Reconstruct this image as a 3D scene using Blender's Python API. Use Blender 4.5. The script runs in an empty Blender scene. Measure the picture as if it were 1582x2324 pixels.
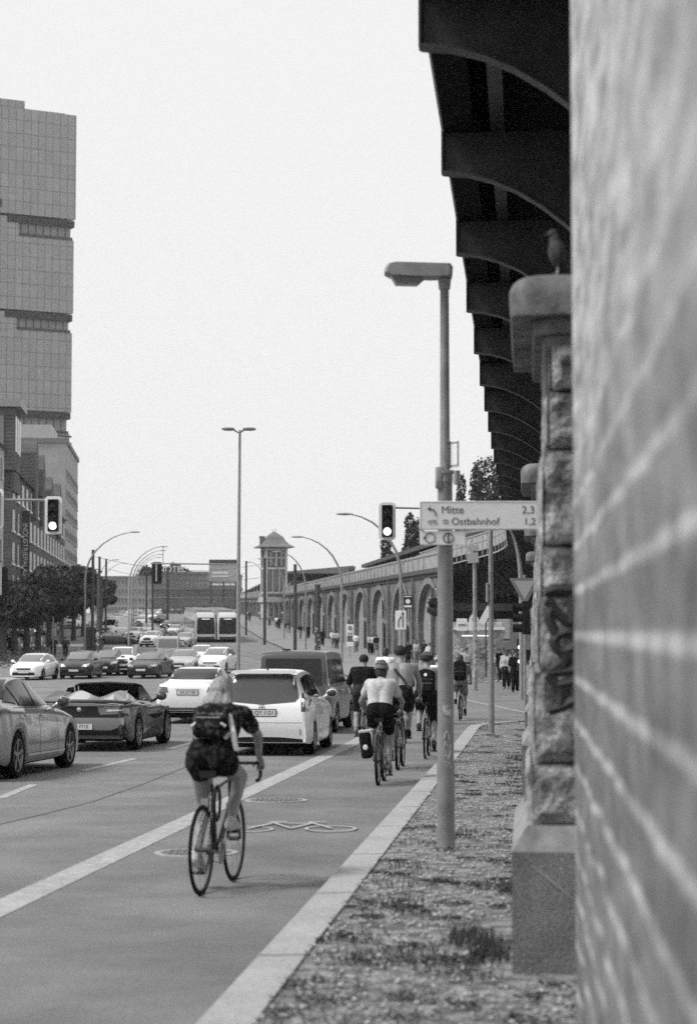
import bpy, bmesh, math, random
import numpy as np
from math import sin, cos, pi, radians, sqrt, atan2
from mathutils import Vector, Matrix, noise
from mathutils.bvhtree import BVHTree
from mathutils.geometry import delaunay_2d_cdt
random.seed(7)
S = bpy.context.scene
COL = S.collection
# ------------------------------------------------------------------ camera
F, CX, CY, HZ = 4600.0, 791.0, 1162.0, 1430.0
TH = math.atan((HZ - CY) / F)
EYE = 1.85
cam = bpy.data.cameras.new('camera')
cam.sensor_fit = 'VERTICAL'; cam.sensor_height = 36.0; cam.lens = 36.0 * F / 2324.0
cam.clip_start = 0.05; cam.clip_end = 4000
cam.dof.use_dof = True; cam.dof.focus_distance = 45.0; cam.dof.aperture_fstop = 2.5
co = bpy.data.objects.new('camera', cam); COL.objects.link(co)
co.location = (0, 0, EYE); co.rotation_euler = (pi / 2 + TH, 0, 0)
S.camera = co
# ------------------------------------------------------------------ light
SUN_EL, SUN_AZ = radians(52), radians(-108)      # azimuth from +Y towards +X
W = bpy.data.worlds.new('World'); S.world = W; W.use_nodes = True
nt = W.node_tree; nt.nodes.clear()
o_ = nt.nodes.new('ShaderNodeOutputWorld'); bg = nt.nodes.new('ShaderNodeBackground')
sk = nt.nodes.new('ShaderNodeTexSky'); sk.sky_type = 'NISHITA'; sk.sun_disc = False
sk.sun_elevation = SUN_EL; sk.sun_rotation = SUN_AZ; sk.dust_density = 4.0; sk.air_density = 1.0
bw = nt.nodes.new('ShaderNodeRGBToBW')
mx = nt.nodes.new('ShaderNodeMix'); mx.data_type = 'FLOAT'; mx.inputs[0].default_value = 0.88
mx.inputs[3].default_value = 10.0                                    # even cloud layer
nt.links.new(sk.outputs[0], bw.inputs[0]); nt.links.new(bw.outputs[0], mx.inputs[2])
nt.links.new(mx.outputs[0], bg.inputs[0]); bg.inputs[1].default_value = 0.10
nt.links.new(bg.outputs[0], o_.inputs[0])
sl = bpy.data.lights.new('sun', 'SUN'); sl.energy = 3.0; sl.angle = radians(16); sl.color = (1, 1, 1)
so = bpy.data.objects.new('sun', sl); COL.objects.link(so)
sd = Vector((sin(SUN_AZ) * cos(SUN_EL), cos(SUN_AZ) * cos(SUN_EL), sin(SUN_EL)))
so.rotation_euler = sd.to_track_quat('Z', 'Y').to_euler(); so.location = (0, 0, 60)
S.view_settings.view_transform = 'Standard'; S.view_settings.look = 'None'
S.view_settings.exposure = 0.0; S.view_settings.gamma = 1.0
try:
    S.cycles.use_denoising = False
    S.cycles.use_adaptive_sampling = True; S.cycles.adaptive_threshold = .03; S.cycles.adaptive_min_samples = 32
except Exception:
    pass
# ------------------------------------------------------------------ ground height and picture helpers
KN = [(-60, .6), (0, 0), (40, -.46), (60, -.62), (84, -.75), (110, -.80), (150, -.55), (194, 0.0), (225, .45),
      (240, .75), (300, 2.05), (400, 4.2), (600, 6.9), (1000, 8.0)]
KX = [k[0] for k in KN]; KZ = [k[1] for k in KN]
def gz(y): return float(np.interp(y, KX, KZ))
def ray(px, py):
    a = (px - CX) / F; b = -(py - CY) / F
    return Vector((a, cos(TH) - b * sin(TH), sin(TH) + b * cos(TH)))
def at(px, py, Y):
    d = ray(px, py); return Vector((0, 0, EYE)) + d * (Y / d.y)
def G(px, py, up=0.0):
    d = ray(px, py); prev = 2.0; y = 2.0
    def h(y):
        return EYE + d.z * y / d.y - gz(y) - up
    while y < 900:
        if h(y) < 0: break
        prev = y; y += 1.0
    a, b = prev, y
    for _ in range(30):
        m = (a + b) / 2
        if h(m) > 0: a = m
        else: b = m
    return Vector((d.x * a / d.y, a, gz(a) + up))
def PX(x, y, z):   # world -> picture (for my own checks)
    v = Vector((x, y, z - EYE)); f = v.y * cos(TH) + v.z * sin(TH); u = -v.y * sin(TH) + v.z * cos(TH)
    return (CX + F * v.x / f, CY - F * u / f)
# ------------------------------------------------------------------ materials (monochrome place)
MATS = {}
def grain(m, scale, amt, patch=0.0, pscale=.25):
    n, l = m.node_tree.nodes, m.node_tree.links; b = n['Principled BSDF']; ip = b.inputs['Base Color']
    tc = n.new('ShaderNodeTexCoord'); t = n.new('ShaderNodeTexNoise'); t.inputs['Scale'].default_value = scale; t.inputs['Detail'].default_value = 2; l.new(tc.outputs['Object'], t.inputs[0])
    r = n.new('ShaderNodeMapRange'); r.inputs[1].default_value = .3; r.inputs[2].default_value = .7; r.inputs[3].default_value = 1 - amt; r.inputs[4].default_value = 1 + amt; l.new(t.outputs[0], r.inputs[0]); f = r.outputs[0]
    if patch:
        t2 = n.new('ShaderNodeTexNoise'); t2.inputs['Scale'].default_value = pscale; t2.inputs['Detail'].default_value = 7; t2.inputs['Roughness'].default_value = .65; l.new(tc.outputs['Object'], t2.inputs[0])
        r2 = n.new('ShaderNodeMapRange'); r2.inputs[1].default_value = .35; r2.inputs[2].default_value = .65; r2.inputs[3].default_value = 1 - patch; r2.inputs[4].default_value = 1 + patch; l.new(t2.outputs[0], r2.inputs[0])
        mm = n.new('ShaderNodeMath'); mm.operation = 'MULTIPLY'; l.new(f, mm.inputs[0]); l.new(r2.outputs[0], mm.inputs[1]); f = mm.outputs[0]
    v = n.new('ShaderNodeVectorMath'); v.operation = 'SCALE'; l.new(f, v.inputs['Scale'])
    if ip.is_linked: l.new(ip.links[0].from_socket, v.inputs[0])
    else: v.inputs[0].default_value = tuple(ip.default_value)[:3]
    l.new(v.outputs[0], ip); return m
def mat(name, v, rough=.6, amt=0.0, scale=6.0, bump=0.0, bscale=40.0, metal=0.0, coat=0.0, emit=0.0, v2=None, stretch=None, spec=.5, contrast=(.35, .65), detail=6):
    if name in MATS: return MATS[name]
    m = bpy.data.materials.new(name); m.use_nodes = True; MATS[name] = m
    n = m.node_tree.nodes; l = m.node_tree.links; b = n['Principled BSDF']
    b.inputs['Base Color'].default_value = (v, v, v, 1); b.inputs['Roughness'].default_value = rough
    b.inputs['Metallic'].default_value = metal; b.inputs['Specular IOR Level'].default_value = spec
    b.inputs['Coat Weight'].default_value = coat; b.inputs['Coat Roughness'].default_value = .06
    if emit:
        b.inputs['Emission Color'].default_value = (1, 1, 1, 1); b.inputs['Emission Strength'].default_value = emit
    if amt or v2 is not None or bump:
        tc = n.new('ShaderNodeTexCoord'); mp = n.new('ShaderNodeMapping'); l.new(tc.outputs['Object'], mp.inputs[0])
        if stretch: mp.inputs['Scale'].default_value = stretch
    if amt or v2 is not None:
        lo, hi = (v, v2) if v2 is not None else (v * (1 - amt), v * (1 + amt))
        t = n.new('ShaderNodeTexNoise'); t.inputs['Scale'].default_value = scale; t.inputs['Detail'].default_value = detail
        t.inputs['Roughness'].default_value = .6
        r = n.new('ShaderNodeMapRange'); r.inputs[1].default_value = contrast[0]; r.inputs[2].default_value = contrast[1]
        r.inputs[3].default_value = lo; r.inputs[4].default_value = hi
        l.new(mp.outputs[0], t.inputs[0]); l.new(t.outputs[0], r.inputs[0]); l.new(r.outputs[0], b.inputs['Base Color'])
    if bump:
        t2 = n.new('ShaderNodeTexNoise'); t2.inputs['Scale'].default_value = bscale; t2.inputs['Detail'].default_value = 5
        bp = n.new('ShaderNodeBump'); bp.inputs['Strength'].default_value = bump; bp.inputs['Distance'].default_value = .02
        l.new(mp.outputs[0], t2.inputs[0]); l.new(t2.outputs[0], bp.inputs['Height']); l.new(bp.outputs[0], b.inputs['Normal'])
    return m
def brick_mat(name, v1, v2, mortar, w, h, ms, axes='YZ', rough=.85, noise_amt=.3, nscale=3, offset=.5, bump=.4, smooth=.1):
    m = bpy.data.materials.new(name); m.use_nodes = True; MATS[name] = m
    n = m.node_tree.nodes; l = m.node_tree.links; b = n['Principled BSDF']; b.inputs['Roughness'].default_value = rough
    tc = n.new('ShaderNodeTexCoord'); sp = n.new('ShaderNodeSeparateXYZ'); cb = n.new('ShaderNodeCombineXYZ')
    l.new(tc.outputs['Object'], sp.inputs[0]); l.new(sp.outputs['XYZ'.index(axes[0])], cb.inputs[0]); l.new(sp.outputs['XYZ'.index(axes[1])], cb.inputs[1])
    t = n.new('ShaderNodeTexBrick'); l.new(cb.outputs[0], t.inputs[0]); t.offset = offset
    t.inputs['Color1'].default_value = (v1,) * 3 + (1,); t.inputs['Color2'].default_value = (v2,) * 3 + (1,); t.inputs['Mortar'].default_value = (mortar,) * 3 + (1,)
    t.inputs['Scale'].default_value = 1; t.inputs['Mortar Size'].default_value = ms; t.inputs['Mortar Smooth'].default_value = smooth
    t.inputs['Brick Width'].default_value = w; t.inputs['Row Height'].default_value = h
    ns = n.new('ShaderNodeTexNoise'); ns.inputs['Scale'].default_value = nscale; ns.inputs['Detail'].default_value = 8; l.new(tc.outputs['Object'], ns.inputs[0])
    r = n.new('ShaderNodeMapRange'); r.inputs[1].default_value = .3; r.inputs[2].default_value = .7; r.inputs[3].default_value = 1 - noise_amt; r.inputs[4].default_value = 1 + noise_amt
    l.new(ns.outputs[0], r.inputs[0])
    mu = n.new('ShaderNodeVectorMath'); mu.operation = 'SCALE'; l.new(t.outputs[0], mu.inputs[0]); l.new(r.outputs[0], mu.inputs['Scale']); l.new(mu.outputs[0], b.inputs['Base Color'])
    bp = n.new('ShaderNodeBump'); bp.inputs['Strength'].default_value = bump; bp.inputs['Distance'].default_value = .02; l.new(ns.outputs[0], bp.inputs['Height']); l.new(bp.outputs[0], b.inputs['Normal'])
    return m
class _M(dict):
    def __missing__(s, k): return MATS[k]
M = _M()
M['asphalt'] = mat('asphalt', .175, .9, .12, 1.3, .35, 300, contrast=(.3, .7), detail=12)
M['marking'] = mat('road_paint', .36, .8, .2, 9, .2, 200)
M['marking_old'] = mat('worn_road_paint', .2, .85, v2=.5, scale=14, contrast=(.4, .6))
M['tar'] = mat('tar_seam', .085, .7)
M['iron'] = mat('cast_iron', .16, .7, .35, 30, .3, 90)
M['granite'] = mat('kerb_granite', .36, .85, .12, 25, .25, 150)
M['stone_dark'] = mat('slab_stone', .24, .9, .2, 3, .3, 60)
M['dirt'] = mat('dirt_gravel', .075, .95, v2=.29, scale=7, bump=.8, bscale=60, contrast=(.38, .6), detail=12)
M['black'] = mat('black_rubber', .006, .8, spec=.15)
M['blackp'] = mat('black_plastic', .01, .5, spec=.3)
M['dark'] = mat('dark_steel', .035, .6, .3, 8, .1)
M['girder'] = mat('shaded_girder_paint', .024, .5, .35, 3, .2, 20)  # viaduct paint in its shaded tone; the parapet gets the lit one
M['galv'] = mat('galvanised_steel', .25, .5, .2, 8, .15, 60)
M['galv_lt'] = mat('light_steel', .38, .5, .15, 8)
M['poledark'] = mat('dark_pole_paint', .05, .6, .3, 6)
M['white'] = mat('white_paint', .8, .5, .05, 10)
M['glass'] = mat('car_glass', .01, .1, spec=.45)
M['glassgrey'] = mat('tinted_window', .07, .12, spec=.6)
M['winlt'] = mat('pale_window', .18, .1)
M['chrome'] = mat('chrome', .6, .15, metal=1)
M['alloy'] = mat('alloy_rim', .3, .35, metal=.7)
M['lampglass'] = mat('lamp_glass', .5, .1, coat=1)
M['redlens'] = mat('dark_lens', .1, .15, coat=1)
M['lit'] = mat('lit_lamp', .9, .5, emit=2.5)
M['plate'] = mat('number_plate_white', .62, .5)
M['ink'] = mat('black_ink', .02, .6)
M['silver'] = mat('silver_car_paint', .33, .3, metal=.55, coat=.6)
M['pwhite'] = mat('white_car_paint', .84, .35, coat=.6)
M['pgrey'] = mat('grey_car_paint', .075, .35, metal=.3, coat=.5)
M['pdark'] = mat('dark_car_paint', .012, .35, coat=.35)
M['plgrey'] = mat('pale_grey_car_paint', .45, .3, metal=.2, coat=.6)
M['skin'] = mat('skin', .25, .55, .08, 20); M['skin_dark'] = mat('dark_skin', .1, .5)
M['hair_blond'] = mat('blond_hair', .07, .6, v2=.42, scale=38, stretch=(2, 2, .35)); M['hair_dark'] = mat('dark_hair', .02, .6)
for k, v in (('cblack', .012), ('cdark', .04), ('cgrey', .2), ('clight', .45), ('cwhite', .8), ('cpale', .5)):
    M[k] = mat('cloth_' + k[1:], v, .95, .15, 18, .2, 60, spec=.1)
M['pattern'] = mat('patterned_cloth', .01, .9, v2=.10, spec=.1, scale=16, contrast=(.5, .62))
M['pattern2'] = mat('dark_patterned_cloth', .005, .9, v2=.03, spec=.1, scale=20, contrast=(.45, .6))
grain(M['asphalt'], 110, .45, .2, .45); grain(M['granite'], 120, .3, .1, 1.2); grain(M['dirt'], 38, .6, .25, 1.1); grain(M['marking'], 60, .25, .1, 1.5)
# ------------------------------------------------------------------ mesh builder
class MB:
    def __init__(s): s.v = []; s.f = []; s.m = []; s.cur = 0
    def add(s, vs, fs):
        b = len(s.v); s.v += [tuple(v) for v in vs]
        for f in fs: s.f.append(tuple(i + b for i in f)); s.m.append(s.cur)
        return s
    def box(s, c, d, R=None, taper=1.0):
        x, y, z = d[0] / 2, d[1] / 2, d[2] / 2
        vs = [Vector((sx * x * (taper if sz > 0 else 1), sy * y * (taper if sz > 0 else 1), sz * z)) for sz in (-1, 1) for sy in (-1, 1) for sx in (-1, 1)]
        if R is not None: vs = [R @ v for v in vs]
        c = Vector(c); return s.add([v + c for v in vs], [(0, 2, 3, 1), (4, 5, 7, 6), (0, 1, 5, 4), (2, 6, 7, 3), (0, 4, 6, 2), (1, 3, 7, 5)])
    def rbox(s, c, d, r, R=None, seg=3):      # box with rounded vertical (z) edges, bevelled rims
        x, y, z = d[0] / 2, d[1] / 2, d[2] / 2; r = min(r, x, y)
        def ring(ins, zz):
            o = []
            for (sx, sy, a0) in ((1, 1, 0), (-1, 1, 90), (-1, -1, 180), (1, -1, 270)):
                for k in range(seg + 1):
                    a = radians(a0 + 90 * k / seg); rr = max(r - ins, .0005)
                    o.append(Vector((sx * (x - r) + rr * cos(a), sy * (y - r) + rr * sin(a), zz)))
            return o
        e = min(r * .5, z * .6); rings = [ring(e, -z), ring(0, -z + e), ring(0, z - e), ring(e, z)]
        n = len(rings[0]); vs = [v for q in rings for v in q]
        fs = [(i * n + j, i * n + (j + 1) % n, (i + 1) * n + (j + 1) % n, (i + 1) * n + j) for i in range(3) for j in range(n)]
        fs += [tuple(range(n))[::-1], tuple(range(3 * n, 4 * n))]
        if R is not None: vs = [R @ v for v in vs]
        c = Vector(c); return s.add([v + c for v in vs], fs)
    def tube(s, pts, r, n=8, cap=True, sx=1.0):
        pts = [Vector(p) for p in pts]; k = len(pts); rs = r if isinstance(r, (list, tuple)) else [r] * k
        vs = []; up = Vector((0, 0, 1)); pa = None
        for i, p in enumerate(pts):
            t = (pts[min(i + 1, k - 1)] - pts[max(i - 1, 0)]).normalized()
            if pa is None:
                a = t.cross(up if abs(t.z) < .9 else Vector((0, 1, 0))).normalized()
            else: a = (pa - t * pa.dot(t)).normalized()
            pa = a; b = a.cross(t)
            for j in range(n):
                q = 2 * pi * j / n; vs.append(p + (a * cos(q) * sx + b * sin(q)) * rs[i])
        fs = [(i * n + j, i * n + (j + 1) % n, (i + 1) * n + (j + 1) % n, (i + 1) * n + j) for i in range(k - 1) for j in range(n)]
        if cap: fs += [tuple(range(n))[::-1], tuple(range((k - 1) * n, k * n))]
        return s.add(vs, fs)
    def torus(s, c, R, r, axis='x', n=28, m=8, flat=1.0):
        vs = []
        for i in range(n):
            a = 2 * pi * i / n
            for j in range(m):
                b = 2 * pi * j / m; q = R + r * cos(b); h = r * sin(b) * flat
                p = (h, q * cos(a), q * sin(a)) if axis == 'x' else (q * cos(a), h, q * sin(a)) if axis == 'y' else (q * cos(a), q * sin(a), h)
                vs.append(Vector(p) + Vector(c))
        return s.add(vs, [(i * m + j, ((i + 1) % n) * m + j, ((i + 1) % n) * m + (j + 1) % m, i * m + (j + 1) % m) for i in range(n) for j in range(m)])
    def lathe(s, prof, c=(0, 0, 0), n=16, axis='z', ends=True):
        vs = []
        for (r, h) in prof:
            for j in range(n):
                a = 2 * pi * j / n
                p = (r * cos(a), r * sin(a), h) if axis == 'z' else (h, r * cos(a), r * sin(a)) if axis == 'x' else (r * cos(a), h, r * sin(a))
                vs.append(Vector(p) + Vector(c))
        k = len(prof); fs = [(i * n + j, i * n + (j + 1) % n, (i + 1) * n + (j + 1) % n, (i + 1) * n + j) for i in range(k - 1) for j in range(n)]
        if ends and prof[0][0] > 1e-4: fs.append(tuple(range(n)))
        if ends and prof[-1][0] > 1e-4: fs.append(tuple(range((k - 1) * n, k * n)))
        return s.add(vs, fs)
    def ball(s, c, r, n=12, m=8, R=None):
        r = (r, r, r) if not isinstance(r, (tuple, list)) else r
        vs = [Vector((0, 0, -r[2]))]
        for i in range(1, m):
            a = -pi / 2 + pi * i / m
            for j in range(n):
                b = 2 * pi * j / n; vs.append(Vector((r[0] * cos(a) * cos(b), r[1] * cos(a) * sin(b), r[2] * sin(a))))
        vs.append(Vector((0, 0, r[2]))); L = len(vs) - 1
        fs = [(0, 1 + (j + 1) % n, 1 + j) for j in range(n)] + [(L, L - n + j, L - n + (j + 1) % n) for j in range(n)]
        fs += [(1 + i * n + j, 1 + i * n + (j + 1) % n, 1 + (i + 1) * n + (j + 1) % n, 1 + (i + 1) * n + j) for i in range(m - 2) for j in range(n)]
        if R is not None: vs = [R @ v for v in vs]
        c = Vector(c); return s.add([v + c for v in vs], fs)
    def cap(s, a, b, ra, rb, n=12):              # tapered capsule
        a = Vector(a); b = Vector(b); d = (b - a); L = d.length; t = d / L if L > 1e-6 else Vector((0, 0, 1))
        pts = []; rs = []
        for q in (-90, -60, -30): pts.append(a + t * ra * sin(radians(q))); rs.append(max(ra * cos(radians(q)), .001))
        for k in range(4): u = k / 3; pts.append(a + d * u); rs.append(ra + (rb - ra) * u)
        for q in (30, 60, 90): pts.append(b + t * rb * sin(radians(q))); rs.append(max(rb * cos(radians(q)), .001))
        return s.tube(pts, rs, n)
    def prism(s, poly, d0, d1, plane='xz'):      # polygon in a plane, thickness along the third axis
        n = len(poly)
        def P(u, v, w): return (u, w, v) if plane == 'xz' else (w, u, v) if plane == 'yz' else (u, v, w)
        vs = [P(u, v, d0) for u, v in poly] + [P(u, v, d1) for u, v in poly]
        return s.add(vs, [tuple(range(n)), tuple(range(n, 2 * n))[::-1]] + [(i, (i + 1) % n + 0, (i + 1) % n + n, i + n) for i in range(n)])
    def quad(s, a, b, c, d): return s.add([a, b, c, d], [(0, 1, 2, 3)])
    def xf(s, Mx): s.v = [tuple(Mx @ Vector(v)) for v in s.v]; return s
    def mesh(s, name, mats, smooth=False, fix=True):
        me = bpy.data.meshes.new(name); me.from_pydata(s.v, [], s.f)
        for m in (mats if isinstance(mats, (list, tuple)) else [mats]): me.materials.append(M[m] if isinstance(m, str) else m)
        me.polygons.foreach_set('material_index', s.m)
        if fix:
            b = bmesh.new(); b.from_mesh(me); bmesh.ops.recalc_face_normals(b, faces=b.faces); b.to_mesh(me); b.free()
        if smooth:
            me.polygons.foreach_set('use_smooth', [True] * len(me.polygons))
            try: me.set_sharp_from_angle(angle=radians(smooth if smooth is not True else 38))
            except Exception: pass
        me.update(); return me
    def build(s, name, mats, parent=None, smooth=False, **k):
        o = bpy.data.objects.new(name, s.mesh(name, mats, smooth)); COL.objects.link(o)
        if parent is not None: o.parent = parent
        if k: tag(o, **k)
        return o
def tag(o, label=None, cat=None, group=None, kind=None):
    if label: o['label'] = label
    if cat: o['category'] = cat
    if group: o['group'] = group
    if kind: o['kind'] = kind
    return o
def empty(name, loc, rz=0.0, label=None, cat=None, group=None, sc=None):
    o = bpy.data.objects.new(name, None); COL.objects.link(o); o.location = loc; o.rotation_euler = (0, 0, rz); o.empty_display_size = .2
    if sc: o.scale = sc
    return tag(o, label, cat, group)
def copy_tree(o, parent=None):
    c = o.copy(); COL.objects.link(c); c.parent = parent
    for ch in o.children: copy_tree(ch, c)
    return c
def repaint(o, m):      # object-level material on the first slot
    o.material_slots[0].link = 'OBJECT'; o.material_slots[0].material = M[m] if isinstance(m, str) else m
def text(s, size, matn, parent, name, loc, rot, ext=.003, align='CENTER'):
    c = bpy.data.curves.new(name, 'FONT'); c.body = s; c.size = size; c.extrude = ext; c.align_x = align; c.align_y = 'CENTER'
    o = bpy.data.objects.new(name, c); COL.objects.link(o); dg = bpy.context.evaluated_depsgraph_get()
    me = bpy.data.meshes.new_from_object(o.evaluated_get(dg)); bpy.data.objects.remove(o); me.name = name
    me.materials.clear(); me.materials.append(M[matn])
    q = bpy.data.objects.new(name, me); COL.objects.link(q); q.location = loc; q.rotation_euler = rot
    if parent is not None: q.parent = parent
    return q
ORD = 'first second third fourth fifth sixth seventh eighth ninth tenth eleventh twelfth thirteenth fourteenth fifteenth sixteenth seventeenth eighteenth nineteenth twentieth'.split()
# ------------------------------------------------------------------ the ground
xs = [-700, -300, -120, -60, -40, -30, -20, -14, -10, -6, -3, 0, 3, 6, 10, 16, 30, 60, 300, 700]
ys = KX
mb = MB(); nx = len(xs)
mb.add([(x, y, gz(y)) for y in ys for x in xs], [(j * nx + i, j * nx + i + 1, (j + 1) * nx + i + 1, (j + 1) * nx + i) for j in range(len(ys) - 1) for i in range(nx - 1)])
mb.build('road', 'asphalt', kind='structure')
def knots(a, b):
    lo, hi = min(a, b), max(a, b); return sorted({a, b} | {k for k in KX if lo < k < hi}, reverse=a > b)
def strip(pts, w, up=.004, m=None):          # a ribbon along (x, y) points, lying on the ground
    mb = m or MB(); P = []
    for (p, q) in zip(pts[:-1], pts[1:]):
        for y in knots(p[1], q[1])[:-1] if abs(q[1] - p[1]) > 1e-6 else [p[1]]:
            u = (y - p[1]) / (q[1] - p[1]) if abs(q[1] - p[1]) > 1e-6 else 0; P.append(Vector((p[0] + (q[0] - p[0]) * u, y, 0)))
    P.append(Vector((pts[-1][0], pts[-1][1], 0))); vs = []
    for i, p in enumerate(P):
        t = (P[min(i + 1, len(P) - 1)] - P[max(i - 1, 0)]).normalized(); nrm = Vector((t.y, -t.x, 0))
        for s in (-.5, .5):
            v = p + nrm * s * w; vs.append((v.x, v.y, gz(v.y) + up))
    mb.add(vs, [(2 * i, 2 * i + 1, 2 * i + 3, 2 * i + 2) for i in range(len(P) - 1)]); return mb
def g2(px, py, up=0): v = G(px, py, up); return (v.x, v.y)
K1 = [g2(470, 2324), g2(845, 1915), g2(990, 1739), g2(1064, 1642)]
sl_ = (K1[2][0] - K1[0][0]) / (K1[2][1] - K1[0][1])
K0 = (K1[0][0] - sl_ * (K1[0][1] + 6), -6.0)
def kx(y): return K1[0][0] + sl_ * (y - K1[0][1])     # the kerb's road edge
KEND = K1[3][1]
KH = .09
def sheet(name, outline, m, up, skirt=True, **k):     # polygon (convex-ish in y) laid on the ground, split at height knots
    ys_ = sorted({p[1] for p in outline} | {k_ for k_ in KX if min(p[1] for p in outline) < k_ < max(p[1] for p in outline)})
    def span(y):
        xs_ = []
        for p, q in zip(outline, outline[1:] + outline[:1]):
            if (p[1] - y) * (q[1] - y) <= 0:
                if abs(p[1] - q[1]) < 1e-9: xs_ += [p[0], q[0]]
                else: xs_.append(p[0] + (q[0] - p[0]) * (y - p[1]) / (q[1] - p[1]))
        return min(xs_), max(xs_)
    mb = MB(); vs = []
    for y in ys_:
        a, b = span(y); vs += [(a, y, gz(y) + up), (b, y, gz(y) + up), (a, y, gz(y) - .3), (b, y, gz(y) - .3)]
    n = len(ys_); fs = []
    for i in range(n - 1):
        a = i * 4; b = a + 4; fs += [(a, a + 1, b + 1, b), (a, b, b + 2, a + 2), (a + 1, a + 3, b + 3, b + 1)]
    fs += [(0, 2, 3, 1), ((n - 1) * 4, (n - 1) * 4 + 1, (n - 1) * 4 + 3, (n - 1) * 4 + 2)]
    mb.add(vs, fs); return mb.build(name, m, **k)
# kerb stones in a row with open joints
mb = MB(); y = -5.0; i = 0; random.seed(3)
while y < KEND + 1.2:
    L = random.choice((2.6, 3.1, 2.9)) if y < 20 else 1.2 if y > 46 else 2.6
    y2 = min(y + L - .05, KEND + 1.3); bend = lambda t: kx(t) + (max(0, t - KEND + 4) ** 2) * .09
    for (a, b) in zip(knots(y, y2)[:-1], knots(y, y2)[1:]):
        vs = []
        for t in (a, b):
            x0 = bend(t); zz = gz(t)
            vs += [(x0, t, zz - .1), (x0 + .008, t, zz + KH - .02), (x0 + .03, t, zz + KH), (x0 + .30, t, zz + KH + .004), (x0 + .31, t, zz - .1)]
        mb.add(vs, [(k, k + 1, k + 6, k + 5) for k in range(4)] + [(0, 1, 2, 3, 4), (5, 6, 7, 8, 9)])
    y += L
mb.build('kerb', 'granite', kind='structure')
ke = kx(KEND) + .3 + .09 * 5.2 ** 2
# corner kerb running off to the right
mb = MB()
x = bend(KEND + 1.3)
while x < 16:
    mb.rbox((x + .6, KEND + 1.45, gz(KEND + 1.4) + KH / 2 - .03), (1.17, .3, KH + .06), .02); x += 1.2
mb.build('kerb', 'granite', kind='structure')
sheet('pavement', [(kx(-5) + .3, -5), (kx(KEND - 4) + .3, KEND - 4), (bend(KEND) + .3, KEND), (bend(KEND + 1.2) + .3, KEND + 1.2), (14, KEND + 1.3), (14, -5)], 'dirt', KH - .012, kind='structure')
# far pavement along the brick arches, left pavement, tram bed
FK = [g2(800, 1540), g2(672, 1483), g2(571, 1435)]
fk2 = (FK[2][0] - .085 * 300, FK[2][1] + 300)
sheet('pavement', [(FK[0][0] + 1, FK[0][1] - 3), FK[0], FK[1], FK[2], fk2, (fk2[0] + 30, fk2[1]), (9, 165), (9, 150), (30, 96), (30, FK[0][1] - 3)], mat('paving_slabs', .22, .9, .2, .8, .2, 30), .10, kind='structure')
mb = MB()
for a, b in zip([FK[0], FK[1], FK[2]], [FK[1], FK[2], fk2]): strip([a, b], .3, .115, mb)
mb.build('kerb', mat('dark_kerb', .2, .9, .2, 3), kind='structure')
sheet('pavement', [(-27, 118), (-24.5, 150), (-26, 200), (-31, 260), (-44, 420), (-140, 420), (-140, 118)], mat('left_paving', .21, .9, .2, .8), .10, kind='structure')
# painted lines
SP = [g2(0, 2062), g2(430, 1871), g2(822, 1676), g2(1010, 1590)]
ss = (SP[2][0] - SP[0][0]) / (SP[2][1] - SP[0][1])
mb = strip([(SP[0][0] - ss * 12, SP[0][1] - 12), (SP[2][0] + ss * 9, SP[2][1] + 9)], .29, .004)
L0 = g2(40, 1796); L1 = g2(410, 1692); ls = (L1[0] - L0[0]) / (L1[1] - L0[1])
mb.build('lane_marking', 'marking', kind='structure')
mb = MB()
for a, b in ((g2(0, 1812), g2(77, 1781)), (g2(191, 1749), g2(306, 1722)), (g2(382, 1700), g2(450, 1682)), (g2(480, 1672), g2(540, 1658))): strip([a, b], .14, .004, mb)
for px0, py0, px1, py1 in ((1030, 1570, 1300, 1570), (1130, 1581, 1300, 1582), (1040, 1634, 1300, 1632)):
    a = G(px0, py0); b = G(px1, py1); mb.quad(*[(q.x, q.y + d, gz(q.y + d) + .004) for q, d in ((a, 0), (b, 0), (b, .35), (a, .35))])
strip([g2(1030, 1583), g2(1230, 1625)], .15, .006, mb)
strip([g2(745, 1638), g2(815, 1637)], .3, .006, mb)
strip([(p[0] - .0, p[1]) for p in (g2(296, 1507), g2(308, 1492), g2(309, 1470), g2(309, 1430))], .2, .004, mb)
strip([g2(640, 1494), g2(900, 1560)], .3, .004, mb)
strip([g2(345, 1405), g2(470, 1478)], .25, .004, mb)
mb.build('lane_marking', 'marking', kind='structure')
mb = MB(); pts = [g2(-60, 1885), g2(100, 1848), g2(210, 1820), g2(330, 1778), g2(425, 1740), g2(520, 1700)]
strip(pts, .032, .004, mb); mb.build('tar_seam', 'tar', kind='structure')
# bicycle symbol painted on the lane
mb = MB(); bc = G(668, 1880); R_ = .31
def grd(u, v): x, y = bc.x + u * .78, bc.y + v * 1.05; return (x, y, gz(y) + .005 + SZ[0])
SZ = [0]
def stroke(pts, w=.055):
    for a, b in zip(pts[:-1], pts[1:]):
        SZ[0] += .00025
        d = Vector((b[0] - a[0], b[1] - a[1])); n_ = Vector((-d.y, d.x)).normalized() * w / 2
        mb.quad(grd(a[0] + n_.x, a[1] + n_.y), grd(b[0] + n_.x, b[1] + n_.y), grd(b[0] - n_.x, b[1] - n_.y), grd(a[0] - n_.x, a[1] - n_.y))
for cx_ in (-.62, .5):
    stroke([(cx_ + R_ * 1.08 * cos(2 * pi * k / 24), -.15 + R_ * 1.08 * sin(2 * pi * k / 24)) for k in range(25)], .05)
stroke([(-.62, -.15), (-.3, .5), (.22, .42), (-.05, -.15), (-.3, .5)]); stroke([(.5, -.15), (.18, .6), (.42, .62)]); stroke([(-.4, .55), (-.12, .62), (-.35, .62)])
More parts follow.
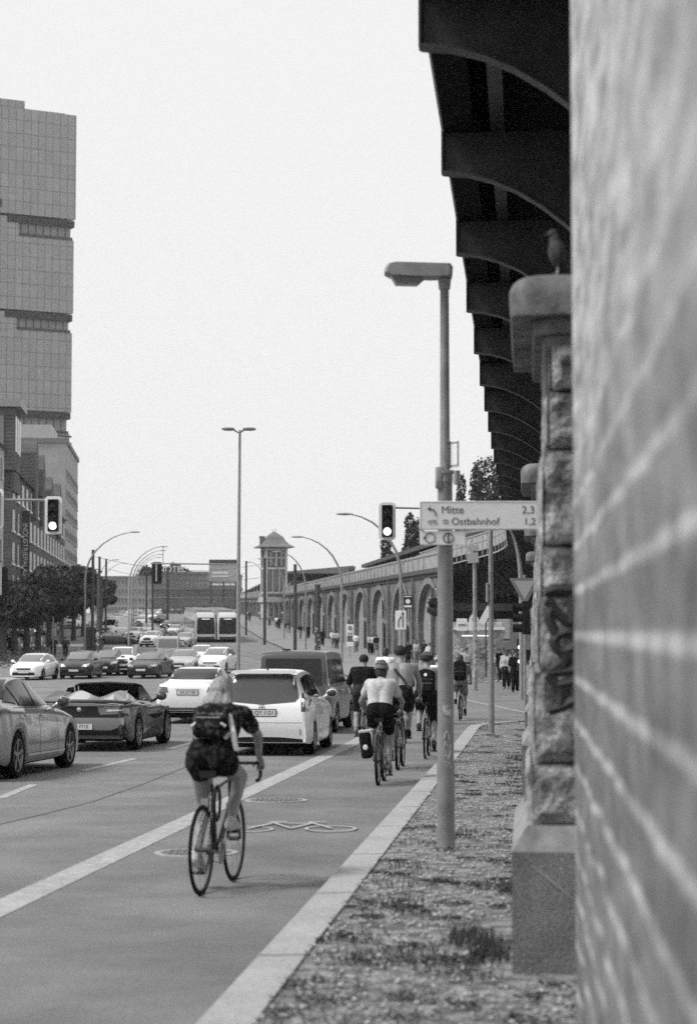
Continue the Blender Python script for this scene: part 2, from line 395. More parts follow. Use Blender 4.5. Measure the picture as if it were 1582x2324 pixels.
mb.build('bicycle_symbol', mat('symbol_paint', .42, .85, .2, 20), kind='structure')
for (px, py, r) in ((627, 1817, .40), (446, 1936, .39)):
    p = G(px, py); t = empty('manhole_cover', (p.x, p.y, p.z), 0, 'round manhole cover lying on the white line' if px > 500 else 'round manhole cover in the asphalt under the front cyclist', 'manhole cover', 'manhole covers in the bike lane')
    sp_ = math.atan((gz(p.y + 1) - gz(p.y - 1)) / 2)
    a = MB(); a.lathe([(r, -.03), (r, .009), (r * .86, .009), (r * .86, -.01)], n=36); q = a.build('frame', mat('frame_iron', .34, .7, .3, 25), t); q.rotation_euler = (sp_, 0, 0)
    a = MB(); a.lathe([(r * .85, -.02), (r * .85, .010), (.001, .010)], n=32)
    for k in range(-5, 6):
        for j in range(-5, 6):
            if k * k + j * j < 26: a.box((k * r * .15, j * r * .15, .012), (r * .09, r * .09, .008))
    q = a.build('lid', 'iron', t); q.rotation_euler = (sp_, 0, 0)
# tram rails
mb = MB()
for off in (-1.95, -.5, 1.35, 2.8):
    base = lambda y: -17.6 + off - .10 * (y - 232)
    strip([(base(430), 430), (base(300), 300), (base(225), 225), (base(190) + .3, 190), (base(150) + 2.5, 150), (base(118) + 7, 118)], .09, .006, mb)
mb.build('tram_rail', 'dark', kind='structure')
# ================================================================== overhead railway viaduct on the right
VH = 4.77; VZ = EYE + VH
_sl = lambda y: float(np.interp(y, [112, 130, 145, 152], [.0862, -.16, -.12, -.09]))
_XT = [-.817 + .0862 * 112]
for _k in range(112 * 4, 600 * 4): _XT.append(_XT[-1] + _sl(_k / 4 + .125) / 4)
def xo(y): return -.817 + .0862 * y if y <= 112 else float(np.interp(y, [112 + k / 4 for k in range(len(_XT))], _XT))
def dropz(y): return float(np.interp(y, [85, 112, 148], [0, .35, .95]))
def wx(y): return xo(152) - .09 * (y - 152)            # face line of the brick arches
V = empty('railway_viaduct', (2.5, 30, 0), 0, 'riveted steel elevated railway deck on curved ribs overhead, curving away to the left', 'viaduct')
V.location = (0, 0, 0)
def sweep(mb, ys_, sec):      # sec: list of (u, z) closed outline, u from the deck's outer edge inward
    vs = []; n = len(sec)
    for y in ys_:
        for u, z in sec: vs.append((xo(y) + u, y, z - dropz(y)))
    mb.add(vs, [(i * n + j, i * n + (j + 1) % n, (i + 1) * n + (j + 1) % n, (i + 1) * n + j) for i in range(len(ys_) - 1) for j in range(n)] + [tuple(range(n)), tuple(range((len(ys_) - 1) * n, len(ys_) * n))])
ysv = [-4, 10, 40, 70, 85, 98] + list(range(104, 152, 3)) + [152]
mb = MB(); sweep(mb, ysv, [(.01, VZ + .41), (.01, VZ + 1.0), (7.5, VZ + 1.0), (7.5, VZ + .9), (.32, VZ + .9), (.32, VZ + .41)]); mb.build('deck', mat('deck_soffit', .006, .9, spec=.1), V)  # near black for grime and the painted-in shade of the deep underside
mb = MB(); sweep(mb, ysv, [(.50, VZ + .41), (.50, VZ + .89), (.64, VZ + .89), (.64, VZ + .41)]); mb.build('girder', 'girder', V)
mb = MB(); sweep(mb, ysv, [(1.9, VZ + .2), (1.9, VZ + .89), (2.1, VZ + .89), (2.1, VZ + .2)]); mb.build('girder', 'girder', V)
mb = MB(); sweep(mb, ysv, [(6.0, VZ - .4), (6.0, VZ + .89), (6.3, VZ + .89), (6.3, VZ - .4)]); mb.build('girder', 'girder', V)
pm = mat('lit_parapet_steel', .34, .6, .25, 3, .2, 12)  # viaduct paint again, paler: skylight on the outer face put into the colour
mb = MB(); sweep(mb, ysv, [(.02, VZ + .45), (.02, VZ + 1.95), (.08, VZ + 1.95), (.08, VZ + .45)])
for zz, pr in ((.50, .04), (.95, .03), (1.5, .03), (1.95, .05)): sweep(mb, ysv, [(.02 - pr, VZ + zz - .04), (.02 - pr, VZ + zz + .04), (.025, VZ + zz + .05), (.025, VZ + zz - .05)])
y = 96
while y < 148: mb.box((xo(y) - .0, y, VZ + 1.25 - dropz(y)), (.09, .12, 1.35)); y += 1.6
mb.build('parapet', pm, V)
yr = 3.425 * VH - 2 * .960 * VH; rib0 = None
while yr < 149:
    nU = 9; U = [2.3 * k / nU for k in range(nU + 1)]; bot = [(u, -.351 * u * u) for u in U]
    if rib0 is None:
        mb = MB(); poly = bot + [(2.3, .41), (0, .41)]; mb.prism(poly, -.012, .012, 'xz')
        for (a, b) in zip(bot[:-1], bot[1:]):
            mb.add([(a[0], -.1, a[1]), (b[0], -.1, b[1]), (b[0], .1, b[1]), (a[0], .1, a[1]), (a[0], -.1, a[1] - .022), (b[0], -.1, b[1] - .022), (b[0], .1, b[1] - .022), (a[0], .1, a[1] - .022)],
                   [(0, 1, 2, 3), (4, 5, 6, 7), (0, 1, 5, 4), (3, 2, 6, 7)])
        mb.box((-.005, 0, .2), (.022, .16, .44)); mb.box((2.35, 0, -.75), (.12, .3, 2.3))
        for k in range(8):
            for sy in (-1, 1): mb.box((.03 + .1 * k, sy * .015, .36), (.02, .01, .02))
        rib0 = mb.build('rib', 'girder', V); r = rib0
    else:
        r = rib0.copy(); COL.objects.link(r); r.parent = V
    r.location = (xo(yr), yr, VZ - dropz(yr)); r.rotation_euler = (0, 0, -(xo(yr + .5) - xo(yr - .5)))
    yr += .96 * VH if yr < 98 else 1.9
# ------------------------------------------------------------------ stone pillars
stone = grain(mat('rough_stone', .075, .95, v2=.38, scale=6, bump=1.0, bscale=25, contrast=(.36, .62), detail=12), 60, .4)
slab = M['stone_dark']
caps = mat('capital_stone', .07, .8, v2=.22, scale=5, bump=.3, bscale=30)
def rough_block(mb, cx, cy, cz, dx, dy, dz, seed, amp=.035, n=11, inset=.012):
    """a quarry-faced block: pillowed faces broken up with noise"""
    for face in ('F', 'L'):
        vs = []; w, h = (dx, dz) if face == 'F' else (dy, dz)
        nu = max(3, int(w / .05)); nv = max(3, int(h / .05))
        for j in range(nv + 1):
            for i in range(nu + 1):
                u = i / nu; v = j / nv; e = min(u, 1 - u) * w; f = min(v, 1 - v) * h; ed = min(1, e / .05) * min(1, f / .05)
                a = (u - .5) * (w - 2 * inset); b = (v - .5) * (h - 2 * inset)
                nn = noise.fractal(Vector((a * 6 + seed * 3.1, b * 6 + seed * 7.7, cy)), 1.0, 2.0, 5) * amp * 1.2 + amp * .6
                d = ed * max(nn, .004) * (1 if face == 'F' else .55)
                vs.append((cx + a, cy - dy / 2 - d, cz + b) if face == 'F' else (cx - dx / 2 - d, cy + a, cz + b))
        mb.add(vs, [(j * (nu + 1) + i, j * (nu + 1) + i + 1, (j + 1) * (nu + 1) + i + 1, (j + 1) * (nu + 1) + i) for j in range(nv) for i in range(nu)])
    mb.box((cx, cy, cz), (dx - .03, dy - .03, dz - .001))
mortar = mat('mortar_joint', .12, .95)
def pillar(x, y, label, graffiti):
    g = gz(y) + KH; P = empty('stone_pillar', (x, y, g), -math.atan(.088), label, 'pillar', 'stone pillars under the viaduct')
    top = EYE + 2.02 - g; Wd = 1.6; Dp = 2.6; x0 = 0; random.seed(int(y * 10)); nrm = 0.18
    # plinth
    mb = MB(); mb.box((Wd / 2, Dp / 2, .30), (Wd, Dp, .72)); q = mb.build('plinth', grain(mat('plinth_stone', .11, .9, v2=.22, scale=2.2, bump=.4, bscale=60), 90, .2), P)
    mb = MB(); mb.add([(0, 0, .66), (Wd, 0, .66), (Wd, Dp, .66), (0, Dp, .66), (.085, .07, .80), (Wd, .07, .80), (Wd, Dp, .80), (.085, Dp, .80)], [(0, 1, 5, 4), (0, 4, 7, 3), (4, 5, 6, 7), (2, 3, 7, 6)])
    mb.build('chamfer', mat('chamfer_stone', .17, .9, v2=.34, scale=6, bump=.3, bscale=60), P)
    sh_top = top - .40; z = .80; zs = []; hs = [.345, .52, .42, .28, .55, .33, .40, .33, .33]; 
    mb = MB(); i = 0
    while z < sh_top - .02:
        h = min(hs[i % 9], sh_top - z); off = .105 + .05 * (z - .8)
        rough_block(mb, off + (Wd - off) / 2, .09 + (Dp - .09) / 2, z + h / 2, Wd - off, Dp - .09, h - .014, i + y, .036); z += h; i += 1
    mb.build('shaft', stone, P)
    mb = MB(); mb.box((.14 + Wd / 2, .14 + Dp / 2, (.8 + sh_top) / 2), (Wd - .12, Dp - .2, sh_top - .8)); mb.build('core', mortar, P)
    mb = MB()                                       # capital: big roll over two fillets, all round
    def rim(ox, z0, z1, r):
        n = 7; sec = [(ox + r - r * sin(radians(90 * k / n)), z1 - r + r * cos(radians(90 * k / n))) for k in range(n + 1)] + [(ox + .01, z0)]
        vs = []; L = len(sec); c = r
        for (o, zz) in [(ox + .3, z1)] + sec + [(ox + .2, z0)]:
            for px_, py_ in ((Wd + .2, o), (o + .0, o), (o, Dp - o)): vs.append((px_, py_, zz))
        # round the plan corner
        out = []
        for (o, zz) in [(ox + .3, z1)] + sec + [(ox + .25, z0)]:
            rr = .13; row = [(Wd + .3, o, zz), (o + rr, o, zz)]
            for k in range(1, 6): a = radians(18 * k); row.append((o + rr - rr * sin(a), o + rr - rr * cos(a), zz))
            row += [(o, Dp - o - .0, zz), (Wd + .3, Dp - o, zz)]
            out.append(row)
        n2 = len(out[0]); vs = [v for r_ in out for v in r_]
        mb.add(vs, [(a * n2 + b, a * n2 + b + 1, (a + 1) * n2 + b + 1, (a + 1) * n2 + b) for a in range(len(out) - 1) for b in range(n2 - 1)] + [tuple(range(n2)), tuple(range((len(out) - 1) * n2, len(out) * n2))])
    rim(0, top - .24, top, .12); rim(.13, top - .33, top - .235, .02); rim(.19, top - .41, top - .325, .015)
    mb.build('capital', caps, P, smooth=50)
    if graffiti:
        for pts in ([(.12, .58), (.22, .50), (.34, .40)], [(.36, .66), (.42, .56), (.50, .50), (.53, .42)], [(.60, .64), (.56, .56)], [(.60, .52), (.58, .44), (.66, .38)]):
            q = MB(); q.tube([(a, -.001, b) for a, b in pts], [.004, .010, .004] if len(pts) == 3 else [.004, .009, .009, .004] if len(pts) == 4 else .006, 6); q.build('scratch', mat('scratch', .3, .9), P)
        mb = MB()
        def scr(pts, w=.034):
            # smooth the stroke
            P_ = [Vector((a, .0, b)) for a, b in pts]; Q = []
            for k in range(len(P_) - 1):
                for t in (0, .25, .5, .75): 
                    p0, p1, p2, p3 = P_[max(k - 1, 0)], P_[k], P_[k + 1], P_[min(k + 2, len(P_) - 1)]
                    Q.append(.5 * ((2 * p1) + (p2 - p0) * t + (2 * p0 - 5 * p1 + 4 * p2 - p3) * t * t + (3 * p1 - p0 - 3 * p2 + p3) * t ** 3))
            Q.append(P_[-1]); Q = [v + Vector((0, -.005 + .02 * v.x, 0)) for v in Q]
            mb.tube(Q, w, 6)
        for pts in graffiti: scr([((at(a, b, y).x - x), (at(a, b, y).z - g)) for a, b in pts])
        mb.build('graffiti', 'ink', P)
    return P
GR = [[(1238, 1362), (1252, 1375), (1246, 1400), (1260, 1440)], [(1246, 1372), (1272, 1400), (1286, 1412), (1296, 1408), (1297, 1352)],
      [(1268, 1440), (1256, 1455), (1270, 1478), (1296, 1470), (1304, 1448), (1290, 1434), (1268, 1440)], [(1276, 1478), (1280, 1500), (1262, 1518), (1246, 1530)], [(1284, 1478), (1304, 1500)],
      [(1240, 1528), (1290, 1522), (1306, 1518)], [(1242, 1530), (1262, 1555), (1272, 1575), (1268, 1610)], [(1262, 1555), (1294, 1548)], [(1244, 1612), (1270, 1605), (1304, 1588)], [(1236, 1345), (1262, 1338), (1300, 1340)]]
PYR = G(1162, 2206, KH); pillar(PYR.x, PYR.y, 'rough stone pillar with scrawled black graffiti and round topped capital, nearest of its row', GR)
for yy, lb in ((24.4, 'rough stone pillar partly hidden behind the graffitied pillar'), (38.2, 'third stone pillar back under the railway deck'), (52.0, 'farthest stone pillar seen beside the give way sign')):
    pillar(PYR.x + .0895 * (yy - PYR.y), yy, lb, None)
# near pier along the right edge of the picture
WA, WM = .285, .080; y1 = 9.0; y0 = .55
near = brick_mat('pier_masonry', .13, .165, .35, 60, .193, .03, 'YZ', .95, .55, 5.5, bump=1.0, smooth=.8)
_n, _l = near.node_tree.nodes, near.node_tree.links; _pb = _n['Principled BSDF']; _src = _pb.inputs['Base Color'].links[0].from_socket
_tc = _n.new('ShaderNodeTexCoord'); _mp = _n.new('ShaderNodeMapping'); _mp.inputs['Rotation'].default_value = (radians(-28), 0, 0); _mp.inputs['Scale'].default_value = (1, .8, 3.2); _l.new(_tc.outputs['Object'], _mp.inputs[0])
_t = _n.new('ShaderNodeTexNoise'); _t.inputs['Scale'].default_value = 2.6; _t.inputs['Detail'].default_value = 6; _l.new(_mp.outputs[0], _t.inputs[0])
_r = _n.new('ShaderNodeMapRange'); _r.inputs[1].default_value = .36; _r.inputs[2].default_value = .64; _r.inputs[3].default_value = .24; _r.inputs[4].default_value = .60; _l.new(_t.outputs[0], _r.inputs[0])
_s = _n.new('ShaderNodeSeparateXYZ'); _l.new(_tc.outputs['Object'], _s.inputs[0])      # smooth blocks over coursed masonry; sky light on the upper wall painted in paler
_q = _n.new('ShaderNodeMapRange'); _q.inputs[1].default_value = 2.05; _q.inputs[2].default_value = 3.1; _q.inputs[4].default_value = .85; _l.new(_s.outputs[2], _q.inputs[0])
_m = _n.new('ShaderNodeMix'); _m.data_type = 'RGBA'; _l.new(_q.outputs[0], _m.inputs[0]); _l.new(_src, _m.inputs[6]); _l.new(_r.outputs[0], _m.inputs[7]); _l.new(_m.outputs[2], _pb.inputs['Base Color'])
P = empty('masonry_pier', (WA + WM * y1, y1, gz(y1)), 0, 'blurred grey stone pier with pale mortar joints filling the right edge', 'pier')
mb = MB(); nY, nZ = 70, 90; vs = []
zb, zt_ = -.35, 6.6 - gz(y1)
for j in range(nZ + 1):
    z = zb + (zt_ - zb) * j / nZ
    for i in range(nY + 1):
        y = y1 - (y1 - y0) * i / nY
        d = noise.fractal(Vector((y * 2.2, z * 2.2 + 5, 1)), 1.0, 2.0, 4) * .016
        if i == 0: d = 0.006
        vs.append((WA + WM * y - (WA + WM * y1) - d, y - y1, z))
nf = [(j * (nY + 1) + i, j * (nY + 1) + i + 1, (j + 1) * (nY + 1) + i + 1, (j + 1) * (nY + 1) + i) for j in range(nZ) for i in range(nY)]
mb.add(vs, nf); b_ = len(vs)
c = [(0, 0), (WA + WM * y0 - (WA + WM * y1), y0 - y1), (1.4, y0 - y1), (1.4, 0)]
mb.add([(a, b, zb) for a, b in c] + [(a, b, zt_) for a, b in c], [(0, 3, 7, 4), (1, 2, 6, 5), (2, 3, 7, 6), (4, 5, 6, 7)])
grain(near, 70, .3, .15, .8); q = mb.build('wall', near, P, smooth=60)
# pigeon on the first capital
tz = EYE + 2.02; pb = at(1272, 600, 11.35); B = MB()
B.ball((0, 0, .13), (.055, .075, .085), 12, 8, Matrix.Rotation(radians(-12), 3, 'Y')); B.cap((-.01, 0, .17), (-.02, 0, .235), .04, .027); B.ball((-.028, 0, .245), (.03, .026, .027)); B.cap((-.05, 0, .245), (-.078, 0, .238), .008, .003)
B.cap((.03, 0, .1), (.075, 0, .03), .035, .018)
bo = B.build('pigeon', mat('feathers', .035, .8, .4, 30), smooth=True, label='dark pigeon perched on the pillar capital with its beak to the left', cat='bird'); bo.location = (pb.x, 11.5, tz)
B = MB()
for s_ in (-.022, .022):
    B.tube([(0, s_, .06), (-.005, s_, .008)], .006, 6)
    for a in (-35, 0, 35): B.tube([(-.005, s_, .006), (-.005 - .035 * cos(radians(a)), s_ + .035 * sin(radians(a)), .004)], .004, 5)
B.build('legs', 'galv', bo)
# ================================================================== brick arches
brick = brick_mat('arch_brick', .10, .16, .2, .5, .16, .012, 'YZ', .9, .35, .5)
AW = empty('brick_arcade', (0, 0, 0), 0, 'long brick railway arcade with tall arches running back beside the pavement', 'arcade')
def wtop(y): return float(np.interp(y, [130, 148, 310, 420, 560], [5.8, 5.97, 7.15, 8.4, 10.3]))
wall = MB(); inf = []; bays = []
y = 138.6; BAY = 17.0
while y < 540: bays.append((y, y + BAY)); y += BAY
for bi, (ya, yb) in enumerate(bays):
    ym = (ya + yb) / 2; hw = 5.5; g0 = gz(ym) + .1; sp0 = g0 + 2.9; rise = wtop(ym) - .75 - sp0
    arc = [(ym + hw * cos(pi - pi * k / 14), sp0 + rise * sin(pi * k / 14) ** .9) for k in range(15)]
    def W(y, z, d=0): return (wx(y) - d, y, z)
    # wall face around the opening
    bt = lambda y: gz(y) - .4
    wall.add([W(ya, bt(ya)), W(ym - hw, bt(ym)), W(ym - hw, sp0), W(ya, wtop(ya)), W(ya, sp0)], [(0, 1, 2, 4)])
    wall.add([W(ym + hw, bt(ym)), W(yb, bt(yb)), W(yb, sp0), W(ym + hw, sp0)], [(0, 1, 2, 3)])
    tops = [W(ya, wtop(ya))] + [W(q[0], wtop(q[0])) for q in arc] + [W(yb, wtop(yb))]
    lows = [W(ya, sp0)] + [W(*q) for q in arc] + [W(yb, sp0)]
    n = len(tops); wall.add(tops + lows, [(i, i + 1, n + i + 1, n + i) for i in range(n - 1)])
    # reveal
    pts = [(ym - hw, bt(ym))] + arc + [(ym + hw, bt(ym))]
    wall.add([W(a, b) for a, b in pts] + [W(a, b, -.40) for a, b in pts], [(i, i + 1, len(pts) + i + 1, len(pts) + i) for i in range(len(pts) - 1)])
    # pilaster between bays
    wall.box((wx(ya) + .05, ya, (bt(ya) + wtop(ya)) / 2), (.5, 1.5, wtop(ya) - bt(ya)))
    # arch band
    band = [(ym + (hw + .5) * cos(pi - pi * k / 14), sp0 + (rise + .5) * sin(pi * k / 14) ** .9) for k in range(15)]
    T = MB(); T.add([W(*q, .08) for q in arc] + [W(*q, .08) for q in band], [(i, i + 1, 15 + i + 1, 15 + i) for i in range(14)]); T.build('arch_band', mat('brick_band', .2, .9, .2, 2), AW)
    # infill: masonry with a boarded gate and windows
    m = MB(); m.add([W(a, b, -.36) for a, b in pts], [tuple(range(len(pts)))])
    inf.append((m, ym, g0, sp0, rise))

q = wall.build('wall', brick, AW)
infm = mat('pale_infill', .26, .9, .2, 1.2); gate = mat('gate_boards', .16, .8, .2, 3)
for bi, (m, ym, g0, sp0, rise) in enumerate(inf[:10]):
    q = m.build('arch_infill', infm, AW); m = MB()
    for k in range(9): m.box((wx(ym) + .30, ym - 3.2 + k * .8, g0 + 1.3), (.08, .7, 2.7))
    m.build('gate', gate, q); m = MB()
    for k in range(4): m.box((wx(ym) + .30, ym - 2.1 + k * 1.4, sp0 + .9), (.08, .9, 1.9 - abs(k - 1.5) * .5))
    m.build('window', 'glassgrey', q)
mb = MB(); yy = [138 + k * 12 for k in range(35)]
for a, b in zip(yy[:-1], yy[1:]):
    def C(y, d, z): return (wx(y) - d, y, wtop(y) + z)
    for (d0, d1, z0, z1) in ((.3, -.6, -.02, .14), (.22, -.5, .14, .3), (.12, -.4, -.3, -.02)):
        mb.add([C(a, d0, z0), C(b, d0, z0), C(b, d0, z1), C(a, d0, z1), C(a, d1, z1), C(b, d1, z1), C(a, d1, z0), C(b, d1, z0)], [(0, 1, 2, 3), (3, 2, 5, 4), (0, 1, 7, 6)])
mb.build('cornice', mat('cornice_brick', .08, .9, .2, 3), AW)
mb = MB()
for a, b in zip(yy[:-1], yy[1:]): mb.add([C(a, .05, .3), C(b, .05, .3), C(b, .05, 1.35), C(a, .05, 1.35), C(b, -.05, 1.35), C(a, -.05, 1.35), C(a, .14, 1.28), C(b, .14, 1.28), C(b, .14, 1.4), C(a, .14, 1.4)], [(0, 1, 2, 3), (3, 2, 4, 5), (6, 7, 8, 9)])
for k in range(100): y = 149 + k * 3.2; mb.box((wx(y) - .1, y, wtop(y) + .85), (.12, .25, 1.0))
mb.build('parapet', pm, AW)
# station hall and platform roofs behind the parapet
H_ = empty('station_hall', (8, 180, 0), 0, 'low station hall with a long dark sloping roof above the brick arches', 'station')
H_.location = (0, 0, 0)
def longbox(mb, ya, yb, u0, u1, z0, z1, z1b=None):
    z1b = z1 if z1b is None else z1b
    vs = []
    for y in (ya, yb): x = wx(y); vs += [(x + u0, y, z0), (x + u1, y, z0), (x + u1, y, z1b), (x + u0, y, z1)]
    mb.add(vs, [(0, 1, 2, 3), (4, 5, 6, 7), (0, 3, 7, 4), (3, 2, 6, 7), (1, 2, 6, 5), (0, 1, 5, 4)])
mb = MB(); longbox(mb, 151, 212, 2.4, 11, 5.8, 8.4); mb.build('wall', mat('hall_wall', .16, .8, .2, .6), H_)
mb = MB(); longbox(mb, 150, 214, 1.6, 11, 8.4, 8.75, 10.2); mb.build('roof', mat('hall_roof', .09, .7, .2, 1), H_)
mb = MB(); longbox(mb, 152, 190, 8.5, 16, 9.0, 11.6); mb.build('upper_storey', mat('hall_upper', .24, .8, .2, .6), H_)
mb = MB(); longbox(mb, 151, 192, 8.0, 16, 11.6, 11.9, 13.2); mb.build('upper_roof', mat('hall_roof2', .13, .7, .2, 1), H_)
for k in range(8): a = MB(); longbox(a, 155 + k * 7, 159.5 + k * 7, 2.36, 2.5, 7.2, 8.2); a.build('window', 'glassgrey', H_)
for px, yt, yb, wpx, lb in ((785, 1271, 1322, 14, 'square brick chimney stub on the arcade parapet'), (823, 1271, 1298, 9, 'small dark box post on the arcade parapet')):
    yq = 85652 / (px - 377); p = at(px, yb, yq); t = at(px, yt, yq); mb = MB(); w = wpx / F * yq; mb.rbox((0, 0, (t.z - p.z) / 2), (w, w, t.z - p.z), .05); mb.box((0, 0, t.z - p.z), (w * 1.25, w * 1.25, .25))
    mb.box((0, 0, .1), (w * 1.15, w * 1.15, .3)); mb.build('chimney', 'iron', label=lb, cat='chimney').location = (p.x + .6, p.y, p.z - .8)
# signal box tower
Y = 330; c = at(622, 1345, Y); Tt = empty('signal_tower', (c.x, Y, c.z - 1.5), radians(14), 'pale timber framed tower with a curved pagoda roof above the arches', 'tower', sc=(.92, .92, .9))
pale = mat('pale_timber', .5, .8, .1, 1); dk = mat('tower_panel', .17, .8, .15, 2); hz = 7.3 + 1.5
mb = MB(); mb.box((0, 0, hz / 2 + 1), (3.6, 3.6, hz)); mb.build('body', dk, Tt)
mb = MB()
for sx in (-1, 1):
    for sy in (-1, 1): mb.box((sx * 1.8, sy * 1.8, hz / 2 + .8), (.42, .42, hz + .6))
for z in (1.6, 6.0, 9.4):
    mb.box((0, -1.85, z), (3.9, .25, .35)); mb.box((-1.85, 0, z), (.25, 3.9, .35)); mb.box((1.85, 0, z), (.25, 3.9, .35))
for k in (-.6, .6): mb.box((k, -1.84, 3.9), (.16, .2, 4.2)); mb.box((-1.84, k, 3.9), (.2, .16, 4.2))
mb.box((0, -1.84, 7.8), (.3, .2, 3.2)); mb.box((1.4, 0, .4), (7.5, 4.6, .9)); mb.build('frame', pale, Tt)
for sx in (-.95, .95):
    w = MB(); w.box((sx, -1.83, 7.6), (1.3, .1, 2.4)); w = w.build('window', 'glassgrey', Tt); z = MB(); z.box((sx, -1.9, 7.9), (1.3, .06, .2)); z.box((sx, -1.9, 7.6), (.16, .06, 2.4)); z.build('glazing_bar', pale, w)
mb = MB(); mb.lathe([(4.35, 9.75), (4.3, 9.92), (3.2, 10.35), (2.45, 11.0), (1.9, 11.75), (1.2, 12.15), (.6, 12.5), (.05, 12.75)], n=4); mb.xf(Matrix.Rotation(pi / 4, 4, 'Z')); mb.cap((-.2, 0, 12.4), (-.2, 0, 13.1), .05, .03); mb.cap((.2, 0, 12.4), (.2, 0, 13.3), .05, .03)
mb.build('roof', mat('slate_roof', .16, .8, .15, 2), Tt)
mb = MB(); mb.rbox((-2.1, .4, 10.9), (.75, .75, 1.7), .05); mb.box((-2.1, .4, 11.75), (.9, .9, .25)); mb.build('chimney', dk, Tt)
# lower deck under the tower and lattice brace
for a_, b_ in ((3.2, 1.2), (-1.6, .9)): mb = MB(); mb.box((a_, 0, -1.4), (b_, 3, 3.0)); mb.build('support', pale, Tt)
# platform canopy left of the tower
P = empty('platform_canopy', (0, 0, 0), 0, 'sloping platform canopy with white braces left of the pagoda roof tower', 'canopy')
mb = MB(); longbox(mb, 335, 555, .5, 12, 11.2, 11.5, 12.5); mb.build('roof', 'iron', P)
for k in range(15): mb = MB(); y = 337 + k * 15; mb.tube([(wx(y) + 1, y, 6), (wx(y) + 1, y, 11.2)], .15); mb.tube([(wx(y) + 1, y, 9), (wx(y) + 3.5, y, 11.4)], .1); mb.build('brace', pale, P)
mb = MB(); longbox(mb, 336, 550, 3, 11, 6.5, 10); mb.build('wall', 'iron', P)
# ================================================================== shadowed space under the viaduct and its kiosk
K = empty('bridge_abutment', (0, 0, 0), 0, 'abutment wall with dark shade painted on and low beam under the railway deck', 'wall')
mb = MB(); mb.box((19, 160, 3.2), (26, 1.2, 8.6)); mb.build('wall', mat('abutment', .015, .9, .3, .4), K)  # shade of the void under the deck put into a near-black wall colour
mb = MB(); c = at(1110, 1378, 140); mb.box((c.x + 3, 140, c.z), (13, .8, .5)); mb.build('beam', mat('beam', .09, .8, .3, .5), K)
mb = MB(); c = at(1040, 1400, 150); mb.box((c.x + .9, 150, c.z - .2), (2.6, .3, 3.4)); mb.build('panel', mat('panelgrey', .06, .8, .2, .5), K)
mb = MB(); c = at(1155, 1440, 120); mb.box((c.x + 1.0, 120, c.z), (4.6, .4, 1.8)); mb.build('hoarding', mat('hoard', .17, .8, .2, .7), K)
kg = gz(105); Kk = at(1085, 1480, 105)
K = empty('street_kiosk', (Kk.x, 105, kg), 0, 'small kiosk with a bright strip light and posters under the viaduct', 'kiosk')
mb = MB(); mb.rbox((0, 1.2, 1.5), (2.6, 2.2, 3.1), .08); mb.build('body', mat('kiosk_body', .22, .7, v2=.5, scale=5), K)
mb = MB(); mb.box((-.1, -.1, 2.35), (1.5, .1, .06)); mb.build('strip_light', mat('strip_lamp', .9, .5, emit=1.1), K)
mb = MB(); mb.box((0, -.1, 2.72), (2.7, .5, .14)); mb.build('awning', 'white', K)
for k in range(4):
    mb = MB(); mb.box((-.95 + k * .62, .07, 1.55), (.48, .05, .72)); mb.build('poster', mat('poster%d' % k, (.6, .3, .5, .15)[k], .7, v2=(.2, .7, .1, .5)[k], scale=9, contrast=(.45, .55)), K)
# ================================================================== buildings
def facade(name, loc, rz, L, Hh, D, matw, rows, cols, wn, label, cat='building', win=(.5, .6), roof='hip', base=.08, trim='galv_lt', roofm=None, up=3, parts=True, nm='window'):
    """front face along +x from the origin, depth +y; a building thing with wall, roof and windows"""
    T = empty(name, loc, rz, label, cat); mb = MB(); mb.box((L / 2, D / 2, Hh / 2 - 2), (L, D, Hh + 4)); mb.build('wall', matw, T)
    sx, sz = L / cols, Hh / rows; n = 0; first = None
    for r in range(rows):
        for c in range(cols):
            x, z = (c + .5) * sx, (r + .5) * sz
            if first is None:
                m = MB(); m.box((0, 0, 0), (sx * win[0], .12, sz * win[1])); first = m.build(nm, wn, T); w = first
                m = MB(); m.box((0, -.04, -sz * win[1] / 2), (sx * win[0] * 1.15, .22, sz * .06)); m.box((0, -.08, 0), (sx * .05, .05, sz * win[1])); m.build('frame', trim, w)
            else:
                if n >= 96: break
                w = copy_tree(first, T)
            w.location = (x, -.02, z); n += 1
    mb = MB()
    if roof == 'hip':
        mb.add([(-.4, -.4, Hh), (L + .4, -.4, Hh), (L + .4, D + .4, Hh), (-.4, D + .4, Hh), (1.0, D * .4, Hh + up), (L - 1.0, D * .4, Hh + up)], [(0, 1, 5, 4), (1, 2, 5), (2, 3, 4, 5), (3, 0, 4), (0, 1, 2, 3)])
    else: mb.box((L / 2, D / 2, Hh + .3), (L + .5, D + .5, .7))
    mb.build('roof', roofm or 'iron', T); return T
# glass tower, far left
Y = 540; tc = Vector((at(166, 1000, Y).x, Y, gz(Y))); ang = radians(27)
TW = empty('office_tower', tc, pi + ang, 'tall grey office tower with dark recessed storeys at the left edge', 'tower')
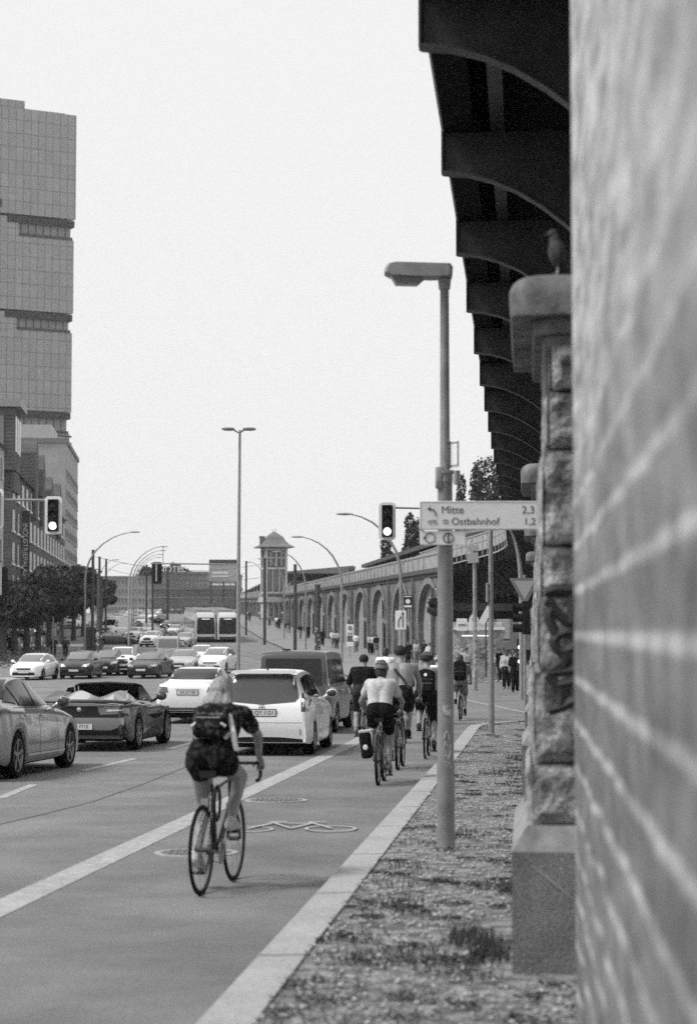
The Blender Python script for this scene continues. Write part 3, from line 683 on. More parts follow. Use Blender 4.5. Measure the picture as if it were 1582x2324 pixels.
# local +x runs left/near along the facade, local -y... the facade looks towards the street (+y local)
tw = brick_mat('curtain_wall', .27, .31, .12, 2.05, 3.65, .09, 'XZ', .35, .06, .3, offset=0, bump=0)
def tz(py): return at(166, py, Y).z - tc.z
def tblock(z0, z1, dx, mb): mb.box((30 + dx, -14, (z0 + z1) / 2), (60, 28, z1 - z0))
for (a, b, dx) in ((262, 498, -.35), (546, 712, .15), (756, 936, .45), (985, 1240, .9)):
    mb = MB(); tblock(tz(b), tz(a), dx, mb); mb.build('curtain_wall', tw, TW)
for (a, b, dx) in ((505, 546, .8), (718, 756, 1.2), (940, 985, 1.5)):
    mb = MB(); mb.box((7.3 + dx, -14.9, (tz(b) + tz(a)) / 2), (14.6, 28, tz(a) - tz(b) + .2)); mb.build('recess_wall', mat('recess', .22, .4, .1, .4), TW)
    mb = MB(); mb.box((37.3 + dx, -14, (tz(b) + tz(a)) / 2), (45.2, 28.2, tz(a) - tz(b) + .1)); mb.build('curtain_wall', tw, TW)
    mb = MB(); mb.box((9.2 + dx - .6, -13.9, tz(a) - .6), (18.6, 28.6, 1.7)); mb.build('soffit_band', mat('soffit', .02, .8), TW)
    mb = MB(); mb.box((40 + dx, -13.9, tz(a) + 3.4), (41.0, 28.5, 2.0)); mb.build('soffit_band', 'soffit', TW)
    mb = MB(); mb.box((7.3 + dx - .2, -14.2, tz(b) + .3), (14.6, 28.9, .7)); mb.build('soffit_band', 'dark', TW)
    mb = MB()
    for k in range(7): mb.box((dx + 1.5 + k * 2.05, -.85, (tz(a) + tz(b)) / 2), (.28, .12, tz(a) - tz(b)))
    mb.build('mullion', 'dark', TW)
mb = MB(); mb.box((43.8, -14, tz(262) + .9), (60, 26, 3.2)); mb.build('roof_plant', tw, TW); mb = MB(); mb.box((8, -14, tz(262) + .6), (13, 20, 1.3)); mb.build('roof_plant', 'galv', TW)
def street_x(y): return -17.7 - .084 * y
bw1 = brick_mat('dark_brickwork', .05, .08, .10, .5, .2, .02, 'XZ', .9, .3, .4)
ang_s = math.atan2(1, -.084)      # facades run away from the camera
def sb(name, ya, yb, h, m, rows, cols, win, lb, wn='winlt', roof='hip', D=14, off=0, **k):
    # local +x away along the street, local +y to the left (into the block)
    L = (yb - ya); return facade(name, (street_x(ya) + off, ya, gz((ya + yb) / 2)), ang_s, L, h, D, m, rows, cols, wn, lb, win=win, roof=roof, **k)
cream = mat('pale_render', .42, .85, .12, .4)
sb('apartment_house', 150, 196, 19.5, cream, 5, 9, (.35, .5), 'pale rendered apartment house at the far left edge', 'glassgrey', off=.8)
B2 = sb('brick_factory', 214, 316, 17.5, bw1, 5, 16, (.42, .66), 'dark brick factory building with tall pale windows behind the left trees', 'winlt', roofm='dark', up=4, trim='white')
mb = MB(); mb.box((4, 4.2, 19.8), (8, 9, 9)); mb.build('turret', bw1, B2); mb = MB(); mb.box((4, 4, 24.6), (9, 10, .8)); mb.build('turret_cornice', 'galv', B2)
for k in range(3): mb = MB(); mb.box((1.4 + 2.6 * k, -.35, 21.4), (1.6, .1, 3.8)); mb.build('window', 'winlt', B2)
for k in range(3): mb = MB(); mb.box((-.1, 1.6 + 2.6 * k, 21.4), (.12, 1.6, 3.8)); mb.build('window', 'winlt', B2)
for k, (x, h, w) in enumerate(((30, 24, 5), (44, 23, 4), (60, 21.5, 6), (80, 22, 5))):
    mb = MB(); mb.prism([(x, 14), (x + w, 14), (x + w, h - 2), (x + w / 2, h), (x, h - 2)], -.5, 7, 'xz'); mb.build('gable', bw1, B2)
sg = empty('hanging_banner', (0, 0, 0), 0, 'vertical lettered banner hanging on the dark brick factory', 'banner')
Yb = 229; p0 = at(58, 1252, Yb); mb = MB(); mb.box((0, 0, 0), (1.0, .15, 9.2)); q = mb.build('panel', mat('banner', .05, .7), sg); sg.location = p0
text('INDUSTRIEPALAST', .78, 'white', sg, 'lettering', (0, -.1, 0), (pi / 2, pi / 2, 0), .01)
B3 = sb('high_rise', 318, 356, 28.5, mat('grey_render', .34, .85, .1, .3), 9, 12, (.6, .45), 'pale grey high-rise block beyond the brick factory', 'glassgrey', roof='flat', D=22)
for k in range(6): mb = MB(); mb.box((38.2, 2 + k * 3.4, 14), (.3, .5, 28)); mb.build('pilaster', 'galv_lt', B3)
mb = MB(); mb.box((20, 8, 30.5), (16, 10, 4)); mb.build('roof_plant', 'galv_lt', B3)
mb = MB(); mb.tube([(37, 4, 28), (37, 4, 33.5)], .15); mb.tube([(35, 4, 33), (38, 1.2, 33)], .15); mb.tube([(35, 4, 31.8), (38, 1.2, 31.8)], .15); mb.build('roof_rail', 'dark', B3)
# far end of the street
def fbox(name, px0, px1, yt, Y, m, lb, rows=0, cols=0, cat='building', h0=None, D=12, win=(.5, .5), wn='glassgrey', roof='flat'):
    a = at(px0, yt, Y); b = at(px1, yt, Y); g = gz(Y) if h0 is None else at(px0, h0, Y).z
    return facade(name, (a.x, Y, g), 0, b.x - a.x, a.z - g, D, m, max(rows, 1), max(cols, 1), wn, lb, cat, win, roof, up=2)
fb = mat('far_brick', .2, .9, .3, .12); fl = mat('far_render', .30, .9, .15, .1)
fbox('far_terrace', 205, 345, 1312, 640, fl, 'long low terrace closing the far end of the street on the left', 4, 18)
fbox('corner_block', 345, 372, 1325, 600, mat('corner_render', .24, .9), 'narrow pale corner block left of the hotel', 5, 2)
HB = fbox('hotel', 362, 470, 1302, 610, fb, 'dark brick hotel with white roof lettering', 4, 12, h0=1345)
p = at(391, 1292, 609); text('HOTEL', 2.6, 'white', HB, 'lettering', (p.x - HB.location.x, -.5, p.z - HB.location.z), (pi / 2, 0, 0), .15)
fbox('office_block', 455, 545, 1308, 630, mat('far_grey', .22, .9), 'grey office block with white window bands right of the hotel', 3, 2, h0=1345, win=(.95, .3), wn='white')
fbox('overpass_building', 346, 545, 1338, 580, mat('far_dark', .13, .9, .3, .1), 'low dark station building spanning the far end of the street', 2, 16, win=(.6, .35))
BB = empty('billboard', at(508, 1320, 560), 0, 'large billboard with a dark top strip beyond the trams', 'billboard')
k_ = 560 / F; mb = MB(); mb.box((0, 0, 25 * k_), (66 * k_, .5, 50 * k_)); mb.build('panel', mat('board', .42, .8, .15, .3), BB); mb = MB(); mb.box((0, -.3, 44 * k_), (66 * k_, .2, 11 * k_)); mb.build('strip', 'dark', BB)
mb = MB(); mb.box((-1, -.35, 20 * k_), (36 * k_, .1, 5 * k_)); mb.box((-1, -.35, 12 * k_), (40 * k_, .1, 3 * k_)); mb.build('lettering', 'white', BB); mb = MB()
for x in (-28, 0, 28): mb.box((x * k_, 0, -25 * k_), (.5, .4, 50 * k_))
mb.build('post', 'dark', BB)
p = at(690, 1300, 620); mb = MB()
# ================================================================== trees
def leaf_mesh(name, clumps, n, size, mt, seed):
    rng = np.random.default_rng(seed); C = np.array([c[:3] for c in clumps]); R = np.array([c[3:6] for c in clumps]); vol = (R.prod(axis=1)); idx = rng.choice(len(C), n, p=vol / vol.sum())
    d = rng.normal(size=(n, 3)); d /= np.linalg.norm(d, axis=1)[:, None]; rad = rng.uniform(.25, 1, n) ** (1 / 2.2)
    ctr = C[idx] + d * R[idx] * (rad * rng.uniform(.85, 1.12, n))[:, None]
    a = rng.normal(size=(n, 3)); a /= np.linalg.norm(a, axis=1)[:, None]; b = np.cross(a, rng.normal(size=(n, 3))); b /= np.linalg.norm(b, axis=1)[:, None]
    s = size * rng.uniform(.6, 1.3, n)[:, None]
    V_ = np.stack([ctr - a * s, ctr - b * s * .55, ctr + a * s, ctr + b * s * .55], 1).reshape(-1, 3)
    me = bpy.data.meshes.new(name); me.vertices.add(4 * n); me.vertices.foreach_set('co', V_.ravel()); me.loops.add(4 * n); me.loops.foreach_set('vertex_index', np.arange(4 * n))
    me.polygons.add(n); me.polygons.foreach_set('loop_start', np.arange(0, 4 * n, 4)); me.polygons.foreach_set('loop_total', np.full(n, 4)); me.materials.append(mt); me.update(calc_edges=True); return me
leaf = mat('foliage', .018, .85, v2=.05, scale=1.2, contrast=(.4, .6)); bark = mat('bark', .06, .9, .3, 6)
def tree(name, loc, h, w, seed, label, cat='tree', group=None, n=5200, trunk=.32, low=.2, narrow=False, size=.26):
    random.seed(seed); T = empty(name, loc, 0, label, cat, group); cl = []
    if narrow:
        for k in range(9): z = h * (.12 + .82 * k / 8); r = w / 2 * (1 - .75 * abs(k / 8 - .35)) * .8; cl.append((random.uniform(-.1, .1) * w, random.uniform(-.1, .1) * w, z, r, r, h * .09))
    else:
        for k in range(26):
            a = random.uniform(0, 2 * pi); r = random.uniform(0, .36) * w; z = h * random.uniform(low + .12, .88); q = (1 - ((z / h - .55) / .5) ** 2)
            cl.append((r * q * cos(a) * 1.1, r * q * sin(a) * 1.1, z, w * random.uniform(.13, .22), w * random.uniform(.13, .22), h * random.uniform(.08, .13)))
    mb = MB(); mb.tube([(0, 0, -.3), (.03, 0, h * .25), (-.05, .05, h * .6), (0, 0, h * .8)], [trunk, trunk * .8, trunk * .45, .05], 8)
    for c in cl[::3]: mb.tube([(0, 0, h * low), (c[0] * .5, c[1] * .5, (h * low + c[2]) / 2 + .2), c[:3]], [trunk * .4, trunk * .25, .03], 5)
    mb.build('trunk', bark, T); o = bpy.data.objects.new('crown', leaf_mesh('crown', cl, n, size, leaf, seed)); COL.objects.link(o); o.parent = T; return T
lt = [(8, 1500, 1312, 5.8), (34, 1495, 1318, 5.2), (62, 1470, 1312, 5.6), (88, 1465, 1305, 5.6), (112, 1450, 1302, 6.0), (140, 1445, 1268, 7.5), (168, 1436, 1268, 7), (190, 1430, 1290, 6.2)]
for i, (px, yb, yt, w) in enumerate(lt):
    Yt = (150, 165, 175, 188, 200, 214, 230, 250)[i]; p = at(px, 1400, Yt); b = gz(Yt) + .1; tree('street_tree', (p.x, Yt, b), at(px, yt, Yt).z - b, w * 1.35, 20 + i, f'dark round crowned street tree, {ORD[i]} from the left in the pavement row', group='trees along the left pavement', n=8000, low=.36)
for i, (px, yt, Yt, w) in enumerate(((1050, 1087, 200, 2.0), (1074, 1068, 205, 2.6), (1094, 1050, 210, 2.8), (1114, 1043, 205, 2.8), (1135, 1060, 215, 3), (930, 1172, 225, 2.4), (951, 1182, 228, 2.2), (873, 1226, 235, 2.6))):
    p = at(px, 1400, Yt); b = gz(Yt); tree('poplar', (p.x, Yt, b), at(px, yt, Yt).z - b, w * 1.25, 50 + i, ('tall dark poplar behind the direction sign, ' if i < 5 else 'smaller dark poplar above the station roof, ') + f'{ORD[i if i < 5 else 7 - i]} from the left', narrow=True, group='poplars behind the station', n=5200, size=.2)
for i, (px, yt, w) in enumerate(((325, 1283, 6), (345, 1278, 7), (385, 1272, 9), (418, 1278, 8), (232, 1310, 4))):
    Yt = 660 if i != 4 else 420; p = at(px, 1400, Yt); b = gz(Yt) ; tree('far_tree', (p.x, Yt, b), at(px, yt, Yt).z - b, w * 1.5, 70 + i, f'hazy rounded tree at the end of the street, {ORD[(1, 2, 3, 4, 0)[i]]} from the left', group='trees at the street end', n=2500, size=.6)
# grass tufts, leaf litter, pebbles
rng = np.random.default_rng(5)
def scatter(name, n, mt, fn, kind='stuff'):
    mb = MB()
    for i in range(n): fn(mb)
    o = mb.build(name, mt); tag(o, kind=kind); return o
random.seed(11)
def inside(): 
    while True:
        y = 8 * (6.5) ** random.random(); x = random.uniform(kx(y) + .28, kx(y) + 3.4)
        if not (x > .86 and 10.9 < y < 13.6) and y < KEND: return x, y
def leafs(mb):
    x, y = inside(); s = random.uniform(.006, .022); z = gz(y) + KH + .002; a = random.uniform(0, pi)
    mb.add([(x + s * cos(a), y + s * sin(a), z + random.uniform(0, .012)), (x - s * .5 * sin(a), y + s * .5 * cos(a), z + random.uniform(0, .015)), (x - s * cos(a), y - s * sin(a), z + random.uniform(0, .012)), (x + s * .5 * sin(a), y - s * .5 * cos(a), z)], [(0, 1, 2, 3)])
scatter('leaf_litter', 9000, mat('dry_leaves', .04, .9, v2=.3, scale=12), leafs)
random.seed(12); CL = [inside() for _ in range(260)]
def clus(mb):
    cx_, cy_ = random.choice(CL); x = cx_ + random.gauss(0, .07); y = cy_ + random.gauss(0, .07); s = random.uniform(.008, .026); z = gz(y) + KH; a = random.uniform(0, pi)
    if x < kx(y) + .3: return
    mb.add([(x + s * cos(a), y + s * sin(a), z + random.uniform(0, .02)), (x - s * .6 * sin(a), y + s * .6 * cos(a), z + random.uniform(0, .02)), (x - s * cos(a), y - s * sin(a), z + random.uniform(0, .02)), (x + s * .6 * sin(a), y - s * .6 * cos(a), z)], [(0, 1, 2, 3)])
scatter('leaf_litter', 12000, mat('dark_leaves', .025, .9, v2=.07, scale=12), clus)
def peb(mb):
    x, y = inside(); s = random.uniform(.005, .02); mb.ball((x, y, gz(y) + KH), (s, s * random.uniform(.6, 1), s * .6), 5, 4)
scatter('gravel', 6500, mat('pebbles', .25, .9, v2=.6, scale=40), peb)
clumps = [(.74, 12.6, .16, 110, .11), (.82, 11.9, .12, 120, .13), (.66, 11.4, .22, 60, .05), (.3, 11.9, .3, 90, .06), (1.4, 15, .3, 120, .07), (.35, 14.5, .2, 70, .06), (2.6, 30, .7, 220, .09), (3.2, 34, .6, 260, .1), (1.1, 20, .3, 80, .05)] + [(kx(y) + .56, y, .2, 30, .05) for y in (9, 9.8, 10.9, 12, 12.8, 14, 15.6, 17, 19)]
mb = MB()
for (cx_, cy_, r, n, hh) in clumps:
    for k in range(n):
        a = random.uniform(0, 2 * pi); q = r * sqrt(random.random()); x, y = cx_ + q * cos(a), cy_ + q * 1.6 * sin(a); z = gz(y) + KH - .01; h = hh * random.uniform(.5, 1.3); l = random.uniform(-.5, .5) * h; l2 = random.uniform(-.4, .4) * h; w = .004
        mb.add([(x - w, y, z), (x + w, y, z), (x + l * .5 + w * .7, y + l2 * .5, z + h * .6), (x + l, y + l2, z + h), (x + l * .5 - w * .7, y + l2 * .5, z + h * .6)], [(0, 1, 2, 3, 4)])
mb.build('grass', mat('grass_blades', .05, .8, v2=.09, scale=3), kind='stuff')
# ================================================================== vehicles
def chaikin(p, n=2):
    for _ in range(n):
        q = [p[0]]
        for a, b in zip(p[:-1], p[1:]): q += [(a[0] * .75 + b[0] * .25, a[1] * .75 + b[1] * .25), (a[0] * .25 + b[0] * .75, a[1] * .25 + b[1] * .75)]
        q.append(p[-1]); p = q
    return p
def ci(pts, y): pts = sorted(pts); return float(np.interp(y, [p[0] for p in pts], [p[1] for p in pts]))
def sm(t): t = max(0, min(1, t)); return t * t * (3 - 2 * t)
def car_shell(sp):
    top = chaikin(sp['top'], 2); st = []
    for a, b in zip(top[:-1], top[1:]):
        n = max(1, int(math.ceil(abs(b[0] - a[0]) / .055)), int(math.ceil(abs(b[1] - a[1]) / .09)))
        for k in range(n): t = k / n; st.append((a[0] + (b[0] - a[0]) * t, a[1] + (b[1] - a[1]) * t))
    st.append(top[-1]); belt = chaikin(sp['belt'], 1); wp = chaikin(sp['w'], 2); wr0 = sp['wr']; rings = []
    for (y, zt) in st:
        w = ci(wp, y); z0 = ci(sp['sill'], y)
        for wy in sp['wheels']:
            d = abs(y - wy)
            if d < sp['ra']: z0 = max(z0, sp['rw'] + sqrt(sp['ra'] ** 2 - d * d) - .0)
        z0 = min(z0, zt - .05); zb = min(ci(belt, y), zt - .012); zb = max(zb, z0 + .02); g = zt - zb; s = sm((g - .06) / .24); dz = zb - z0
        wr = ci(wr0, y) if isinstance(wr0, list) else wr0
        R = [(w - .05, z0), (w - .012, z0 + dz * .08), (w, z0 + dz * .35), (w - .004, z0 + dz * .6), (w - .025, z0 + dz * .82), (w - .045, z0 + dz * .93), (w - .075, zb)]
        wb = w - .085
        up = []
        for k, t in enumerate((0, .35, .7, .92, 1.0)):
            gx = (wb - .01) + (wr - wb) * t ** 1.15; gzv = zb + (g - .06) * t
            if t == 1.0: gzv = zt - .045
            hx = wb * (1 - .62 * (k / 4.0)); hz = zb + g * (1 - (hx / w) ** 2) * .9
            up.append((hx + (gx - hx) * s, hz + (gzv - hz) * s))
        for k, f in enumerate((.86, .5)):
            gx = wr * f; gzv = zt - (.02, .005)[k]; hx = wb * (.3 - .13 * k); hz = zb + g * (.93 + .04 * k); up.append((hx + (gx - hx) * s, hz + (gzv - hz) * s))
        up.append((0, zt)); R += up; rings.append([(x, y, z) for x, z in R] + [(-x, y, z) for x, z in R[-2::-1]])
    mb = MB(); n = len(rings[0]); mb.add([v for r in rings for v in r], [(i * n + j, i * n + j + 1, (i + 1) * n + j + 1, (i + 1) * n + j) for i in range(len(rings) - 1) for j in range(n - 1)])
    for k in (0, len(rings) - 1): mb.f.append(tuple(range(k * n, k * n + n))); mb.m.append(0)
    return mb
def bvh_of(mb): return BVHTree.FromPolygons([Vector(v) for v in mb.v], mb.f)
def patch(bv, poly, view, off=.004, step=.07, mb=None, fy=None):
    """outline drawn in side / rear / front / top view, laid on the body surface"""
    mb = mb or MB(); us = [p[0] for p in poly]; vs = [p[1] for p in poly]; pts = []; n = len(poly)
    dense = []
    for a, b in zip(poly, poly[1:] + poly[:1]):
        L = math.hypot(a[0] - b[0], a[1] - b[1]); k = max(1, int(L / step))
        for i in range(k): dense.append((a[0] + (b[0] - a[0]) * i / k, a[1] + (b[1] - a[1]) * i / k))
    pts = [Vector(p) for p in dense]; nd = len(pts); u = min(us) + step * .5
    def ins(x, y):
        c = False; j = nd - 1
        for i in range(nd):
            if (dense[i][1] > y) != (dense[j][1] > y) and x < (dense[j][0] - dense[i][0]) * (y - dense[i][1]) / (dense[j][1] - dense[i][1]) + dense[i][0]: c = not c
            j = i
        return c
    while u < max(us):
        v = min(vs) + step * .5
        while v < max(vs):
            if ins(u, v) and min((u - q[0]) ** 2 + (v - q[1]) ** 2 for q in dense) > (step * .4) ** 2: pts.append(Vector((u, v)))
            v += step
        u += step
    V2, E2, F2, *_ = delaunay_2d_cdt(pts, [], [list(range(nd))], 1, 1e-5); out = []
    for p in V2:
        a, b = p
        O, D = {'R': ((5, a, b), (-1, 0, 0)), 'L': ((-5, a, b), (1, 0, 0)), 'B': ((a, -8, b), (0, 1, 0)), 'F': ((a, 8, b), (0, -1, 0)), 'T': ((a, b, 5), (0, 0, -1))}[view]
        h = bv.ray_cast(Vector(O), Vector(D))
        if h[0] is None:
            q = bv.find_nearest(Vector(O) + Vector(D) * {'R': 4.2, 'L': 4.2, 'B': 5.7, 'F': 5.7, 'T': 3.5}[view]); h = (q[0], q[1])
        nn = h[1]; nn = nn if nn.dot(Vector(D)) < 0 else -nn; out.append(h[0] + nn * off)
    mb.add(out, [tuple(f) for f in F2]); return mb
def both(bv, poly, **k):
    return patch(bv, poly, 'R', **k), patch(bv, poly, 'L', **k)
def wheel(parent, x, y, r, wd=.215, spokes=5, style='alloy'):
    s = 1 if x > 0 else -1; m = MB(); m.lathe([(.001, -wd * .3), (r * .45, -wd * .3), (r * .45, wd * .1), (.001, wd * .1)], n=18, axis='x'); o = m.build('wheel', 'dark', parent); o.location = (x, y, r)
    t = MB(); t.lathe([(r * .70, -wd / 2 + .01), (r * .90, -wd / 2), (r * .985, -wd / 2 + .03), (r, 0), (r * .985, wd / 2 - .03), (r * .90, wd / 2), (r * .70, wd / 2 - .01)], n=32, axis='x', ends=False); t.build('tyre', 'black', o, smooth=True)
    q = MB(); q.lathe([(r * .71, wd * .46), (r * .68, wd * .46), (r * .64, wd * .1), (r * .64, -wd * .4)], n=32, axis='x', ends=False); q.lathe([(.001, wd * .42), (r * .12, wd * .42), (r * .16, wd * .3)], n=12, axis='x')
    for k in range(spokes):
        a = 2 * pi * k / spokes; R = Matrix.Rotation(a, 3, 'X')
        if style == 'alloy': q.add([R @ Vector(v) for v in ((wd * .38, -r * .055, r * .1), (wd * .38, r * .055, r * .1), (wd * .44, r * .09, r * .68), (wd * .44, -r * .09, r * .68), (wd * .2, -r * .05, r * .1), (wd * .2, r * .05, r * .1), (wd * .3, r * .07, r * .68), (wd * .3, -r * .07, r * .68))], [(0, 1, 2, 3), (0, 3, 7, 4), (1, 5, 6, 2)])
        else: q.box(R @ Vector((wd * .4, 0, r * .4)), (wd * .15, r * .06, r * .56), R)
    if s < 0: q.xf(Matrix.Scale(-1, 4, (1, 0, 0)))
    q.build('rim', 'alloy', o, smooth=30); return o
def mirror(parent, x, y, z, m, big=1.0):
    for s in (-1, 1):
        a = MB(); a.ball((0, 0, .02), (.11 * big, .055 * big, .085 * big), 12, 8); a.cap((-.1 * s, .02, -.02), (-.17 * s, .03, -.07), .03, .03, 6); o = a.build('mirror', m, parent, smooth=True); o.location = (s * x, y, z)
        a = MB(); a.ball((0, -.03, .02), (.095 * big, .034, .07 * big), 10, 6); a.build('mirror_glass', 'glassgrey', o, smooth=True)
def plate(parent, bv, y, z, s, txt, w=.52, h=.11):
    f = -1 if s == 'B' else 1; hit = bv.ray_cast(Vector((0, 8 * f, z)), Vector((0, -f, 0))); yy = hit[0].y + f * .012; o = empty('number_plate', (0, yy, z), 0); o.parent = parent
    bpy.data.objects.remove(o); a = MB(); a.rbox((0, 0, 0), (w + .03, .016, h + .03), .008); q = a.build('number_plate', 'blackp', parent); q.location = (0, yy, z)
    a = MB(); a.box((0, f * .006, 0), (w, .012, h)); r = a.build('plate_face', 'plate', q)
    if txt: text(txt, .095, 'ink', q, 'lettering', (0.01, f * .014, 0), (pi / 2, 0, 0 if s == 'B' else pi), .001)
    return q
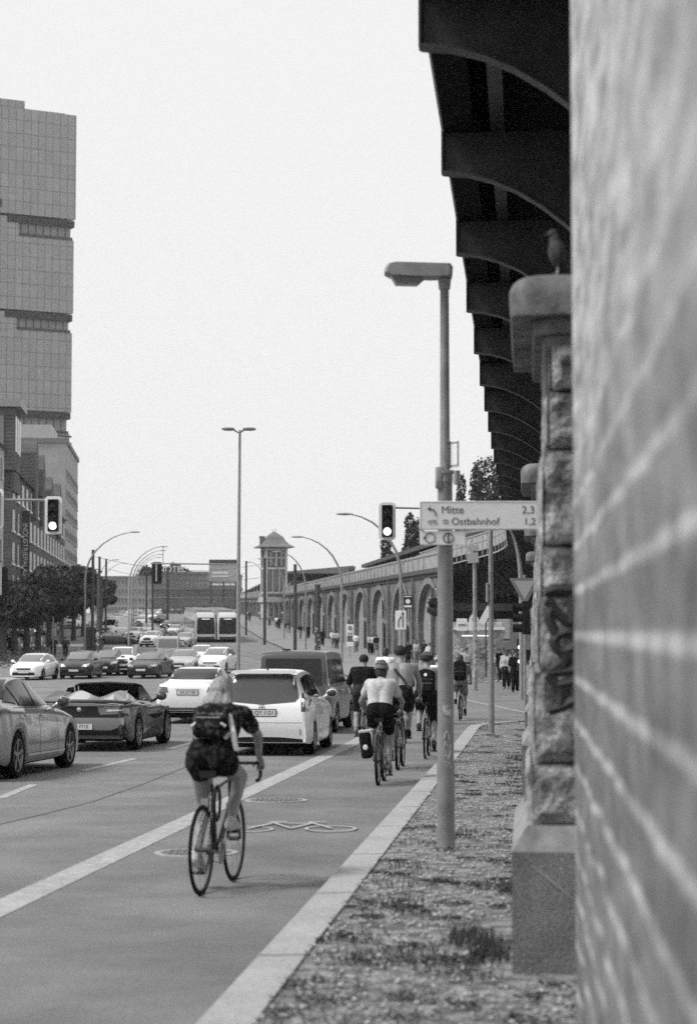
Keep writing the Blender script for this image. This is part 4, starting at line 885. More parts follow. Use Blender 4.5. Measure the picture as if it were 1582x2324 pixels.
SPEC = {
 'sedan': dict(top=[(2.34, .36), (2.37, .55), (2.33, .70), (2.0, .80), (1.3, .92), (.92, .99), (.15, 1.37), (-.45, 1.45), (-1.1, 1.40), (-1.75, 1.10), (-2.2, 1.06), (-2.36, .98), (-2.40, .62), (-2.36, .36)],
   belt=[(2.35, .66), (1.3, .86), (.6, .93), (-1.2, .99), (-2.36, .98)], w=[(2.38, .58), (2.25, .80), (1.8, .89), (.4, .905), (-1.5, .905), (-2.1, .86), (-2.41, .70)], wr=.575,
   sill=[(2.4, .24), (1.9, .2), (-1.9, .2), (-2.4, .30)], wheels=(1.42, -1.40), ra=.365, rw=.325,
   side=[[(.66, 1.0), (.04, 1.325), (-.30, 1.365), (-.33, .99)], [(-.40, .99), (-.37, 1.365), (-.85, 1.35), (-1.12, 1.29), (-1.10, 1.02)], [(-1.17, 1.04), (-1.18, 1.27), (-1.52, 1.08)]],
   ws=[(-.69, 1.03), (.69, 1.03), (.55, 1.37), (-.55, 1.37)], rg=[(-.64, 1.12), (.64, 1.12), (.52, 1.38), (-.52, 1.38)],
   hl=[(.42, .60), (.80, .66), (.80, .76), (.46, .70)], grille=[(-.36, .50), (.36, .50), (.40, .70), (-.40, .70)], low=[(-.72, .28), (.72, .28), (.66, .40), (-.66, .40)],
   tl=[(.48, .80), (.80, .78), (.80, .96), (.52, .93)], rlow=[(-.66, .30), (.66, .30), (.62, .42), (-.62, .42)], pz=(.46, .80), handles=((-.2, .86), (-1.05, .88)), mz=(.66, .98), seams=(.62, -.36, -1.24), spokes=5),
 'mpv': dict(top=[(2.24, .36), (2.28, .55), (2.22, .74), (1.9, .88), (1.45, 1.02), (.5, 1.44), (-.25, 1.565), (-1.2, 1.56), (-1.98, 1.50), (-2.06, 1.42), (-2.24, .98), (-2.30, .90), (-2.36, .60), (-2.30, .30)],
   belt=[(2.3, .70), (1.4, .92), (.6, .97), (-1.2, 1.02), (-2.36, 1.02)], w=[(2.3, .58), (2.15, .78), (1.7, .87), (.4, .888), (-1.7, .888), (-2.15, .86), (-2.38, .80)], wr=[(-2.3, .57), (0, .60), (1, .58)],
   sill=[(2.4, .22), (1.9, .2), (-1.8, .2), (-2.3, .24)], wheels=(1.40, -1.38), ra=.355, rw=.32,
   side=[[(.95, 1.03), (.28, 1.36), (-.20, 1.45), (-.24, 1.02)], [(-.30, 1.03), (-.27, 1.455), (-.95, 1.45), (-1.0, 1.05)], [(-1.07, 1.06), (-1.02, 1.445), (-1.7, 1.38), (-1.86, 1.14), (-1.4, 1.07)]],
   ws=[(-.66, 1.08), (.66, 1.08), (.56, 1.46), (-.56, 1.46)], rg=[(-.60, .98), (0, .925), (.60, .98), (.66, 1.04), (.575, 1.40), (.56, 1.45), (-.56, 1.45), (-.575, 1.40), (-.66, 1.04)],
   hl=[(.42, .66), (.78, .72), (.78, .86), (.50, .76)], grille=[(-.4, .58), (.4, .58), (.44, .66), (-.44, .66)], low=[(-.62, .28), (.62, .28), (.56, .46), (-.56, .46)],
   tl=[(.72, .80), (.845, .80), (.83, 1.0), (.78, 1.18), (.70, 1.14)], rlow=[(-.76, .25), (.76, .25), (.74, .31), (.3, .345), (-.3, .345), (-.74, .31)], pz=(.46, .78), handles=((-.12, .88), (-1.0, .92)), mz=(.80, 1.02), seams=(.9, -.28, -1.15), spokes=5),
 'van': dict(top=[(2.40, .38), (2.45, .7), (2.38, 1.0), (1.9, 1.14), (1.45, 1.25), (.75, 1.84), (.3, 1.95), (-2.2, 1.97), (-2.40, 1.92), (-2.47, 1.80), (-2.53, 1.1), (-2.56, .6), (-2.52, .32)],
   belt=[(2.4, .85), (1.4, 1.10), (-2.5, 1.13)], w=[(2.45, .66), (2.3, .84), (1.9, .93), (-2.3, .95), (-2.54, .91)], wr=[(-3, .78), (3, .76)],
   sill=[(2.5, .25), (-2.5, .3)], wheels=(1.62, -1.42), ra=.38, rw=.34,
   side=[[(1.35, 1.20), (.78, 1.66), (.38, 1.72), (.38, 1.16)], [(.28, 1.16), (.28, 1.73), (-.95, 1.75), (-.95, 1.16)], [(-1.03, 1.16), (-1.03, 1.75), (-2.25, 1.74), (-2.25, 1.16)]],
   ws=[(-.78, 1.27), (.78, 1.27), (.68, 1.83), (-.68, 1.83)], rg=[(-.70, 1.13), (.70, 1.13), (.655, 1.76), (-.655, 1.76)],
   hl=[(.52, .72), (.84, .76), (.84, .95), (.52, .90)], grille=[(-.48, .74), (.48, .74), (.48, .90), (-.48, .90)], low=[(-.7, .32), (.7, .32), (.65, .55), (-.65, .55)],
   tl=[(.79, .85), (.90, .85), (.86, 1.30), (.79, 1.30)], rlow=[(-.85, .32), (.85, .32), (.85, .48), (-.85, .48)], pz=(.5, .95), handles=((.5, .98), (-.75, .98)), mz=(1.22, 1.22), seams=(1.3, .33, -.98), spokes=5),
 'suv': dict(top=[(2.15, .40), (2.2, .65), (2.15, .88), (1.85, 1.0), (1.2, 1.08), (.95, 1.12), (.3, 1.55), (-.3, 1.64), (-1.3, 1.62), (-1.9, 1.52), (-2.1, 1.15), (-2.18, .9), (-2.16, .40)],
   belt=[(2.2, .85), (1.2, 1.0), (-2.1, 1.08)], w=[(2.2, .60), (2.05, .80), (1.6, .9), (-1.6, .9), (-2.0, .86), (-2.18, .74)], wr=.60,
   sill=[(2.2, .32), (-2.2, .32)], wheels=(1.32, -1.32), ra=.39, rw=.35,
   side=[[(.72, 1.12), (.2, 1.48), (-.2, 1.53), (-.22, 1.08)], [(-.28, 1.08), (-.26, 1.535), (-.95, 1.53), (-1.0, 1.1)], [(-1.07, 1.11), (-1.02, 1.525), (-1.6, 1.47), (-1.75, 1.2)]],
   ws=[(-.68, 1.16), (.68, 1.16), (.57, 1.54), (-.57, 1.54)], rg=[(-.62, 1.16), (.62, 1.16), (.55, 1.5), (-.55, 1.5)],
   hl=[(.44, .82), (.78, .88), (.78, 1.0), (.5, .94)], grille=[(-.36, .66), (.36, .66), (.42, .92), (-.42, .92)], low=[(-.66, .38), (.66, .38), (.6, .56), (-.6, .56)],
   tl=[(.62, .9), (.8, .9), (.78, 1.1), (.66, 1.1)], rlow=[(-.7, .42), (.7, .42), (.66, .54), (-.66, .54)], pz=(.58, .8), handles=((-.1, .96), (-1.0, .98)), mz=(.75, 1.08), seams=(.75, -.25, -1.1), spokes=5),
 'hatch': dict(top=[(1.98, .36), (2.02, .58), (1.94, .76), (1.6, .88), (1.15, .97), (.35, 1.40), (-.3, 1.50), (-1.1, 1.46), (-1.65, 1.34), (-1.9, 1.0), (-2.0, .8), (-1.98, .34)],
   belt=[(2.0, .7), (1.1, .9), (-1.9, 1.0)], w=[(2.02, .56), (1.85, .76), (1.45, .85), (-1.5, .86), (-1.85, .8), (-2.0, .68)], wr=.57,
   sill=[(2, .2), (-2, .24)], wheels=(1.25, -1.22), ra=.345, rw=.31,
   side=[[(.78, 1.0), (.22, 1.33), (-.2, 1.39), (-.22, .98)], [(-.28, .98), (-.26, 1.39), (-.85, 1.36), (-1.3, 1.2), (-1.35, 1.06)]],
   ws=[(-.64, 1.02), (.64, 1.02), (.53, 1.40), (-.53, 1.40)], rg=[(-.58, 1.04), (.58, 1.04), (.52, 1.32), (-.52, 1.32)],
   hl=[(.4, .64), (.74, .70), (.74, .84), (.44, .74)], grille=[(-.34, .58), (.34, .58), (.38, .68), (-.38, .68)], low=[(-.6, .28), (.6, .28), (.55, .44), (-.55, .44)],
   tl=[(.6, .82), (.76, .82), (.73, 1.04), (.62, 1.04)], rlow=[(-.6, .32), (.6, .32), (.58, .4), (-.58, .4)], pz=(.46, .74), handles=((-.1, .88), (-.9, .9)), mz=(.72, .98), seams=(.7, -.25, -1.0), spokes=7),
 'cargo': dict(top=[(2.95, .42), (3.0, .8), (2.9, 1.05), (2.5, 1.22), (2.2, 1.35), (1.6, 2.2), (1.2, 2.5), (.4, 2.62), (-2.8, 2.6), (-2.95, 2.5), (-3.0, 1.3), (-2.98, .42)],
   belt=[(3, .9), (2.3, 1.2), (-3, 1.25)], w=[(3, .7), (2.8, .88), (2.2, .98), (-2.8, 1.0), (-3, .95)], wr=.84,
   sill=[(3, .3), (-3, .35)], wheels=(2.0, -1.65), ra=.4, rw=.35,
   side=[[(2.15, 1.32), (1.6, 1.95), (1.25, 2.0), (1.25, 1.28)]], ws=[(-.82, 1.42), (.82, 1.42), (.76, 2.1), (-.76, 2.1)], rg=None,
   hl=[(.55, .85), (.86, .9), (.86, 1.12), (.55, 1.06)], grille=[(-.45, .8), (.45, .8), (.45, 1.08), (-.45, 1.08)], low=[(-.7, .38), (.7, .38), (.65, .6), (-.65, .6)],
   tl=[(.85, .9), (.95, .9), (.95, 1.4), (.85, 1.4)], rlow=[(-.85, .4), (.85, .4), (.85, .55), (-.85, .55)], pz=(.62, .9), handles=((1.35, 1.1),), mz=(2.05, 1.45), seams=(1.2,), spokes=5)}
def make_car(kind, name, paint, label=None, cat='car', front='', rear='', lit=False, group=None, wn='glass'):
    sp = SPEC[kind]; T = empty(name, (0, 0, 0), 0, label, cat, group); sh = car_shell(sp); bv = bvh_of(sh); body = sh.build('body', paint, T, smooth=32)
    W2 = max(w for _, w in sp['w']); ym, yn = sp['top'][0][0], sp['top'][-1][0]
    m = MB(); m.box((0, (ym + yn) / 2, .38), (2 * (W2 - .24), ym - yn - .35, .46)); m.box((0, 0, .55), (2 * (W2 - .05), sp['wheels'][0] - sp['wheels'][1] - 2 * sp['ra'] - .02, .3))
    for wy in sp['wheels']: m.box((0, wy, .62), (2 * (W2 - .07), 2 * sp['ra'] - .02, .30))
    m.build('underbody', 'black', T)
    for (x, y) in ((1, 0), (-1, 0), (1, 1), (-1, 1)): wheel(T, x * (W2 - .125), sp['wheels'][y], sp['rw'], spokes=sp['spokes'])
    for poly in sp['side']:
        for v in 'RL': 
            # thin dark seal then the glass
            cx_ = sum(p[0] for p in poly) / len(poly); cz_ = sum(p[1] for p in poly) / len(poly)
            patch(bv, poly, v, .014, .055).build('side_window', wn, T, smooth=True)
    m = patch(bv, sp['ws'], 'F', .012, .1); m.build('windscreen', wn, T, smooth=True)
    if sp['rg']: patch(bv, sp['rg'], 'B', .012, .08).build('rear_window', wn if kind != 'mpv' else 'glassgrey', T, smooth=True)
    mir = lambda P: [(-a, b) for a, b in P]
    for P_ in (sp['hl'], mir(sp['hl'])):
        h = patch(bv, P_, 'F', .008, .06).build('headlight', 'lampglass', T, smooth=True)
        if lit:
            cx_ = sum(p[0] for p in P_) / 4; q = bv.ray_cast(Vector((cx_, 8, sp['hl'][0][1] + .06)), Vector((0, -1, 0)))[0]; a = MB(); a.ball((q.x, q.y + .012, q.z), (.075, .02, .06), 10, 6); a.build('bulb', 'lit', h)
    patch(bv, sp['grille'], 'F', .006, .08).build('grille', 'blackp', T); patch(bv, sp['low'], 'F', .006, .08).build('air_intake', 'blackp', T)
    for P_ in (sp['tl'], mir(sp['tl'])): patch(bv, P_, 'B', .008, .05).build('tail_light', 'redlens', T, smooth=True)
    patch(bv, sp['rlow'], 'B', .006, .08).build('rear_valance', 'blackp', T)
    plate(T, bv, 0, sp['pz'][0], 'F', front); plate(T, bv, 0, sp['pz'][1], 'B', rear); mirror(T, W2 + .06, sp['mz'][0], sp['mz'][1] + .04, paint, 1.25 if kind in ('van', 'cargo') else 1)
    m = MB()
    for s in sp['seams']:
        zt = ci(sp['belt'], s)
        for v in 'RL': patch(bv, [(s - .006, .26), (s + .006, .26), (s + .006, zt - .01), (s - .006, zt - .01)], v, .003, .12, m)
    zb = sp['sill'][0][1]; a, b = sp['wheels']
    m.build('door_seam', 'blackp', T)
    for (hy, hz) in sp['handles']:
        for s in (1, -1):
            h = bv.ray_cast(Vector((5 * s, hy, hz)), Vector((-s, 0, 0)))[0]; m = MB(); m.rbox((h.x + s * .015, hy, hz), (.03, .19, .028), .012); m.build('door_handle', paint, T)
    return T, bv
def place(T, px, py, heading, anchor=(0, 0), up=0):
    """stand the thing so that its anchor (local x, y) is over the ground point seen at px, py"""
    p = G(px, py, up); a = heading; R = Matrix.Rotation(-a, 3, 'Z'); o = R @ Vector((anchor[0], anchor[1], 0)); x, y = p.x - o.x, p.y - o.y
    pit = math.atan((gz(y + cos(a)) - gz(y - cos(a))) / 2) if abs(cos(a)) > .2 else 0
    T.location = (x, y, gz(y) + up); T.rotation_euler = (pit if cos(a) > 0 else -pit, 0, -a); return T
hd = math.atan(.097)
# --- white estate, B QY 1121
C, bv = make_car('mpv', 'estate_car', 'pwhite', 'white people carrier with plate B QY 1121 waiting right ahead of the front cyclist', rear='B QY 1121')
m = MB(); m.add([], []); P_ = [(-.57, -1.90), (.57, -1.90), (.55, -2.16), (-.55, -2.16)]
m = MB(); m.prism([(-.56, 1.485), (.56, 1.485), (.60, 1.50), (.55, 1.545), (-.55, 1.545), (-.60, 1.50)], -2.14, -1.88, 'xz'); m.build('spoiler', 'pwhite', C, smooth=30)
patch(bv, [(-.555, 1.385), (.555, 1.385), (.55, 1.455), (-.55, 1.455)], 'B', .008, .08).build('window_band', 'blackp', C)
m = MB(); m.tube([(-.30, -2.235, .955), (-.1, -2.225, .972), (.12, -2.22, .975)], [.012, .018, .008], 6); m.build('wiper', 'blackp', C)
m = MB(); m.torus((0, 0, 0), .05, .006, 'y', 20, 6); m.box((0, 0, .012), (.06, .012, .012)); m.tube([(0, 0, -.045), (0, 0, .045)], .007, 6); q = m.build('badge', 'chrome', C); h = bv.ray_cast(Vector((0, -8, .875)), Vector((0, 1, 0)))[0]; q.location = (0, h.y - .008, .875)
m = MB()
for s in (-1, 1): patch(bv, [(s * .70, .38), (s * .715, .38), (s * .715, .50), (s * .70, .50)], 'B', .006, .05, m)
m.build('reflector', 'redlens', C)
m = MB(); m.cap((0, -1.5, 1.55), (.0, -1.62, 1.615), .02, .012, 8); m.build('antenna', 'blackp', C)
m = MB(); patch(bv, [(-.82, .600), (.82, .600), (.82, .608), (-.82, .608)], 'B', .003, .08, m); m.build('panel_seam', 'galv', C)
m = MB(); m.lathe([(.02, -.06), (.02, .06)], (.05, -2.2, .27), 10, 'y'); m.build('exhaust', 'chrome', C)
place(C, 707, 1711, hd, (.80, -1.38)); PRIUS = C
# --- dark van ahead of it
C, bv = make_car('van', 'van', 'pgrey', 'dark grey passenger van with a big rear window, behind the white people carrier', 'van')
C.scale = (.96, .96, .97); place(C, 762, 1662, hd + .02, (.86, -1.42)); m = MB(); m.ball((-.2, -2.2, 1.975), (.12, .1, .02), 10, 6); m.build('roof_antenna', 'blackp', C); m = MB(); m.ball((-.25, -1.5, 2.03), (.001, .001, .001), 4, 3)
# --- white saloon, KS plate
C, bv = make_car('sedan', 'saloon_car', 'pwhite', 'white saloon with black lower bumper and plate KS XY 04, left of the people carrier', rear='KS XY 04'); C.scale = (1.03, 1.03, 1.01)
m = MB(); patch(bv, [(-.33, .875), (.33, .875), (.33, .89), (-.33, .89)], 'B', .012, .06, m); m.build('chrome_strip', 'chrome', C)
m = MB()
for z in (.34, .40): patch(bv, [(-.72, z), (.72, z), (.70, z + .022), (-.70, z + .022)], 'B', .012, .06, m)
m.build('bumper_strip', 'chrome', C)
place(C, 512, 1640, hd, (.82, -1.40)); WM_ = C
# --- silver saloon at the left edge
C, bv = make_car('sedan', 'saloon_car', 'silver', 'silver grey saloon cut off by the left edge of the picture'); place(C, 144, 1742, hd + .03, (.80, 1.42)); C.scale = (1.03, 1.04, 1.05)
m = MB(); patch(bv, [(-1.0, .30), (1.02, .29), (1.02, .32), (-1.0, .33)], 'R', .012, .08, m); m.build('sill_trim', 'chrome', C)
m = MB(); patch(bv, [(.72, .955), (-1.5, 1.0), (-1.5, 1.012), (.72, .968)], 'R', .008, .08, m); m.build('window_trim', 'chrome', C)
# --- white car to its left
C, bv = make_car('sedan', 'saloon_car', 'plgrey', 'pale saloon mostly hidden behind the silver one at the left edge'); place(C, 52, 1648, hd, (.8, 1.42))
# --- open two-seater
def roadster():
    T = empty('roadster', (0, 0, 0), 0, 'low dark open-top sports car with reflection painted pale on its rear deck, between the silver and white saloons', 'car')
    sp = dict(top=[(2.28, .34), (2.33, .5), (2.2, .66), (1.7, .78), (1.1, .87), (.75, .90), (0, .86), (-.75, .90), (-1.2, .96), (-1.9, .96), (-2.25, .93), (-2.33, .86), (-2.36, .55), (-2.28, .30)],
      belt=[(2.3, .60), (1.45, .80), (.7, .80), (-.5, .84), (-1.4, .93), (-2.3, .86)], w=[(2.3, .6), (2.1, .84), (1.5, .96), (.5, .93), (-.5, .94), (-1.4, .98), (-2.1, .93), (-2.36, .80)], wr=.6,
      sill=[(2.3, .18), (-1.9, .18), (-2.3, .34)], wheels=(1.40, -1.40), ra=.375, rw=.345)
    sh = car_shell(sp); bv = bvh_of(sh); sh.build('body', 'pgrey', T, smooth=32)
    m = MB(); m.box((0, 0, .4), (1.45, 4.2, .4)); m.box((0, 0, .5), (1.86, 2.0, .3))
    for y in (1.4, -1.4): m.box((0, y, .62), (1.82, .72, .28))
    m.build('underbody', 'black', T)
    for (x, y) in ((1, 1.4), (-1, 1.4), (1, -1.4), (-1, -1.4)): wheel(T, x * .86, y, .345, spokes=7)
    patch(bv, [(-.72, -1.2), (.72, -1.2), (.66, -.30), (-.66, -.30)], 'T', .016, .1).build('tonneau_reflection', 'plgrey', T, smooth=True)  # pale patch painting sky reflection over the rear of the cockpit
    # black cockpit opening, seats
    patch(bv, [(-.66, -.78), (.66, -.78), (.70, .3), (.62, .62), (-.62, .62), (-.70, .3)], 'T', .006, .1).build('cockpit', 'black', T)
    for s in (-1, 1):
        m = MB(); m.rbox((s * .36, -.55, .92), (.44, .14, .26), .06, Matrix.Rotation(radians(-12), 3, 'X')); m.build('seat', 'blackp', T, smooth=40)
    m = MB(); nu, nv = 24, 10; vs = []            # two-humped cover behind the seats, sky reflection painted in as pale grey
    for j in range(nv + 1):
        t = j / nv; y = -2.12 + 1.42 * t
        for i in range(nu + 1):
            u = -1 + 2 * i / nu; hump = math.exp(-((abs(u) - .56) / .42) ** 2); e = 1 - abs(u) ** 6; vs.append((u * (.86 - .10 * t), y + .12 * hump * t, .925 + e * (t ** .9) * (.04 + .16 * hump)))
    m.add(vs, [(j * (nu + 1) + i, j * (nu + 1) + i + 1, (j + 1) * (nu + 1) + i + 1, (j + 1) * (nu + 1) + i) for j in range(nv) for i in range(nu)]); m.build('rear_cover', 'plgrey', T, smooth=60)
    for s in (-1, 1): m = MB(); m.add([(s * .80, -1.9, .985), (s * .52, -1.75, 1.02), (s * .42, -1.2, 1.10), (s * .70, -1.3, 1.14)], [(0, 1, 2, 3)]); m.build('cover_vent', 'glassgrey', T)
    m = MB(); patch(bv, [(-.82, -2.2), (.82, -2.2), (.72, -1.1), (.5, -.9), (-.5, -.9), (-.72, -1.1)], 'T', .01, .1, m); m.build('deck_reflection', 'plgrey', T, smooth=True)  # sky reflection on the deck painted as pale grey
    m = MB(); sec = [(-.94, -2.12, .93), (-.6, -2.34, .955), (0, -2.4, .96), (.6, -2.34, .955), (.94, -2.12, .93)]; m.tube(sec, [.02, .035, .035, .035, .02], 8); m.build('spoiler_lip', 'pgrey', T, smooth=True)
    m = MB(); m.tube([(-.76, .72, .88), (-.66, .12, 1.20), (-.56, .02, 1.235), (0, .04, 1.26), (.56, .02, 1.235), (.66, .12, 1.20), (.76, .72, .88)], .03, 8); m.build('windscreen_frame', 'blackp', T, smooth=True)
    m = MB(); m.add([(-.72, .70, .9), (.72, .70, .9), (.60, .08, 1.22), (-.60, .08, 1.22), (0, .76, .9), (0, .08, 1.25)], [(0, 4, 5, 3), (4, 1, 2, 5)]); m.build('windscreen', 'glassgrey', T)
    for s in (-1, 1):
        m = MB(); m.add([(s * .80, .66, .88), (s * .70, .10, 1.18), (s * .70, -.35, 1.17), (s * .78, -.62, .93), (s * .79, -.62, .93), (s * .71, -.35, 1.17), (s * .71, .1, 1.18), (s * .81, .66, .88)], [(0, 1, 2, 3), (4, 5, 6, 7)]); m.build('side_window', 'glassgrey', T)
        patch(bv, [(s * .42, .70), (s * .90, .73), (s * .88, .82), (s * .50, .86), (s * .36, .80)], 'B', .01, .06).build('tail_light', 'redlens', T, smooth=True)
        patch(bv, [(s * .52, .76), (s * .84, .775), (s * .82, .80), (s * .54, .80)], 'B', .018, .05).build('light_strip', 'lampglass', T, smooth=True)
        patch(bv, [(s * .35, .62), (s * .7, .67), (s * .7, .8), (s * .4, .72)], 'F', .01, .06).build('headlight', 'lampglass', T)
    patch(bv, [(-.90, .66), (.90, .66), (.88, .72), (.40, .70), (.34, .86), (-.34, .86), (-.40, .70), (-.88, .72)], 'B', .006, .08).build('rear_band', 'blackp', T, smooth=True)
    patch(bv, [(-.72, .20), (.72, .20), (.90, .34), (.86, .56), (.6, .40), (-.6, .40), (-.86, .56), (-.90, .34)], 'B', .006, .08).build('diffuser', 'blackp', T, smooth=True)
    patch(bv, [(-1.0, .18), (1.0, .18), (.75, .34), (.4, .42), (-.5, .36), (-.9, .28)], 'R', .006, .1).build('side_blade', 'blackp', T, smooth=True)
    patch(bv, [(-.84, .50), (-.62, .42), (.62, .42), (.84, .50), (.84, .645), (-.84, .645)], 'B', .010, .08).build('bumper_reflection', 'silver', T, smooth=True)  # reflection on the lower bumper painted as a lighter patch
    m = MB(); m.ball((0, 0, 0), (.045, .012, .045), 16, 8); q = m.build('badge', 'chrome', T, smooth=True); q.location = (0, bv.ray_cast(Vector((0, -8, .80)), Vector((0, 1, 0)))[0].y - .008, .80)
    plate(T, bv, 0, .48, 'B', 'HH 771E'); mirror(T, .98, .62, .97, 'blackp'); m = MB()
    for v in 'RL': patch(bv, [(.72, .3), (.735, .3), (.68, .82), (.665, .82)], v, .003, .1, m); patch(bv, [(-.62, .36), (-.605, .36), (-.72, .86), (-.735, .86)], v, .003, .1, m)
    m.build('door_seam', 'blackp', T); return T
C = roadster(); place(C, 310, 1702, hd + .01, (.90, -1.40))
# --- oncoming and crossing traffic beyond the junction
fac = pi + radians(7)           # facing the camera, a little to the right
TP = {}
def far_car(kind, paint, px, py, heading, label, name=None, cat='car', lit=False, front='B AB 12', scale=None, group='cars in the oncoming traffic', wn='winlt'):
    key = (kind, lit); names = dict(sedan='saloon_car', mpv='estate_car', van='van', suv='suv', hatch='hatchback', cargo='delivery_van')
    if key not in TP:
        T, _ = make_car(kind, names[kind], paint, label, cat, lit=lit, wn=wn); TP[key] = T
    else:
        T = copy_tree(TP[key]); 
        for ch in T.children:
            if ch.name.split('.')[0] in ('body', 'door_handle', 'mirror'): repaint(ch, paint)
    T.name = name or names[kind]; tag(T, label, cat, group); place(T, px, py, heading)
    T.scale = scale or (1, 1, 1); return T
r_ = radians
far_car('hatch', 'pwhite', 79, 1542, pi + r_(6), 'white coupe turning in front of the left pavement', scale=(1.05, 1.12, .95))
far_car('mpv', 'pdark', 185, 1539, pi + r_(3.5), 'dark people carrier with lit headlights, left of the oncoming queue', lit=True, scale=(1, .95, .97))
far_car('hatch', 'pdark', 248, 1532, pi + r_(3), 'small dark car squeezed between the people carrier and the white off-roader')
far_car('suv', 'pwhite', 279, 1531, pi - r_(4), 'white off-roader second from the dark saloon in the oncoming queue')
far_car('sedan', 'pdark', 343, 1538, pi + r_(8), 'dark saloon with a pale bonnet at the head of the oncoming queue')
far_car('sedan', 'plgrey', 418, 1528, pi + r_(4), 'pale grey saloon just behind the dark saloon')
far_car('mpv', 'pwhite', 494, 1527, pi + r_(8), 'white people carrier crossing behind the white saloon')
far_car('hatch', 'pwhite', 458, 1513, pi + r_(4), 'small pale car glimpsed between two others behind the white saloon')
far_car('van', 'plgrey', 384, 1503, hd * -.5, 'pale van seen from behind, driving away in the middle of the junction', cat='van')
far_car('suv', 'pwhite', 345, 1468, fac, 'white car first in the left of the two far queues')
far_car('hatch', 'plgrey', 420, 1468, fac, 'pale car first in the right of the two far queues', scale=(1.05, 1, 1))
far_car('mpv', 'plgrey', 338, 1442, fac, 'silver people carrier second in the left far queue')
far_car('sedan', 'pdark', 383, 1429, fac, 'black saloon with headlights on, second in the right far queue', lit=True)
far_car('suv', 'pwhite', 322, 1424, fac, 'white car third in the left far queue', scale=(1.08, 1, 1.05))
far_car('suv', 'pgrey', 366, 1416, fac, 'grey car third in the right far queue')
far_car('cargo', 'pwhite', 262, 1446, pi + r_(16), 'white delivery van left of the far queues', cat='van', wn='glass')
far_car('sedan', 'pdark', 262, 1466, r_(80), 'dark saloon side on in front of the delivery van', wn='winlt')
far_car('cargo', 'pwhite', 173, 1428, fac + r_(3), 'white box van far down the left side of the street', cat='van', scale=(1.1, 1, 1))
for i, (px, py, pt) in enumerate(((305, 1412, 'pwhite'), (330, 1407, 'plgrey'), (300, 1404, 'plgrey'), (318, 1400, 'pwhite'), (345, 1403, 'pgrey'), (290, 1408, 'pwhite'), (335, 1397, 'pwhite'), (310, 1396, 'plgrey'), (278, 1402, 'pgrey'), (322, 1401, 'pdark'), (356, 1398, 'pwhite'), (296, 1398, 'pwhite'), (268, 1412, 'pwhite'), (285, 1416, 'plgrey'))):
    far_car('hatch', pt, px, py, fac, f'tiny car in the distant traffic jam, number {ORD[i]} of the pack counted from the front', scale=(1.05, 1, 1), group='distant traffic jam')
for i, (px, py, kd, pt, lb) in enumerate(((362, 1455, 'hatch', 'pgrey', 'grey hatchback between the two front rows of the far queues'), (306, 1455, 'suv', 'pwhite', 'white car nearest the central lamp row in the far queues'), (398, 1444, 'hatch', 'pwhite', 'small white car just left of the tram rails'), (240, 1420, 'sedan', 'plgrey', 'pale saloon behind the delivery van'), (288, 1434, 'mpv', 'pgrey', 'grey people carrier right of the delivery van'), (350, 1408, 'sedan', 'pwhite', 'white saloon at the top of the right far queue'), (212, 1436, 'hatch', 'pdark', 'dark hatchback left of the delivery van'))):
    far_car(kd, pt, px, py, fac, lb)
# --- trams
def tram(px, py, label):
    T = empty('tram', (0, 0, 0), 0, label, 'tram', 'trams side by side'); W_, H, L = 1.2, 3.35, 30
    sec = lambda s, h: [(-W_ * s, .35), (-W_ * s * 1.01, 1.2), (-W_ * s * .97, 2.5), (-W_ * s * .82, h - .12), (-W_ * s * .6, h), (W_ * s * .6, h), (W_ * s * .82, h - .12), (W_ * s * .97, 2.5), (W_ * s * 1.01, 1.2), (W_ * s, .35)]
    ys_ = [(-.55, .86, 2.2, .3), (-.5, .90, 2.75, .2), (-.3, .95, 3.1, .1), (.2, .99, H, 0), (1, 1, H, 0), (L, 1, H, 0)]
    m = MB(); vs = []
    for (y, s, h, _) in ys_: vs += [(x, y if z < 1.4 else y + (z - 1.4) * (.25 if y < .5 else 0), z) for x, z in sec(s, max(h, 2.6))]
    n = 10; m.add(vs, [(i * n + j, i * n + (j + 1) % n, (i + 1) * n + (j + 1) % n, (i + 1) * n + j) for i in range(5) for j in range(n)] + [tuple(range(n)), tuple(range(5 * n, 6 * n))]); bv = bvh_of(m)
    m.build('body', mat('tram_paint', .55, .4, coat=.3), T, smooth=30)
    patch(bv, [(-.98, .95), (.98, .95), (1.0, 1.3), (.92, 2.75), (-.92, 2.75), (-1.0, 1.3)], 'B', .03, .2).build('windscreen', 'blackp', T, smooth=True)
    m = MB(); m.box((0, -.13, 2.55), (.9, .04, .14)); q = m.build('destination_display', 'lit', T); q.location = (0, -.12, 0)
    for s in (-1, 1):
        for k in range(7): m = MB(); m.box((s * 1.19, 3 + k * 4, 1.9), (.08, 3.4, 1.0)); m.build('side_window', 'glassgrey', T)
        m = MB(); m.ball((s * .8, -.5, .75), (.14, .06, .09), 8, 6); m.build('headlight', 'lampglass', T)
        m = MB(); m.box((s * 1.0, 15, H + .05), (.06, 26, .35)); m.build('roof_edge', 'galv_lt', T)
    m = MB()
    for k in range(9): m.box((0, 2.2 + k * 3, H + .12), (1.5, 1.6, .25))
    m.build('roof_unit', 'galv', T); m = MB(); m.box((0, L / 2, .25), (2.0, L - 1, .4)); m.build('underframe', 'black', T); m = MB(); m.box((0, -.45, .5), (1.9, .3, .3)); m.build('bumper', 'dark', T)
    p = G(px, py); T.location = (p.x, p.y, gz(p.y)); T.rotation_euler = (math.atan(.023), 0, math.atan(.125)); return T
tram(467, 1458, 'tram on the left of the pair stopped nose on beyond the junction'); tram(517, 1458, 'tram on the right of the pair, partly behind the tall lamp mast')
